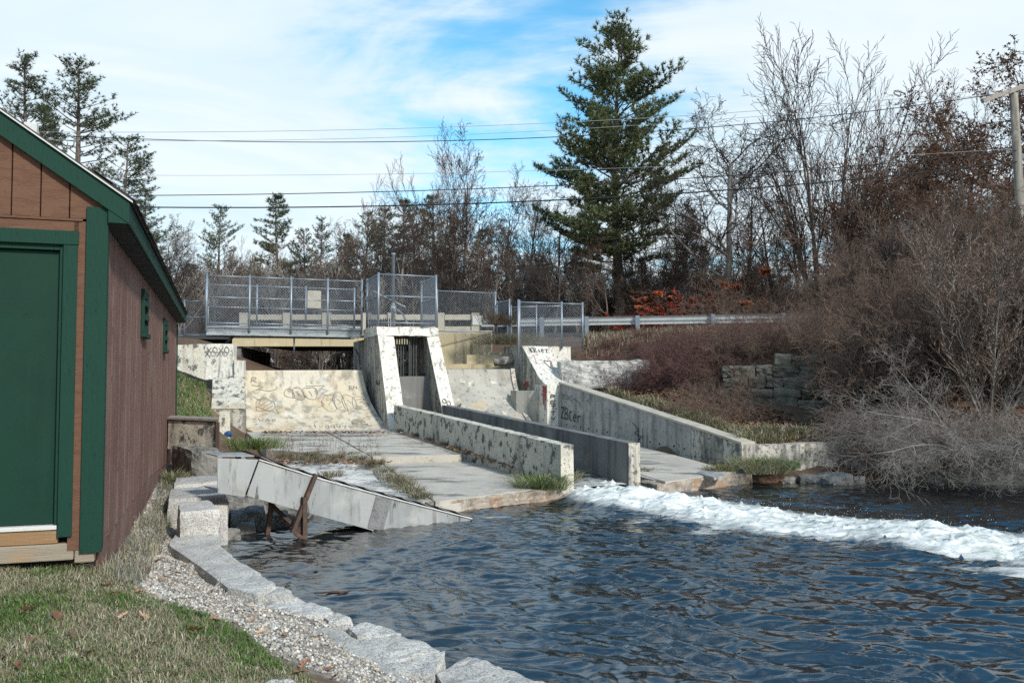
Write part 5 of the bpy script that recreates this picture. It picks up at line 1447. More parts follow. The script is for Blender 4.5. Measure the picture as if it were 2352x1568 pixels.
p = d1.lerp(d0, .56); MB().tube([p + UP * DZ0 - FLOW * .3, p + UP * 2.95 - FLOW * .3], .025, 8).build('drain_pipe', MT['galv'], fb, True)
DT = DZ1 + .04; CT = 5.10
pos = [0, .265, .53, .77, 1.0]
fpts = [d1.lerp(d0, f) + FLOW * .04 for f in pos]
fence('chain_link_fence', 'chain link fence with five posts along the front of the footbridge', fpts, DZ1 - .15, CT, (.1, .16, .62, 1.0), .032)
bpts = [d1.lerp(d0, f) - FLOW * 1.28 for f in (0, .33, .66, 1.0)]
fence('chain_link_fence', 'chain link fence along the road side of the footbridge', bpts, DZ1, CT - .12, (.08, .5, 1.0), .03)
fence('chain_link_fence', 'short chain link end panel closing the footbridge at the shed side', [fpts[0] + Vector((.0, .05, 0)), bpts[0] - Vector((0, .05, 0))], DZ1, CT - .03, (.08, .55, 1.0), .028)
MB().box(bpts[2] + AXIS * .25 + UP * 4.62 + FLOW * .06, (.42, .012, .55), AXIS).build('notice_board', MT['conc_tan'], fb)
# cage round the gate hoist on top of the pier
c0 = Vector((pl[0].x, pl[0].y, 0)) - FLOW * .06 + AXIS * .06; c1 = Vector((pr[1].x, pr[1].y, 0)) - FLOW * .06 - AXIS * .02
PT = 3.66
cage = fence('chain_link_fence', 'square chain link cage round the gate hoist on the pier', [c0 - FLOW * 1.75, c0, c1, c1 - FLOW * 1.75], PT, 5.14, (.06, .58, 1.0), .034, ends_up=.05)
hoist = thing('gate_hoist', 'grey standpipe gate hoist with a toothed rack inside the cage', 'hoist', tuple(c0.lerp(c1, .3) - FLOW * .7 + UP * PT))
h0 = c0.lerp(c1, .34) - FLOW * .7
MB().tube([h0 + UP * PT, h0 + UP * 5.82, h0 + UP * 5.83, h0 + UP * 5.87], [.055, .055, .07, .07], 10).build('standpipe', MT['galv'], hoist, True)
MB().box(h0 + UP * 4.2, (.15, .15, .18), AXIS).tube([h0 + UP * 4.3, h0 + UP * 4.38], .07, 8).tube([h0 + UP * 4.2 - FLOW * .1, h0 + UP * 4.2 + FLOW * .16], .05, 8).build('gear_box', MT['galv'], hoist, bevel=.01)
MB().tube([h0 + UP * 4.2 + AXIS * .1, h0 + UP * 4.05 + AXIS * .3, h0 + UP * 3.75 + AXIS * .45], .03, 6).build('crank_arm', MT['galv'], hoist)
for i in range(13):
    p = c0.lerp(c1, -.02 + i * .036) - FLOW * (.9 if i > 5 else 1.6 - i * .12)
    MB().bar(p + UP * PT, p + UP * (PT + .27), .035, .03).build('rack_tooth', MT['darksteel'], hoist)
MB().bar(c0.lerp(c1, .05) - FLOW * .9 + UP * 5.05, c0.lerp(c1, .75) - FLOW * 1.4 + UP * 5.25, .22, .012).build('cover_sheet', MT['darksteel'], hoist)
MB().bar(c0.lerp(c1, .02) - FLOW * 1.0 + UP * 4.75, c0.lerp(c1, .6) - FLOW * 1.0 + UP * 4.3, .05, .03).build('lever', MT['galv'], hoist)

# ---------------------------------------------------------------- road, bridge, guardrail
def road_y(x): return 34.6 - .09 * max(0, x + 2) - .0018 * max(0, x - 4) ** 2
V, F = [], []
xs = list(np.arange(-60, 61, 2.0))
for x in xs:
    y = road_y(x)
    V += [(x, y, 3.95), (x, y + 3.3, 4.02), (x, y + 6.6, 3.95), (x, y + 6.6, 3.2), (x, y, 3.2)]
for i in range(len(xs) - 1):
    for k in range(5): F.append((i * 5 + k, (i + 1) * 5 + k, (i + 1) * 5 + (k + 1) % 5, i * 5 + (k + 1) % 5))
XB0, XB1 = -10.2, -5.2
VV = [v for v in V]
def road_part(x0, x1, zb):
    V2, F2 = [], []
    xs2 = [x for x in xs if x0 < x < x1]; xs2 = [x0] + xs2 + [x1]
    for x in xs2:
        y = road_y(x)
        V2 += [(x, y, 3.95), (x, y + 3.3, 4.02), (x, y + 6.6, 3.95), (x, y + 6.6, zb), (x, y, zb)]
    for i in range(len(xs2) - 1):
        for k in range(5): F2.append((i * 5 + k, (i + 1) * 5 + k, (i + 1) * 5 + (k + 1) % 5, i * 5 + (k + 1) % 5))
    F2 += [(0, 1, 2, 3, 4), tuple((len(xs2) - 1) * 5 + k for k in (4, 3, 2, 1, 0))]
    return V2, F2
V2, F2 = road_part(-60, 60, 3.72)
tag(place('road', V2, F2, MT['asphalt']), kind='structure')
br = thing('road_bridge', 'ochre concrete road bridge with post and rail parapet behind the footbridge', 'bridge', (-7, 33, 1.8))
yb = 32.0
def bx(name, x0, x1, y0, y1, z0, z1, m, cuts=6, amp=.012, seed=1):
    return rough_hexa(name, [Vector((x0, y0, z0)), Vector((x1, y0, z0)), Vector((x1, y0, z1)), Vector((x0, y0, z1))], [Vector((x0, y1, z0)), Vector((x1, y1, z0)), Vector((x1, y1, z1)), Vector((x0, y1, z1))], m, br, cuts, amp, 2, 0, seed)
xl, xr = gd(552, 790, yb).x, gd(1003, 800, yb).x
bx('fascia_beam', xl - .3, gd(1125, 790, yb).x, yb, yb + .5, 3.33, 3.66, MT['conc_yellow'], 12, .006, 1)
bx('deck_slab', xl - .3, gd(1125, 790, yb).x, yb + .51, yb + 9, 3.45, 3.70, MT['conc_dark'], 6, .01, 2)
rough_hexa('abutment', [Vector((xl - 2.5, yb + .1, 1.0)), Vector((xl, yb + .1, 1.0)), Vector((xl, yb + .1, 3.32)), Vector((xl - 2.5, yb + .1, 3.32))], [Vector((xl - 3.5, yb + 8, 1.0)), Vector((xl - 1.1, yb + 8, 1.0)), Vector((xl - 1.1, yb + 8, 3.32)), Vector((xl - 3.5, yb + 8, 3.32))], MT['conc_dark'], br, 5, .01, 2, 0, 3)
xa = gd(1000, 800, yb - 1.6).x; xb = gd(1128, 800, yb - 1.6).x
rough_hexa('abutment', [Vector((xa - .9, yb - 1.6, .8)), Vector((xb, yb - 1.6, .8)), Vector((xb, yb - 1.6, 3.72)), Vector((xa - .9, yb - 1.6, 3.72))], [Vector((xa - .9, yb + 8, .8)), Vector((xb, yb + 8, .8)), Vector((xb, yb + 8, 3.31)), Vector((xa - .9, yb + 8, 3.31))], MT['conc_yellow'], br, 8, .01, 2, 0, 4)
bx('coping', xl - .3, gd(1130, 790, yb).x, yb - .12, yb + .4, 3.73, 3.90, MT['conc_tan'], 10, .006, 5)
ppx = [560, 660, 750, 842, 900, 1012, 1092]
for px in ppx:
    x = gd(px, 740, yb).x
    bx('parapet_post', x - .14, x + .14, yb - .10, yb + .22, 3.903, 4.56, MT['conc_tan'], 3, .006, px)
for pa, pb in zip(ppx[:-1], ppx[1:]):
    x0, x1 = gd(pa, 740, yb).x + .15, gd(pb, 740, yb).x - .15
    bx('parapet_rail', x0, x1, yb - .04, yb + .16, 4.30, 4.50, MT['conc_tan'], 4, .005, pa)
    bx('parapet_rail', x0, x1, yb - .04, yb + .16, 3.905, 4.06, MT['conc_tan'], 4, .005, pa + 1)
xq = gd(1097, 740, yb).x
MB().box((xq, yb - .13, 4.28), (.36, .02, .34)).build('anchor_plate', MT['whitepaint'], br)

def guardrail(label, path, group=None):
    g = thing('guardrail', label, 'guardrail', (path[0][0], path[0][1], 3.8))
    prof_ = [(0, -.155), (-.04, -.12), (-.075, -.09), (-.075, -.06), (-.02, -.02), (-.02, .02), (-.075, .06), (-.075, .09), (-.04, .12), (0, .155)]
    for i in range(len(path) - 1):
        a, b = Vector(path[i]), Vector(path[i + 1])
        d = (b - a).normalized(); n_ = Vector((d.y, -d.x, 0))
        V, F = [], []
        for p in (a, b + d * .02):
            for (o, z) in prof_: V.append(p + n_ * (-o) * -1 + UP * z)
            for (o, z) in prof_[::-1]: V.append(p + n_ * (-o) * -1 + UP * z - n_ * .006)
        k = 2 * len(prof_)
        F = [(j, (j + 1) % k, k + (j + 1) % k, k + j) for j in range(k)]
        place('rail_beam', V, F, MT['rail'], g)
        zg = min(gnd(b.x, b.y), b.z - .5)
        pp = b - n_ * .07 * -1
        MB().box((pp.x, pp.y, (zg - .1 + b.z + .17) / 2), (.15, .10, b.z + .17 - zg + .1), d).build('rail_post', MT['galv'], g)
    return g
gp = [gd(px, 741 - (px - 1105) * .0155, 0.01) for px in (1105,)]
path = []
for px, d in ((1105, 33.6), (1170, 33.4), (1245, 33.2), (1348, 32.9), (1465, 32.5), (1638, 31.9), (1800, 31.2), (1960, 30.3), (2120, 29.2), (2300, 27.8)):
    path.append(gd(px, 741 - (px - 1105) * .016, d))
guardrail('long steel guardrail on posts along the near edge of the road', path)

# ---------------------------------------------------------------- fences on the right
f0 = gd(1004, 700, 29.6); f1 = gd(1138, 700, 30.4)
fence('chain_link_fence', 'chain link panel in front of the bridge parapet beside the cage', [f0, f1], 3.75, 5.13, (.0, 1.0), .032)
f2 = gd(1170, 700, 29.4)
fence('chain_link_fence', 'narrow chain link panel turning from the bridge towards the bank', [f1 + Vector((.05, -.02, 0)), f2], 3.45, 4.78, (1.0,), .028)
f3 = gd(1290, 700, 29.0)
fence('chain_link_fence', 'lower chain link panel behind the abutment fence', [f2 + Vector((.06, 0, 0)), gd(1232, 700, 29.2), f3], 3.0, 4.56, (1.0,), .026)
g0_, g1_, g2_ = gd(1193, 700, 27.15), gd(1290, 700, 27.7), gd(1338, 700, 27.9)
wf = fence('chain_link_fence', 'chain link fence standing on the white abutment top', [g0_, g1_ , g2_], 3.13, 4.53, (1.0,), .032, below=.05)
MB().tube([(g0_.x - .03, g0_.y - .08, 2.5), (g0_.x - .03, g0_.y - .08, 4.6)], .034, 8).build('post', MT['galv'], wf, True)
e0, e1, e2 = gd(398, 700, 26.0), gd(424, 700, 25.6), gd(478, 700, 25.3)
fence('chain_link_fence', 'low chain link fence between the shed and the footbridge', [e0, e1, e2], 3.35, 4.40, (.05, .55, 1.0), .028)

# ---------------------------------------------------------------- utility pole and wires
pole = thing('utility_pole', 'weathered wooden utility pole with a crossarm among the brush', 'utility pole', (16.6, 28.4, 3.6))
pt, pbm = gd(2328, 215, 28.2), gd(2352, 620, 28.2)
pb2 = pbm + (pbm - pt) * .6
MB().tube([pb2, pbm, pt], [.17, .155, .125], 12).build('pole_shaft', MT['pole'], pole, True)
ca, cb = gd(2256, 232, 27.6), gd(2440, 168, 28.9)
MB().bar(ca, cb, .11, .15).build('crossarm', MT['cap_wood'], pole, bevel=.01)
for f in (.08, .5, .92):
    p = ca.lerp(cb, f) + UP * .08
    MB().tube([p, p + UP * .06, p + UP * .12, p + UP * .2], [.02, .05, .03, .045], 8).build('insulator', MT['galv'], pole, True)
def cable(label, pts, d0, d1, r, m, n=36):
    # smooth curve through measured points
    X = np.array([p[0] for p in pts], float); Y = np.array([p[1] for p in pts], float)
    c = np.polyfit(X, Y, min(3, len(pts) - 1))
    P = []
    for i in range(n + 1):
        x = X[0] + (X[-1] - X[0]) * i / n
        P.append(gd(x, float(np.polyval(c, x)), d0 + (d1 - d0) * i / n))
    tag(MB().tube(P, r, 5).build('utility_wire', m, None, True), label, 'wire', None)
cable('highest thin pale wire strung across the sky to the crossarm', [(-300, 298), (270, 302), (700, 302), (1235, 285), (1700, 256), (2262, 208)], 33, 28, .009, MT['cable_grey'])
cable('second thin pale wire just under the highest one', [(-300, 308), (270, 322), (700, 322), (1235, 302), (1700, 270), (2300, 215)], 33, 28.2, .008, MT['cable_grey'])
cable('black wire just below the two highest wires', [(-300, 286), (270, 318), (650, 327), (1235, 315), (1700, 288), (2420, 195)], 33, 28.6, .015, MT['cable'])
cable('faint pale wire strung alone midway between the wire bundles', [(-300, 392), (300, 400), (900, 404), (1235, 390), (1700, 375), (2330, 342)], 33, 28.2, .007, MT['cable_grey'])
cable('upper black wire of the lower pair crossing before the woods', [(-300, 448), (290, 447), (700, 446), (1235, 430), (1700, 400), (2335, 346)], 33, 28.1, .016, MT['cable'])
cable('thick lowest black wire crossing before the woods', [(-300, 460), (320, 474), (600, 478), (1235, 463), (1800, 425), (2335, 372)], 33, 28.1, .024, MT['cable'])

# ---------------------------------------------------------------- plants
def rot_dir(d, ang, az):
    a = d.cross(UP if abs(d.z) < .95 else Vector((1, 0, 0))).normalized(); b = d.cross(a)
    return (d * math.cos(ang) + (a * math.cos(az) + b * math.sin(az)) * math.sin(ang)).normalized()

def grow(R, p, d, L, r, lvl, P, out, tips=None):
    n = P['n'][lvl]; st = L / n; last = lvl >= len(P['n']) - 1
    g = R.gauss
    wob, trop = P['wob'][lvl], P['trop'][lvl]
    r_end = r * P['taper'][lvl]
    for i in range(n):
        d = Vector((d.x + g(0, wob), d.y + g(0, wob), d.z + g(0, wob) + trop)).normalized()
        q = p + d * st
        ra = r + (r_end - r) * i / n; rb = r + (r_end - r) * (i + 1) / n
        out.append((p.x, p.y, p.z, q.x, q.y, q.z, ra, rb))
        p = q
        if not last and (i + 1) / n > P['start'][lvl]:
            kf = P['kids'][lvl]; k = int(kf) + (R.random() < kf - int(kf))
            for _ in range(k):
                f = (i + 1) / n
                grow(R, p, rot_dir(d, P['ang'][lvl] * R.uniform(.65, 1.25), R.uniform(0, 6.283)), L * P['lr'][lvl] * R.uniform(.6, 1.15) * (1.15 - P['apical'] * f), max(rb * P['rr'][lvl], P['rmin']), lvl + 1, P, out, tips)
    if tips is not None and last: tips.append((p.x, p.y, p.z))

BARE = dict(n=[9, 6, 5, 4, 3], wob=[.05, .10, .14, .17, .2], trop=[.03, .10, .08, .05, .03], taper=[.25, .3, .35, .5, .7], start=[.28, .15, .1, .0], kids=[1.8, 1.5, 1.25, 1.0], ang=[.75, .7, .7, .7], lr=[.5, .52, .5, .5], rr=[.5, .55, .65, .8], rmin=.010, apical=.55)
VASE = dict(n=[9, 6, 5, 4], wob=[.035, .07, .1, .15], trop=[.05, .13, .1, .05], taper=[.18, .3, .4, .6], start=[.22, .12, .05], kids=[1.7, 1.4, 1.1], ang=[.45, .45, .5], lr=[.42, .5, .5], rr=[.45, .6, .7], rmin=.011, apical=.5)
FAN = dict(n=[12, 7, 5, 3], wob=[.022, .05, .09, .14], trop=[.012, .05, .05, .03], taper=[.12, .3, .4, .6], start=[.25, .15, .1], kids=[1.25, 1.1, .85], ang=[.42, .45, .55], lr=[.36, .48, .5], rr=[.5, .6, .75], rmin=.013, apical=.45)
OAK = dict(n=[8, 6, 5, 4, 3], wob=[.06, .15, .2, .22, .25], trop=[.03, .05, .03, .02, .0], taper=[.4, .3, .35, .5, .7], start=[.3, .15, .1, .0], kids=[1.9, 1.6, 1.3, 1.1], ang=[.95, .8, .8, .8], lr=[.6, .55, .5, .5], rr=[.55, .58, .65, .75], rmin=.011, apical=.35)
SHRUB = dict(n=[7, 5, 4, 3], wob=[.11, .2, .25, .28], trop=[.0, .02, -.01, -.02], taper=[.3, .35, .5, .7], start=[.15, .1, .0], kids=[1.6, 1.5, 1.1], ang=[.7, .75, .8], lr=[.5, .5, .5], rr=[.55, .6, .7], rmin=.006, apical=.4)
BRAMBLE = dict(n=[9, 4, 3], wob=[.13, .24, .3], trop=[-.05, -.05, -.03], taper=[.45, .5, .7], start=[.12, .1], kids=[1.4, 1.0], ang=[.8, .8], lr=[.28, .5], rr=[.7, .8], rmin=.005, apical=.3)

def leaf_tris(C, size, r, flat=.0):
    """small two-triangle leaves at points C"""
    n = len(C)
    a = r.normal(size=(n, 3)); a /= np.linalg.norm(a, axis=1, keepdims=True)
    b = np.cross(a, r.normal(size=(n, 3))); b /= np.linalg.norm(b, axis=1, keepdims=True)
    s = (size * r.uniform(.6, 1.3, n))[:, None]
    V = np.stack([C - a * s, C + b * s * .55, C + a * s, C - b * s * .55], 1).reshape(-1, 3)
    return V, np.arange(n * 4).reshape(-1, 4)

def tree_proto(name, P, L, r, seed, bark, twig, stems=1, spread=.0, lean=0, leaves=None, leafmat=None, leafsize=.07, nleaf=0, trunk_split=1):
    """an un-linked prototype: list of (part name, mesh, material)"""
    R = random.Random(seed)
    wood, tips = [], []
    for s in range(stems):
        az = 6.283 * s / max(stems, 1) + R.uniform(-.4, .4)
        d = rot_dir(UP, spread * R.uniform(.5, 1.15), az) if stems > 1 else Vector((R.gauss(0, .03) + lean, R.gauss(0, .03), 1)).normalized()
        p0 = Vector((math.cos(az), math.sin(az), 0)) * (.12 * r / .1 if stems > 1 else 0)
        grow(R, p0 + Vector((0, 0, -.3)), d, L * (R.uniform(.75, 1.05) if stems > 1 else 1), r * (R.uniform(.6, 1) if stems > 1 else 1), 0, P, wood, tips)
    S = np.array(wood)
    thick = S[:, 6] > r * .22
    parts = []
    V, F = segs_mesh(S[thick], 7); parts.append(('trunk', V, F, bark))
    V, F = segs_mesh(S[~thick], 3); parts.append(('crown', V, F, twig))
    if nleaf:
        rr = np.random.default_rng(seed)
        Sx = S[~thick]; idx = rr.integers(0, len(Sx), nleaf); t = rr.uniform(0, 1, (nleaf, 1))
        C = Sx[idx, 0:3] * (1 - t) + Sx[idx, 3:6] * t + rr.normal(0, .03, (nleaf, 3))
        V, F = leaf_tris(C, leafsize, rr); parts.append(('leaves', V, F, leafmat))
    H = S[:, 5].max()
    return dict(name=name, parts=[(nm, fast_mesh(name + '_' + nm, V, F), m) for nm, V, F, m in parts], H=H)

def pine_proto(name, H, seed, crown0=.3, maxr=.22, needle='needle', droop=.0, dens=1.0, top_round=.0, gappy=0.0, tuft=.2, trunk_r=.018, per=7, power=.75, gap=1.0, prof=None):
    R = random.Random(seed); rr = np.random.default_rng(seed)
    wood = []; C = []; D = []
    z = H * crown0 * .55
    lean = (R.uniform(-.02, .02), R.uniform(-.02, .02))
    def tr(zz): return Vector((lean[0] * zz + .12 * math.sin(zz * .35 + seed), lean[1] * zz + .1 * math.cos(zz * .3 + seed), zz))
    zz = -.3
    while zz < H - .3:
        a, b = tr(zz), tr(min(zz + .8, H)); w0 = H * trunk_r * (1 - max(zz, 0) / H) + .012; w1 = H * trunk_r * (1 - min(zz + .8, H) / H) + .012
        wood.append((*a, *b, w0, w1)); zz += .8
    nthick = len(wood)
    while z < H - .15:
        f = (z / H - crown0) / (1 - crown0)
        if f < 0:
            rad = H * maxr * .45 * R.uniform(.3, 1); nb = R.choice((0, 1, 2)); live = R.random() < .25
        else:
            shape = (1 - f) ** power * (min(1, .55 + f * 2.2)) + top_round * (1 - f) ** .3 * .3
            if prof: shape = float(np.interp(f, [a for a, _ in prof], [b for _, b in prof])) * (1 + .22 * math.sin(z * 2.1 + seed))
            rad = H * maxr * shape + .25; nb = R.choice((4, 5, 5, 6)); live = True
        for k in range(nb):
            if f >= 0 and R.random() < gappy: continue
            az = R.uniform(0, 6.283); ln = rad * R.uniform(.55, 1.15)
            if live and R.random() < .12: ln *= 1.3
            rise = (.12 + .6 * max(f, 0)) * R.uniform(.5, 1.5) - droop * R.uniform(.3, 1)
            d = Vector((math.cos(az), math.sin(az), rise)).normalized()
            p = tr(z); n = max(3, int(ln / .38)); r0 = .008 + ln * .010
            for i in range(n):
                q = p + d * ln / n
                wood.append((*p, *q, r0 * (1 - i / n) + .006, r0 * (1 - (i + 1) / n) + .005))
                d = Vector((d.x + R.gauss(0, .10), d.y + R.gauss(0, .10), d.z + R.gauss(.035, .06))).normalized()
                p = q; ft = (i + 1) / n
                if ft > .25:
                    for s in (-1, 1):
                        if R.random() < .85:
                            sl = ln * .36 * (1.15 - ft) + .22
                            sd = Vector((d.x * .6 - s * d.y * .8, d.y * .6 + s * d.x * .8, d.z + R.uniform(0, .25))).normalized()
                            e = p + sd * sl * R.uniform(.6, 1.1)
                            wood.append((*p, *e, .008, .005))
                            if live:
                                m = max(2, int(sl / .13 * dens))
                                for j in range(m):
                                    t = (j + 1) / m
                                    c = p.lerp(e, t) + Vector((R.gauss(0, .05), R.gauss(0, .05), R.gauss(.03, .04)))
                                    C.append(tuple(c)); D.append(tuple(sd))
                    if live and ft > .5: C.append(tuple(p)); D.append(tuple(d))
            if live:
                C.append(tuple(p + d * .05)); D.append(tuple(d))
        z += R.uniform(.28, .5) * (H / 15) ** .5 * gap
    # leader tufts
    for i in range(14): C.append(tuple(tr(H - i * .06) + Vector((R.gauss(0, .06), R.gauss(0, .06), 0)))); D.append((0, 0, 1))
    C, D = np.array(C), np.array(D); n = len(C)
    nd = D[:, None, :] * .7 + rr.normal(0, .62, (n, per, 3)) + np.array([0, 0, .25])
    nd /= np.linalg.norm(nd, axis=2, keepdims=True)
    sd = np.cross(nd, rr.normal(size=(n, per, 3))); sd /= np.linalg.norm(sd, axis=2, keepdims=True)
    Lq = tuft * rr.uniform(.6, 1.2, (n, per, 1)); W = tuft * .085
    c3 = C[:, None, :]
    V = np.stack([c3 - sd * W, c3 + sd * W, c3 + nd * Lq], 2).reshape(-1, 3)
    F = np.arange(n * per * 3).reshape(-1, 3)
    S = np.array(wood)
    tv, tf = segs_mesh(S[:nthick], 8); bv, bf = segs_mesh(S[nthick:], 3)       # the limbs belong to the trunk
    parts = [('trunk', np.concatenate([tv, bv]), np.concatenate([tf, bf + len(tv)]), MT['bark']), ('crown', V, F, MT[needle])]
    return dict(name=name, parts=[(nm, fast_mesh(name + '_' + nm, v, f), m) for nm, v, f, m in parts], H=float(V[:, 2].max()))

def plant(proto, x, y, h, label, cat, group=None, rot=None, sx=1.0, z=None, lean=(0, 0), kind_name=None):
    z = gnd(x, y) if z is None else z
    t = thing(kind_name or proto['name'], label, cat, (x, y, z - .03), group)
    s = h / proto['H']
    t.scale = (s * sx, s * sx, s)
    t.rotation_euler = (lean[0], lean[1], rng.uniform(0, 6.283) if rot is None else rot)
    for nm, me, m in proto['parts']:
        if not me.materials: me.materials.append(m)
        o = bpy.data.objects.new(nm, me); COL.objects.link(o); o.parent = t
    return t
def plant_px(proto, px, py_top, d, label, cat, group=None, hmin=.6, **k):
    x = (px - 1176) / FPX * d; z = gnd(x, d)
    h = max(gd(px, py_top, d).z - z, hmin)
    return plant(proto, x, d, h, label, cat, group, z=z, **k)

# pines
pA = pine_proto('pine_tree', 15, 11, .22, .215, 'needle', .0, 1.45, .8, .13, .24, per=9, gap=.85, prof=[(0, .62), (.15, .9), (.35, 1.0), (.55, .80), (.75, .56), (.9, .30), (1, .05)])
pB = pine_proto('pine_tree', 14, 12, .30, .17, 'needle_dark', .05, 1.4, .2, .25, .17, per=8)
pC = pine_proto('pine_tree', 13, 13, .34, .19, 'needle_dark', .0, 1.4, .3, .3, .18, per=8)
pD = pine_proto('pine_tree', 14, 14, .22, .19, 'needle_dark', .12, 1.1, .0, .12, .26, per=6)
plant_px(pA, 1422, 48, 44, 'tall full-crowned white pine rising above the whole wood', 'pine tree', rot=2.4, sx=1.08)
GP = 'pines behind the shed'
plant_px(pB, 45, 112, 33, 'dark pine with a rounded top behind the shed roof', 'pine tree', rot=1.0, sx=1.15)
plant_px(pC, 165, 130, 35, 'open-crowned pine with lopsided boughs behind the shed', 'pine tree', rot=2.2, sx=1.25)
plant_px(pD, 95, 230, 40, 'broad dark pine filling the gap between the shed pines', 'pine tree', rot=.2, sx=1.1)
plant_px(pC, 272, 300, 31, 'shorter pine with drooping boughs beside the shed eave', 'pine tree', rot=4.0, sx=1.35)
plant_px(pB, 325, 425, 38, 'small ragged pine peeping past the shed eave', 'pine tree', rot=3.0, sx=1.2)
plant_px(pC, 500, 462, 62, 'slender solitary pine with a tufted top above the footbridge', 'pine tree', rot=5.0, sx=.95)
plant_px(pD, 638, 440, 58, 'tallest conical pine directly behind the footbridge', 'pine tree', rot=1.4, sx=1.2)
WP = 'pines in the wood behind the bridge'
for px, py, d, pr_, sx in ((585, 590, 64, pD, 1.2), (700, 520, 60, pC, 1.0), (735, 492, 56, pB, 1.05), (800, 530, 66, pD, 1.1), (835, 478, 58, pC, 1.1), (880, 470, 64, pB, 1.2), (935, 450, 56, pD, 1.2), (985, 440, 54, pD, 1.25), (1045, 475, 60, pB, 1.2), (1105, 520, 64, pD, 1.2), (1180, 560, 66, pC, 1.2), (1330, 560, 66, pD, 1.3), (1580, 462, 58, pB, 1.3), (1560, 540, 52, pD, 1.3), (1620, 560, 64, pD, 1.3), (1800, 600, 62, pB, 1.3), (430, 600, 70, pD, 1.2), (370, 560, 66, pB, 1.1), (540, 620, 75, pD, 1.3), (1260, 600, 70, pD, 1.3), (760, 600, 80, pD, 1.4), (660, 600, 85, pD, 1.4), (900, 590, 85, pD, 1.4), (1010, 590, 88, pD, 1.4), (1480, 600, 85, pD, 1.4)):
    plant_px(pr_, px, py, d, 'dark pine among the trees of the wood behind the bridge', 'pine tree', WP, sx=sx)

# bare trees
t1 = tree_proto('bare_tree', BARE, 9.5, .15, 21, MT['bark'], MT['twig_dark'])
t2 = tree_proto('bare_tree', BARE, 9.5, .13, 22, MT['bark'], MT['twig_warm'])
t3 = tree_proto('bare_tree', OAK, 8.5, .18, 23, MT['bark'], MT['twig_dark'])
t4 = tree_proto('bare_tree', FAN, 12, .17, 24, MT['bark'], MT['twig_dark'], stems=7, spread=.36)
t5 = tree_proto('bare_tree', VASE, 11, .08, 25, MT['bark'], MT['twig_warm'], stems=4, spread=.25)
t6 = tree_proto('bare_tree', OAK, 8.5, .16, 26, MT['bark_pale'], MT['twig_dark'])
o1 = tree_proto('oak_tree', OAK, 9, .19, 27, MT['bark'], MT['twig_warm'], leafmat=MT['leaf_brown'], nleaf=12000, leafsize=.055)
plant_px(t4, 1895, 30, 38, 'tall many-stemmed bare tree fanning up against the sky', 'bare tree', rot=.4, sx=1.0)
plant_px(t6, 1672, 190, 41, 'bare crooked tree with pale forked trunk beside the tall pine', 'bare tree', rot=2.0, sx=1.25)
plant_px(t1, 1060, 275, 46, 'slender bare tree standing highest behind the pier cage', 'bare tree', rot=1.2, sx=.8)
plant_px(t5, 1000, 335, 50, 'thin several-stemmed bare tree next to the highest one behind the cage', 'bare tree', rot=.2)
plant_px(t5, 2130, 150, 62, 'thin pale distant bare tree between the fanning tree and the oak', 'bare tree', rot=1.2, sx=1.1)
plant_px(o1, 2345, 70, 37, 'tall oak holding brown leaves behind the utility pole', 'oak tree', rot=.3, sx=1.1)
OG = 'brown-leaved oaks behind the brush'
for px, py, d, sx, lb in ((2120, 300, 36, 1.25, 'brown-leaved oak below the thin pale distant tree'), (2235, 260, 39, 1.2, 'brown-leaved oak between the tall oak and the pale distant tree'), (2020, 400, 35, 1.3, 'brown-leaved oak next to the foot of the many-stemmed fanning tree'), (2290, 380, 33, 1.3, 'low brown-leaved oak directly beside the utility pole'), (1950, 460, 37, 1.3, 'lowest brown-leaved oak under the stems of the fanning tree'), (2180, 440, 32, 1.4, 'nearest brown-leaved oak rising out of the bank thicket')):
    plant_px(o1, px, py, d, lb, 'oak tree', OG, sx=sx)
WT = 'bare trees in the wood beyond the road'
BT = (t1, t2, t3, t5, t6, t1, t2)
BL = ('upright dark-twigged bare tree in the wood beyond the road', 'upright bare tree with warm brown twigs in the wood beyond the road', 'wide crooked dark bare tree in the wood beyond the road', 'thin several-stemmed bare tree in the wood beyond the road', 'crooked bare tree with pale grey trunk in the wood beyond the road')
BL = BL + BL[:2]
spots = [(1150, 370, 50), (1205, 400, 47), (1290, 430, 46), (930, 395, 52), (900, 430, 46), (860, 460, 60), (1100, 420, 44), (1020, 440, 44), (780, 520, 50), (690, 560, 47), (590, 540, 50), (420, 520, 46), (460, 560, 52), (390, 500, 60), (350, 560, 48),
         (540, 570, 46), (640, 590, 44), (740, 580, 45), (820, 560, 45), (960, 500, 44), (1240, 470, 52), (1330, 500, 43), (1400, 520, 42), (1480, 520, 43), (1540, 450, 48), (1600, 480, 46), (1720, 330, 44), (1780, 360, 42), (1560, 380, 50), (1840, 380, 46), (2000, 300, 46), (1980, 240, 44), (2080, 420, 50), (1640, 430, 55), (1450, 430, 50), (1130, 480, 42), (1180, 510, 43), (1270, 520, 41), (700, 610, 60), (500, 600, 58), (610, 610, 66), (850, 590, 66), (790, 600, 72), (1060, 560, 60), (940, 580, 64), (1740, 480, 42), (1820, 470, 40), (1900, 500, 41), (1700, 540, 40), (1500, 570, 44), (1360, 590, 48)]
for i, (px, py, d) in enumerate(spots):
    plant_px(BT[i % 7], px, py, d, BL[i % 7], 'bare tree', WT, sx=rng.uniform(.85, 1.15))
R2 = random.Random(77)
for i in range(62):
    px = 330 + (i * 37.3) % 1500 + R2.uniform(-20, 20); d = R2.uniform(56, 105)
    plant_px(BT[i % 7], px, R2.uniform(585, 650), d, BL[i % 7].replace('in the wood', 'deep in the wood'), 'bare tree', WT, sx=R2.uniform(1.0, 1.4))
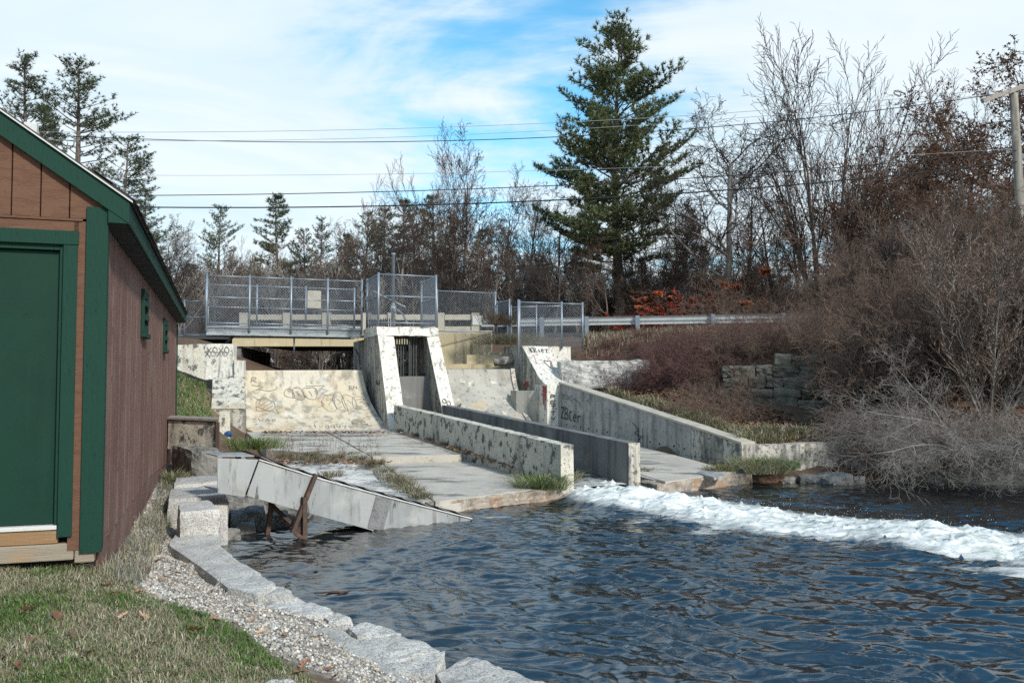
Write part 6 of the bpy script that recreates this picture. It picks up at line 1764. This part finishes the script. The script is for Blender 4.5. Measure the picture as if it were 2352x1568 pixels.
# saplings and trunks right under the bridge gap and along the road
sap = tree_proto('sapling', VASE, 6, .035, 31, MT['bark_pale'], MT['twig_warm'], stems=3, spread=.2)
SG = 'grey saplings growing along the far road edge'
for i in range(46):
    px = 360 + i * 31 + R2.uniform(-15, 15); d = R2.uniform(43, 52)
    plant_px(sap, px, R2.uniform(560, 660), d, 'slender grey sapling growing along the far road edge', 'sapling', SG, sx=R2.uniform(.9, 1.4))

# shrubs and brambles
s1 = tree_proto('bare_shrub', SHRUB, 3.2, .032, 41, MT['twig'], MT['twig_mid'], stems=11, spread=.6)
s2 = tree_proto('bare_shrub', SHRUB, 3.2, .030, 42, MT['twig_mid'], MT['twig_mid'], stems=11, spread=.8, leafmat=MT['leaf_brown'], nleaf=260, leafsize=.04)
s3 = tree_proto('bare_shrub', VASE, 4.2, .040, 43, MT['twig'], MT['twig_mid'], stems=9, spread=.55)
b1_ = tree_proto('bramble_bush', BRAMBLE, 2.3, .011, 44, MT['twig_red'], MT['twig_red'], stems=75, spread=1.0)
b2_ = tree_proto('bramble_bush', BRAMBLE, 2.5, .009, 45, MT['twig_warm'], MT['twig_warm'], stems=75, spread=1.1)
rs = tree_proto('red_shrub', SHRUB, 2.0, .016, 46, MT['twig_red'], MT['twig_red'], stems=12, spread=.7, leafmat=MT['leaf_red'], nleaf=8000, leafsize=.065)
os_ = tree_proto('orange_shrub', SHRUB, 2.0, .016, 47, MT['twig_warm'], MT['twig_warm'], stems=12, spread=.8, leafmat=MT['leaf_orange'], nleaf=13000, leafsize=.055)
plant_px(rs, 1548, 655, 40.8, 'bright red-leaved shrub just behind the guardrail', 'shrub', rot=.3, sx=1.5)
plant_px(rs, 1480, 680, 40.8, 'smaller dull red shrub left of the bright red one', 'shrub', rot=2, sx=1.2)
plant_px(os_, 1668, 622, 40.4, 'rusty orange shrub below the crooked pale-trunked tree', 'shrub', rot=.3, sx=2.1)
plant_px(os_, 1990, 650, 38, 'orange-leaved shrub behind the far end of the guardrail', 'shrub', rot=1.3, sx=1.3)
plant_px(os_, 1760, 645, 40.5, 'orange tinged bush between the rusty shrub and the brush', 'shrub', rot=3.3, sx=1.3)
BR = 'brown brush beyond the guardrail'
for i in range(44):
    px = 1290 + (i * 53.7) % 1000 + R2.uniform(-20, 20); d = R2.uniform(43.5, 52)
    plant_px((s2, s1, s2, b1_)[i % 4], px, R2.uniform(560, 680), d, 'tangled leafless brush beyond the guardrail', 'brush', BR, sx=R2.uniform(.9, 1.3))
for i in range(16):
    px = 350 + i * 58; d = R2.uniform(43, 60)
    plant_px((s1, s2)[i % 2], px, R2.uniform(680, 715), d, 'tangled leafless brush behind the bridge parapet', 'brush', 'brown brush behind the bridge', sx=R2.uniform(.9, 1.4))
# purple brambles over the spalled wall and below the guardrail
BB = 'purple brambles on the right bank'
for i, (px, py, d) in enumerate([(1370, 775, 27.0), (1430, 765, 26.8), (1500, 760, 26.6), (1560, 765, 26.0), (1620, 760, 26.0), (1680, 755, 25.6), (1450, 800, 25.6), (1520, 800, 25.2), (1590, 810, 25.0), (1650, 810, 24.6), (1400, 760, 28.2), (1480, 755, 28.6), (1560, 748, 28.2), (1640, 745, 27.6), (1720, 740, 26.8), (1580, 860, 24.2), (1640, 870, 23.6), (1530, 850, 24.6), (1400, 800, 26.6), (1470, 780, 27.4), (1540, 775, 27.2), (1610, 780, 26.8), (1670, 800, 24.8), (1700, 780, 25.2), (1740, 790, 24.6), (1600, 790, 25.6), (1360, 810, 26.6)]):
    plant_px(b1_, px, py, d, 'low purple-brown bramble thicket on the bank above the wing wall', 'bramble', BB, hmin=1.15 if d < 26.5 else .62, sx=R2.uniform(.9, 1.3))
BG = 'grey-brown brambles trailing over the stone wall'
for i, (px, py, d) in enumerate([(1690, 770, 24.0), (1750, 745, 23.8), (1820, 740, 23.5), (1890, 745, 23.6), (1960, 750, 23.4), (2030, 755, 23.2), (1720, 690, 25.5), (1800, 660, 25.8), (1880, 670, 25.2), (1960, 690, 24.8), (1660, 890, 22.6), (1640, 930, 21.4)]):
    plant_px(b2_, px, py, d, 'grey-brown bramble tangle growing over the stone wall', 'bramble', BG, hmin=1.2, sx=R2.uniform(.8, 1.2))
# the grey thicket of the right bank
TG = 'grey leafless thicket of the right bank'
tl = []
for i in range(34):
    px = 1990 + (i * 71.7) % 460 + R2.uniform(-20, 20); d = 20.5 + (i % 9) * 1.15
    if d > 24: px -= 130
    top = 680 - (px - 1840) * .46 + R2.uniform(-110, 120) + (d - 24) * -8
    tl.append((px, max(400, top), d))
for i, (px, py, d) in enumerate(tl):
    plant_px((s1, s1, s2, s3)[i % 4], px, py, d, ('dense upright brown leafless shrub in the right bank thicket', 'dense upright brown leafless shrub in the right bank thicket', 'spreading leafless shrub with a few brown leaves in the right bank thicket', 'shrub of straight silvery stems inside the right bank thicket')[i % 4], 'shrub', TG, sx=R2.uniform(.75, 1.05))
for i in range(30):
    px = 1880 + (i * 67.3) % 560 + R2.uniform(-20, 20); d = R2.uniform(27, 34)
    plant_px((s2, s1)[i % 2], px, 620 - (px - 1880) * .42 + R2.uniform(-70, 60), d, 'tall brown leafless brush behind the thicket of the right bank', 'brush', 'tall brush behind the thicket', sx=R2.uniform(.6, .85))
for i in range(12):
    px = 1690 + i * 27; d = R2.uniform(34, 39)
    plant_px((s2, b2_)[i % 2], px, R2.uniform(560, 650), d, 'brown leafless brush beyond the far end of the guardrail', 'brush', 'brush beyond the guardrail end', sx=R2.uniform(.7, 1.0))
# silvery bush arching down to the water
ARCH = dict(n=[10, 6, 4, 3], wob=[.09, .18, .24, .28], trop=[-.085, -.05, -.03, -.02], taper=[.3, .4, .5, .7], start=[.25, .1, .0], kids=[1.7, 1.4, 1.1], ang=[.7, .75, .8], lr=[.4, .5, .5], rr=[.55, .6, .7], rmin=.0045, apical=.3)
ab = tree_proto('arching_bush', ARCH, 4.2, .034, 51, MT['twig_pale'], MT['twig_pale'], stems=14, spread=.95)
p_ = gd(2230, 990, 17.5)
plant(ab, p_.x, p_.y, 2.3, 'silver-grey bush arching down over the water from the bank', 'bush', z=.75, rot=.3, sx=1.5)
p_ = gd(2075, 1000, 18.1)
plant(ab, p_.x, p_.y, 1.5, 'smaller silver-grey bush hanging over the bank wall', 'bush', z=.72, rot=2.3, sx=1.4)
p_ = gd(2340, 1000, 17.3)
plant(ab, p_.x, p_.y, 2.0, 'silver-grey bush arching over the bank wall by the straight stems', 'bush', z=.7, rot=4.0, sx=1.5)
p_ = gd(2150, 1005, 17.75)
plant(ab, p_.x, p_.y, 1.7, 'low silver-grey bush drooping to the water between its taller neighbours', 'bush', z=.62, rot=5.2, sx=1.5)
for i, (px, d) in enumerate(((1990, 18.9), (2060, 18.6), (2140, 18.3), (2220, 18.2), (2300, 17.9), (2380, 17.7))):
    x_ = (px - 1176) / FPX * d
    plant(b2_, x_, d, 1.1 + .25 * (i % 2), 'brown bramble tangle hanging over the bank wall', 'bramble', 'brambles over the bank wall', sx=1.0)
st = tree_proto('bare_shrub', VASE, 5, .045, 52, MT['twig_pale'], MT['twig_mid'], stems=12, spread=.5)
plant_px(st, 2270, 470, 19.2, 'clump of straight silvery stems behind the arching bush', 'shrub', rot=1.0, sx=1.2)
plant_px(st, 2400, 500, 20.2, 'second clump of straight silvery stems at the pole foot', 'shrub', rot=3.0, sx=1.2)

# ---------------------------------------------------------------- dry stone retaining wall
sw = thing('stone_wall', 'dry stone retaining wall half hidden by brambles on the bank', 'wall', gd(1840, 965, 21.9))
R3 = random.Random(5)
rows = 6
protos = []
for k in range(6):
    o = rough_hexa('stone', [Vector((-.5, -.5, -.5)), Vector((.5, -.5, -.5)), Vector((.5, -.5, .5)), Vector((-.5, -.5, .5))], [Vector((-.5, .5, -.5)), Vector((.5, .5, -.5)), Vector((.5, .5, .5)), Vector((-.5, .5, .5))], MT['wallstone'], sw, 4, .12, 2.2, 2, k + 30, smooth=False)
    o.location = (0, 0, 0)
    me = o.data
    # rough_hexa shifted by the wall origin: recentre
    co = np.empty(len(me.vertices) * 3); me.vertices.foreach_get('co', co); co = co.reshape(-1, 3); co -= co.mean(0); me.vertices.foreach_set('co', co.ravel()); me.update()
    protos.append(me); bpy.data.objects.remove(o)
wl0, wl1 = gd(1665, 900, 22.6), gd(2010, 900, 21.6)
wdir = (wl1 - wl0); wdir.z = 0; wlen = wdir.length; wdir.normalize(); wn_ = Vector((-wdir.y, wdir.x, 0))
zb0, zt0_ = gd(1840, 968, 21.9).z, gd(1840, 815, 22.4).z
org = root_loc(sw)
for j in range(rows):
    hrow = (zt0_ - zb0) / rows; x = R3.uniform(-.2, 0)
    while x < wlen:
        w = R3.uniform(.28, .8); h = hrow * R3.uniform(.8, 1.12)
        if not (j >= rows - 1 and (x < .9 or x > wlen - .6)) and not (j < 2 and x > wlen - .4):
            o = bpy.data.objects.new('stone', R3.choice(protos)); COL.objects.link(o); o.parent = sw
            c = Vector((wl0.x, wl0.y, 0)) + wdir * (x + w / 2) + wn_ * (j * .07 + R3.uniform(-.05, .05)) + UP * (zb0 + hrow * (j + .5))
            o.location = c - org; o.scale = (w * 1.06, .55, h * 1.08)
            o.rotation_euler = (R3.uniform(-.06, .06), R3.uniform(-.06, .06), math.atan2(wdir.y, wdir.x) + R3.uniform(-.08, .08))
        x += w + .01
# rocks at the water by the right bank
RK = 'rocks at the foot of the bank wall'
for i, (px, py, d, s) in enumerate(((1862, 1080, 18.0, .32), (1905, 1075, 18.2, .38), (1925, 1092, 17.7, .36), (1960, 1085, 17.9, .3), (1812, 1088, 17.9, .2))):
    c = gd(px, py, d)
    o = bpy.data.objects.new('bank_rock', protos[i % 6].copy()); o.data.materials.clear(); o.data.materials.append(MT['granite_dark']); COL.objects.link(o)
    o.location = (c.x, c.y, .0); o.scale = (s * 1.6, s, s * .9); o.rotation_euler = (R3.uniform(-.2, .2), R3.uniform(-.2, .2), R3.uniform(0, 3))
    tag(o, 'dark mossy rock at the water below the bank wall', 'rock', RK)

# ---------------------------------------------------------------- grass clumps, weeds and leaves on the concrete
r_ = np.random.default_rng(60)
def clump(px, py, z, rad, h, n, pal, wts, label, group=None, lean=1.4):
    c = gz(px, py, z) if z < 1.5 else gd(px, py, z)
    a = r_.uniform(0, 6.283, n); rr = rad * np.sqrt(r_.uniform(0, 1, n)) * (1 + .45 * np.sin(a * 2 + px) + .25 * np.sin(a * 5 + py))
    xy = np.column_stack([c.x + rr * np.cos(a), c.y + rr * np.sin(a)])
    ao = a + r_.normal(0, .7, n); out = np.column_stack([np.cos(ao), np.sin(ao)])
    o = blades('grass_clump', xy, np.full(n, c.z - .01), h * .4, h, .0045, pick(n, pal, wts, r_), lean * 1.25, int(px + py), None, None, out, droop=.2)
    return tag(o, label, 'grass', group)
GPAL = [(0.13, .20, .035), DKGREEN, STRAW, PALE]
clump(585, 1030, .62, .42, .42, 900, GPAL, [4, 2, 1, .6], 'bright green grass clump at the left corner of the apron')
clump(1240, 1122, .20, .30, .42, 900, GPAL, [3, 2, 2, 1], 'shaggy grass clump hanging over the apron edge by the channel wall', lean=2.0)
clump(1295, 1105, .24, .22, .3, 600, [STRAW, PALE, TAN, DKGREEN], [3, 2, 2, 1], 'dry straw grass at the end of the lichened channel wall', lean=1.6)
clump(1745, 1080, .26, .55, .45, 1600, [(0.16, .19, .05), STRAW, PALE, DKGREEN], [3, 3, 2, 1], 'large yellow-green grass clump at the end of the wing wall', lean=1.8)
clump(1655, 1050, .32, .5, .4, 1300, [(0.16, .17, .05), STRAW, PALE, DKGREEN], [2, 3, 2, 1], 'dry grass clump against the wing wall', lean=1.6)
clump(1780, 1075, .28, .35, .3, 900, [(0.08, .19, .03), DKGREEN], [3, 1], 'bright green weed clump beside the large yellow-green grass', lean=1.6)
clump(1660, 1080, .27, .25, .22, 500, [(0.15, .16, .05), STRAW], [2, 2], 'small grass tuft on the broken slab', lean=1.5)
clump(1465, 1086, .24, .2, .2, 400, [(0.15, .16, .05), STRAW, DKGREEN], [2, 2, 1], 'grass tuft at the end of the dark channel wall', lean=1.5)
TS = 'grass tufts along the apron joints'
for px, py, z in [(715, 1046, .48), (800, 1048, .46), (830, 1056, .42), (865, 1066, .38), (880, 1084, .34), (900, 1100, .31), (925, 1115, .28), (945, 1130, .25), (965, 1142, .23), (860, 1050, .45), (780, 1052, .42), (655, 1048, .47), (690, 1056, .42), (850, 1070, .36), (912, 1108, .30), (760, 1095, .28), (730, 1062, .38)]:
    clump(px, py, z, .18, .17 + .08 * rng.random(), 230, [(0.12, .15, .04), STRAW, TAN, (.12, .09, .06)], [1.6, 3, 3, 2], 'low dry grass tuft along a joint of the left apron', TS, 1.7)
for i in range(12):
    t = i / 11; px = 925 + (1270 - 925) * t; py = 988 + (1098 - 988) * t
    clump(px, py + 3, .74 - .5 * t, .14, .15, 160, [STRAW, TAN, (.13, .11, .05), (.14, .08, .05)], [2, 3, 1, 2], 'dry tuft along the foot of the lichened channel wall', 'dry tufts under the channel wall', 1.6)
clump(1165, 790, 28.6, .75, .55, 1800, [STRAW, TAN, PALE, (.14, .09, .05)], [3, 4, 1, 2], 'mound of dead hanging grass beside the bridge end', lean=2.2)
clump(1150, 745, 29.3, .5, .7, 900, [(.12, .08, .055), TAN, (.07, .05, .04)], [3, 2, 2], 'dead brown weeds behind the hanging grass', lean=1.2)
clump(400, 1108, .52, .22, .3, 350, [DKGREEN, STRAW, TAN], [2, 2, 2], 'dark grass at the foot of the shed by the ledge stones')
# thin dead stalks on the apron
S = []
for i in range(70):
    px = 610 + 260 * rng.random(); py = 1030 + 30 * rng.random()
    p = gz(px, py, .45); h = rng.uniform(.2, .55); d = Vector((rng.gauss(0, .15), rng.gauss(0, .15), 1)).normalized()
    q2 = p + d * h; S.append((*p, *q2, .004, .002))
    for k in range(4):
        a = p.lerp(q2, rng.uniform(.4, 1)); e = a + Vector((rng.gauss(0, .05), rng.gauss(0, .05), .06)); S.append((*a, *e, .002, .003))
tag(rods('dead_stalks', S, MT['twig_warm'], None, 3, 'stuff'), 'thin dead weed stalks on the left apron', 'weeds')

def leaf_litter(name, pts, size, pal, wts, label, lift=.01):
    n = len(pts); a = r_.uniform(0, 6.283, n)
    s = size * r_.uniform(.5, 1.3, n)
    ux = np.column_stack([np.cos(a), np.sin(a), r_.normal(0, .3, n)]) * s[:, None]
    uy = np.column_stack([-np.sin(a), np.cos(a), r_.normal(0, .3, n)]) * s[:, None] * .6
    c = pts + np.array([0, 0, lift])
    V = np.stack([c - ux, c + uy, c + ux, c - uy], 1).reshape(-1, 3)
    org = V.mean(0); org[2] = V[:, 2].min()
    me = fast_mesh(name, V - org, np.arange(n * 4).reshape(-1, 4)); col_attr(me, pick(n, pal, wts, r_), 4)
    o = link(name, me, MT['litter'], None, False, 'stuff'); o.location = org
    return tag(o, label, 'leaves')
LP = [(.26, .13, .065), (.17, .08, .045), (.10, .055, .04), (.34, .20, .12), (.20, .15, .11)]
poly = [(gd(a, b, d).x, gd(a, b, d).y) for a, b, d in [(1340, 800, 27.8), (1700, 790, 25.5), (2352, 800, 22.5), (2352, 740, 29), (1700, 742, 32), (1340, 745, 34)]]
q = scatter(20000, poly, 61)
leaf_litter('leaf_litter', np.column_stack([q, sheet_z(q[:, 0], q[:, 1])]), .05, LP, [3, 3, 2, 2, 1], 'brown fallen leaves on the slope below the guardrail')
q = scatter(12000, poly, 71)
tag(blades('dry_slope_grass', q, sheet_z(q[:, 0], q[:, 1]) - .01, .08, .35, .009, pick(len(q), [STRAW, PALE, TAN, (.16, .10, .06)], [3, 1.5, 3, 2], r_), 1.5, 72), 'tan dead grass on the slope below the guardrail', 'grass')
poly = [(gd(a, b, d).x, gd(a, b, d).y) for a, b, d in [(1400, 895, 24.6), (1600, 960, 21), (1720, 1010, 18.9), (2352, 1030, 18.0), (2352, 930, 20.4), (1980, 970, 21.3), (1680, 940, 22.2), (1500, 885, 24.8)]]
q = scatter(9000, poly, 62)
leaf_litter('leaf_litter', np.column_stack([q, sheet_z(q[:, 0], q[:, 1])]), .06, LP, [2, 3, 3, 1, 1], 'brown fallen leaves between the stone wall and the bank wall')
q = scatter(3500, [(-11, 43), (-3, 43), (-2, 60), (-14, 60)], 63)
leaf_litter('leaf_litter', np.column_stack([q, sheet_z(q[:, 0], q[:, 1])]), .12, LP, [3, 3, 2, 2, 1], 'red-brown fallen leaves seen under the bridge')
L = []
for i in range(700):
    px, py = 600 + 300 * rng.random(), rng.choice((991 + 4 * rng.random(), 1052 + 14 * rng.random()))
    z = .765 if py < 1000 else .42
    L.append(tuple(gz(px, py, z)))
for i in range(260):
    t = rng.random(); L.append(tuple(gz(920 + 360 * t, 990 + 112 * t + 5 * rng.random(), .76 - .5 * t)))
leaf_litter('leaf_litter', np.array(L), .05, LP, [3, 3, 2, 1, 1], 'fallen leaves caught along the spillway foot and apron joints', .015)

# single fallen leaves near the viewer: lobed oak leaves
lob = [(0, -1), (.18, -.75), (.12, -.55), (.5, -.42), (.2, -.22), (.62, .02), (.25, .2), (.5, .5), (.18, .55), (0, 1), (-.18, .55), (-.5, .5), (-.25, .2), (-.62, .02), (-.2, -.22), (-.5, -.42), (-.12, -.55), (-.18, -.75)]
lmes = []
for k in range(4):
    V = [(0, 0, .0)] + [(x * .052, y * .07, .018 * abs(x) * (1 + k * .4) + .012 * (y * y) * (k % 2) + .004 * math.sin(6 * y + k)) for x, y in lob]
    F = [(0, i + 1, (i + 1) % len(lob) + 1) for i in range(len(lob))]
    me = bpy.data.meshes.new('fallen_leaf'); me.from_pydata(V, [], F); me.update(); me.materials.append(MT['fallen']); lmes.append(me)
FL = 'single fallen oak leaves on lawn and gravel'
for i, (px, py) in enumerate([(405, 1316), (425, 1300), (338, 1310), (243, 1345), (265, 1362), (372, 1330), (60, 1402), (130, 1420), (282, 1415), (330, 1418), (492, 1423), (445, 1448), (580, 1425), (545, 1405), (600, 1452), (648, 1462), (730, 1462), (815, 1452), (850, 1445), (700, 1528), (755, 1538), (10, 1510), (70, 1475), (40, 1530), (168, 1460), (350, 1478), (205, 1500), (375, 1235), (352, 1195), (420, 1150), (395, 1215), (322, 1248), (690, 1545), (770, 1556), (318, 1360), (362, 1290)]):
    z = .5
    for _ in range(6):
        p = gz(px, py, z); z = float(sheet_z(np.array([p.x]), np.array([p.y]))[0]) + .02
    o = bpy.data.objects.new('fallen_leaf', lmes[i % 4]); COL.objects.link(o)
    o.location = (p.x, p.y, z + .006); o.rotation_euler = (rng.uniform(-.35, .35), rng.uniform(-.35, .35), rng.uniform(0, 6.28)); s = rng.uniform(.7, 1.15); o.scale = (s, s, s)
    tag(o, 'dry orange-brown oak leaf lying on the lawn or gravel', 'leaf', FL)
stick = gz(520, 1350, .37)
tag(MB().tube([gz(490, 1352, .39), gz(503, 1337, .41), gz(507, 1326, .43)], [.008, .007, .004], 6).build('stick', MT['twig_pale'], None, True), 'small pale stick leaning on the long granite slab', 'stick')
tag(MB().tube([gz(700, 1362, .0), gz(790, 1358, .02), gz(888, 1353, .0)], [.006, .009, .004], 6).build('floating_branch', MT['rust'], None, True), 'dark sodden branch floating near the shore stones', 'branch')
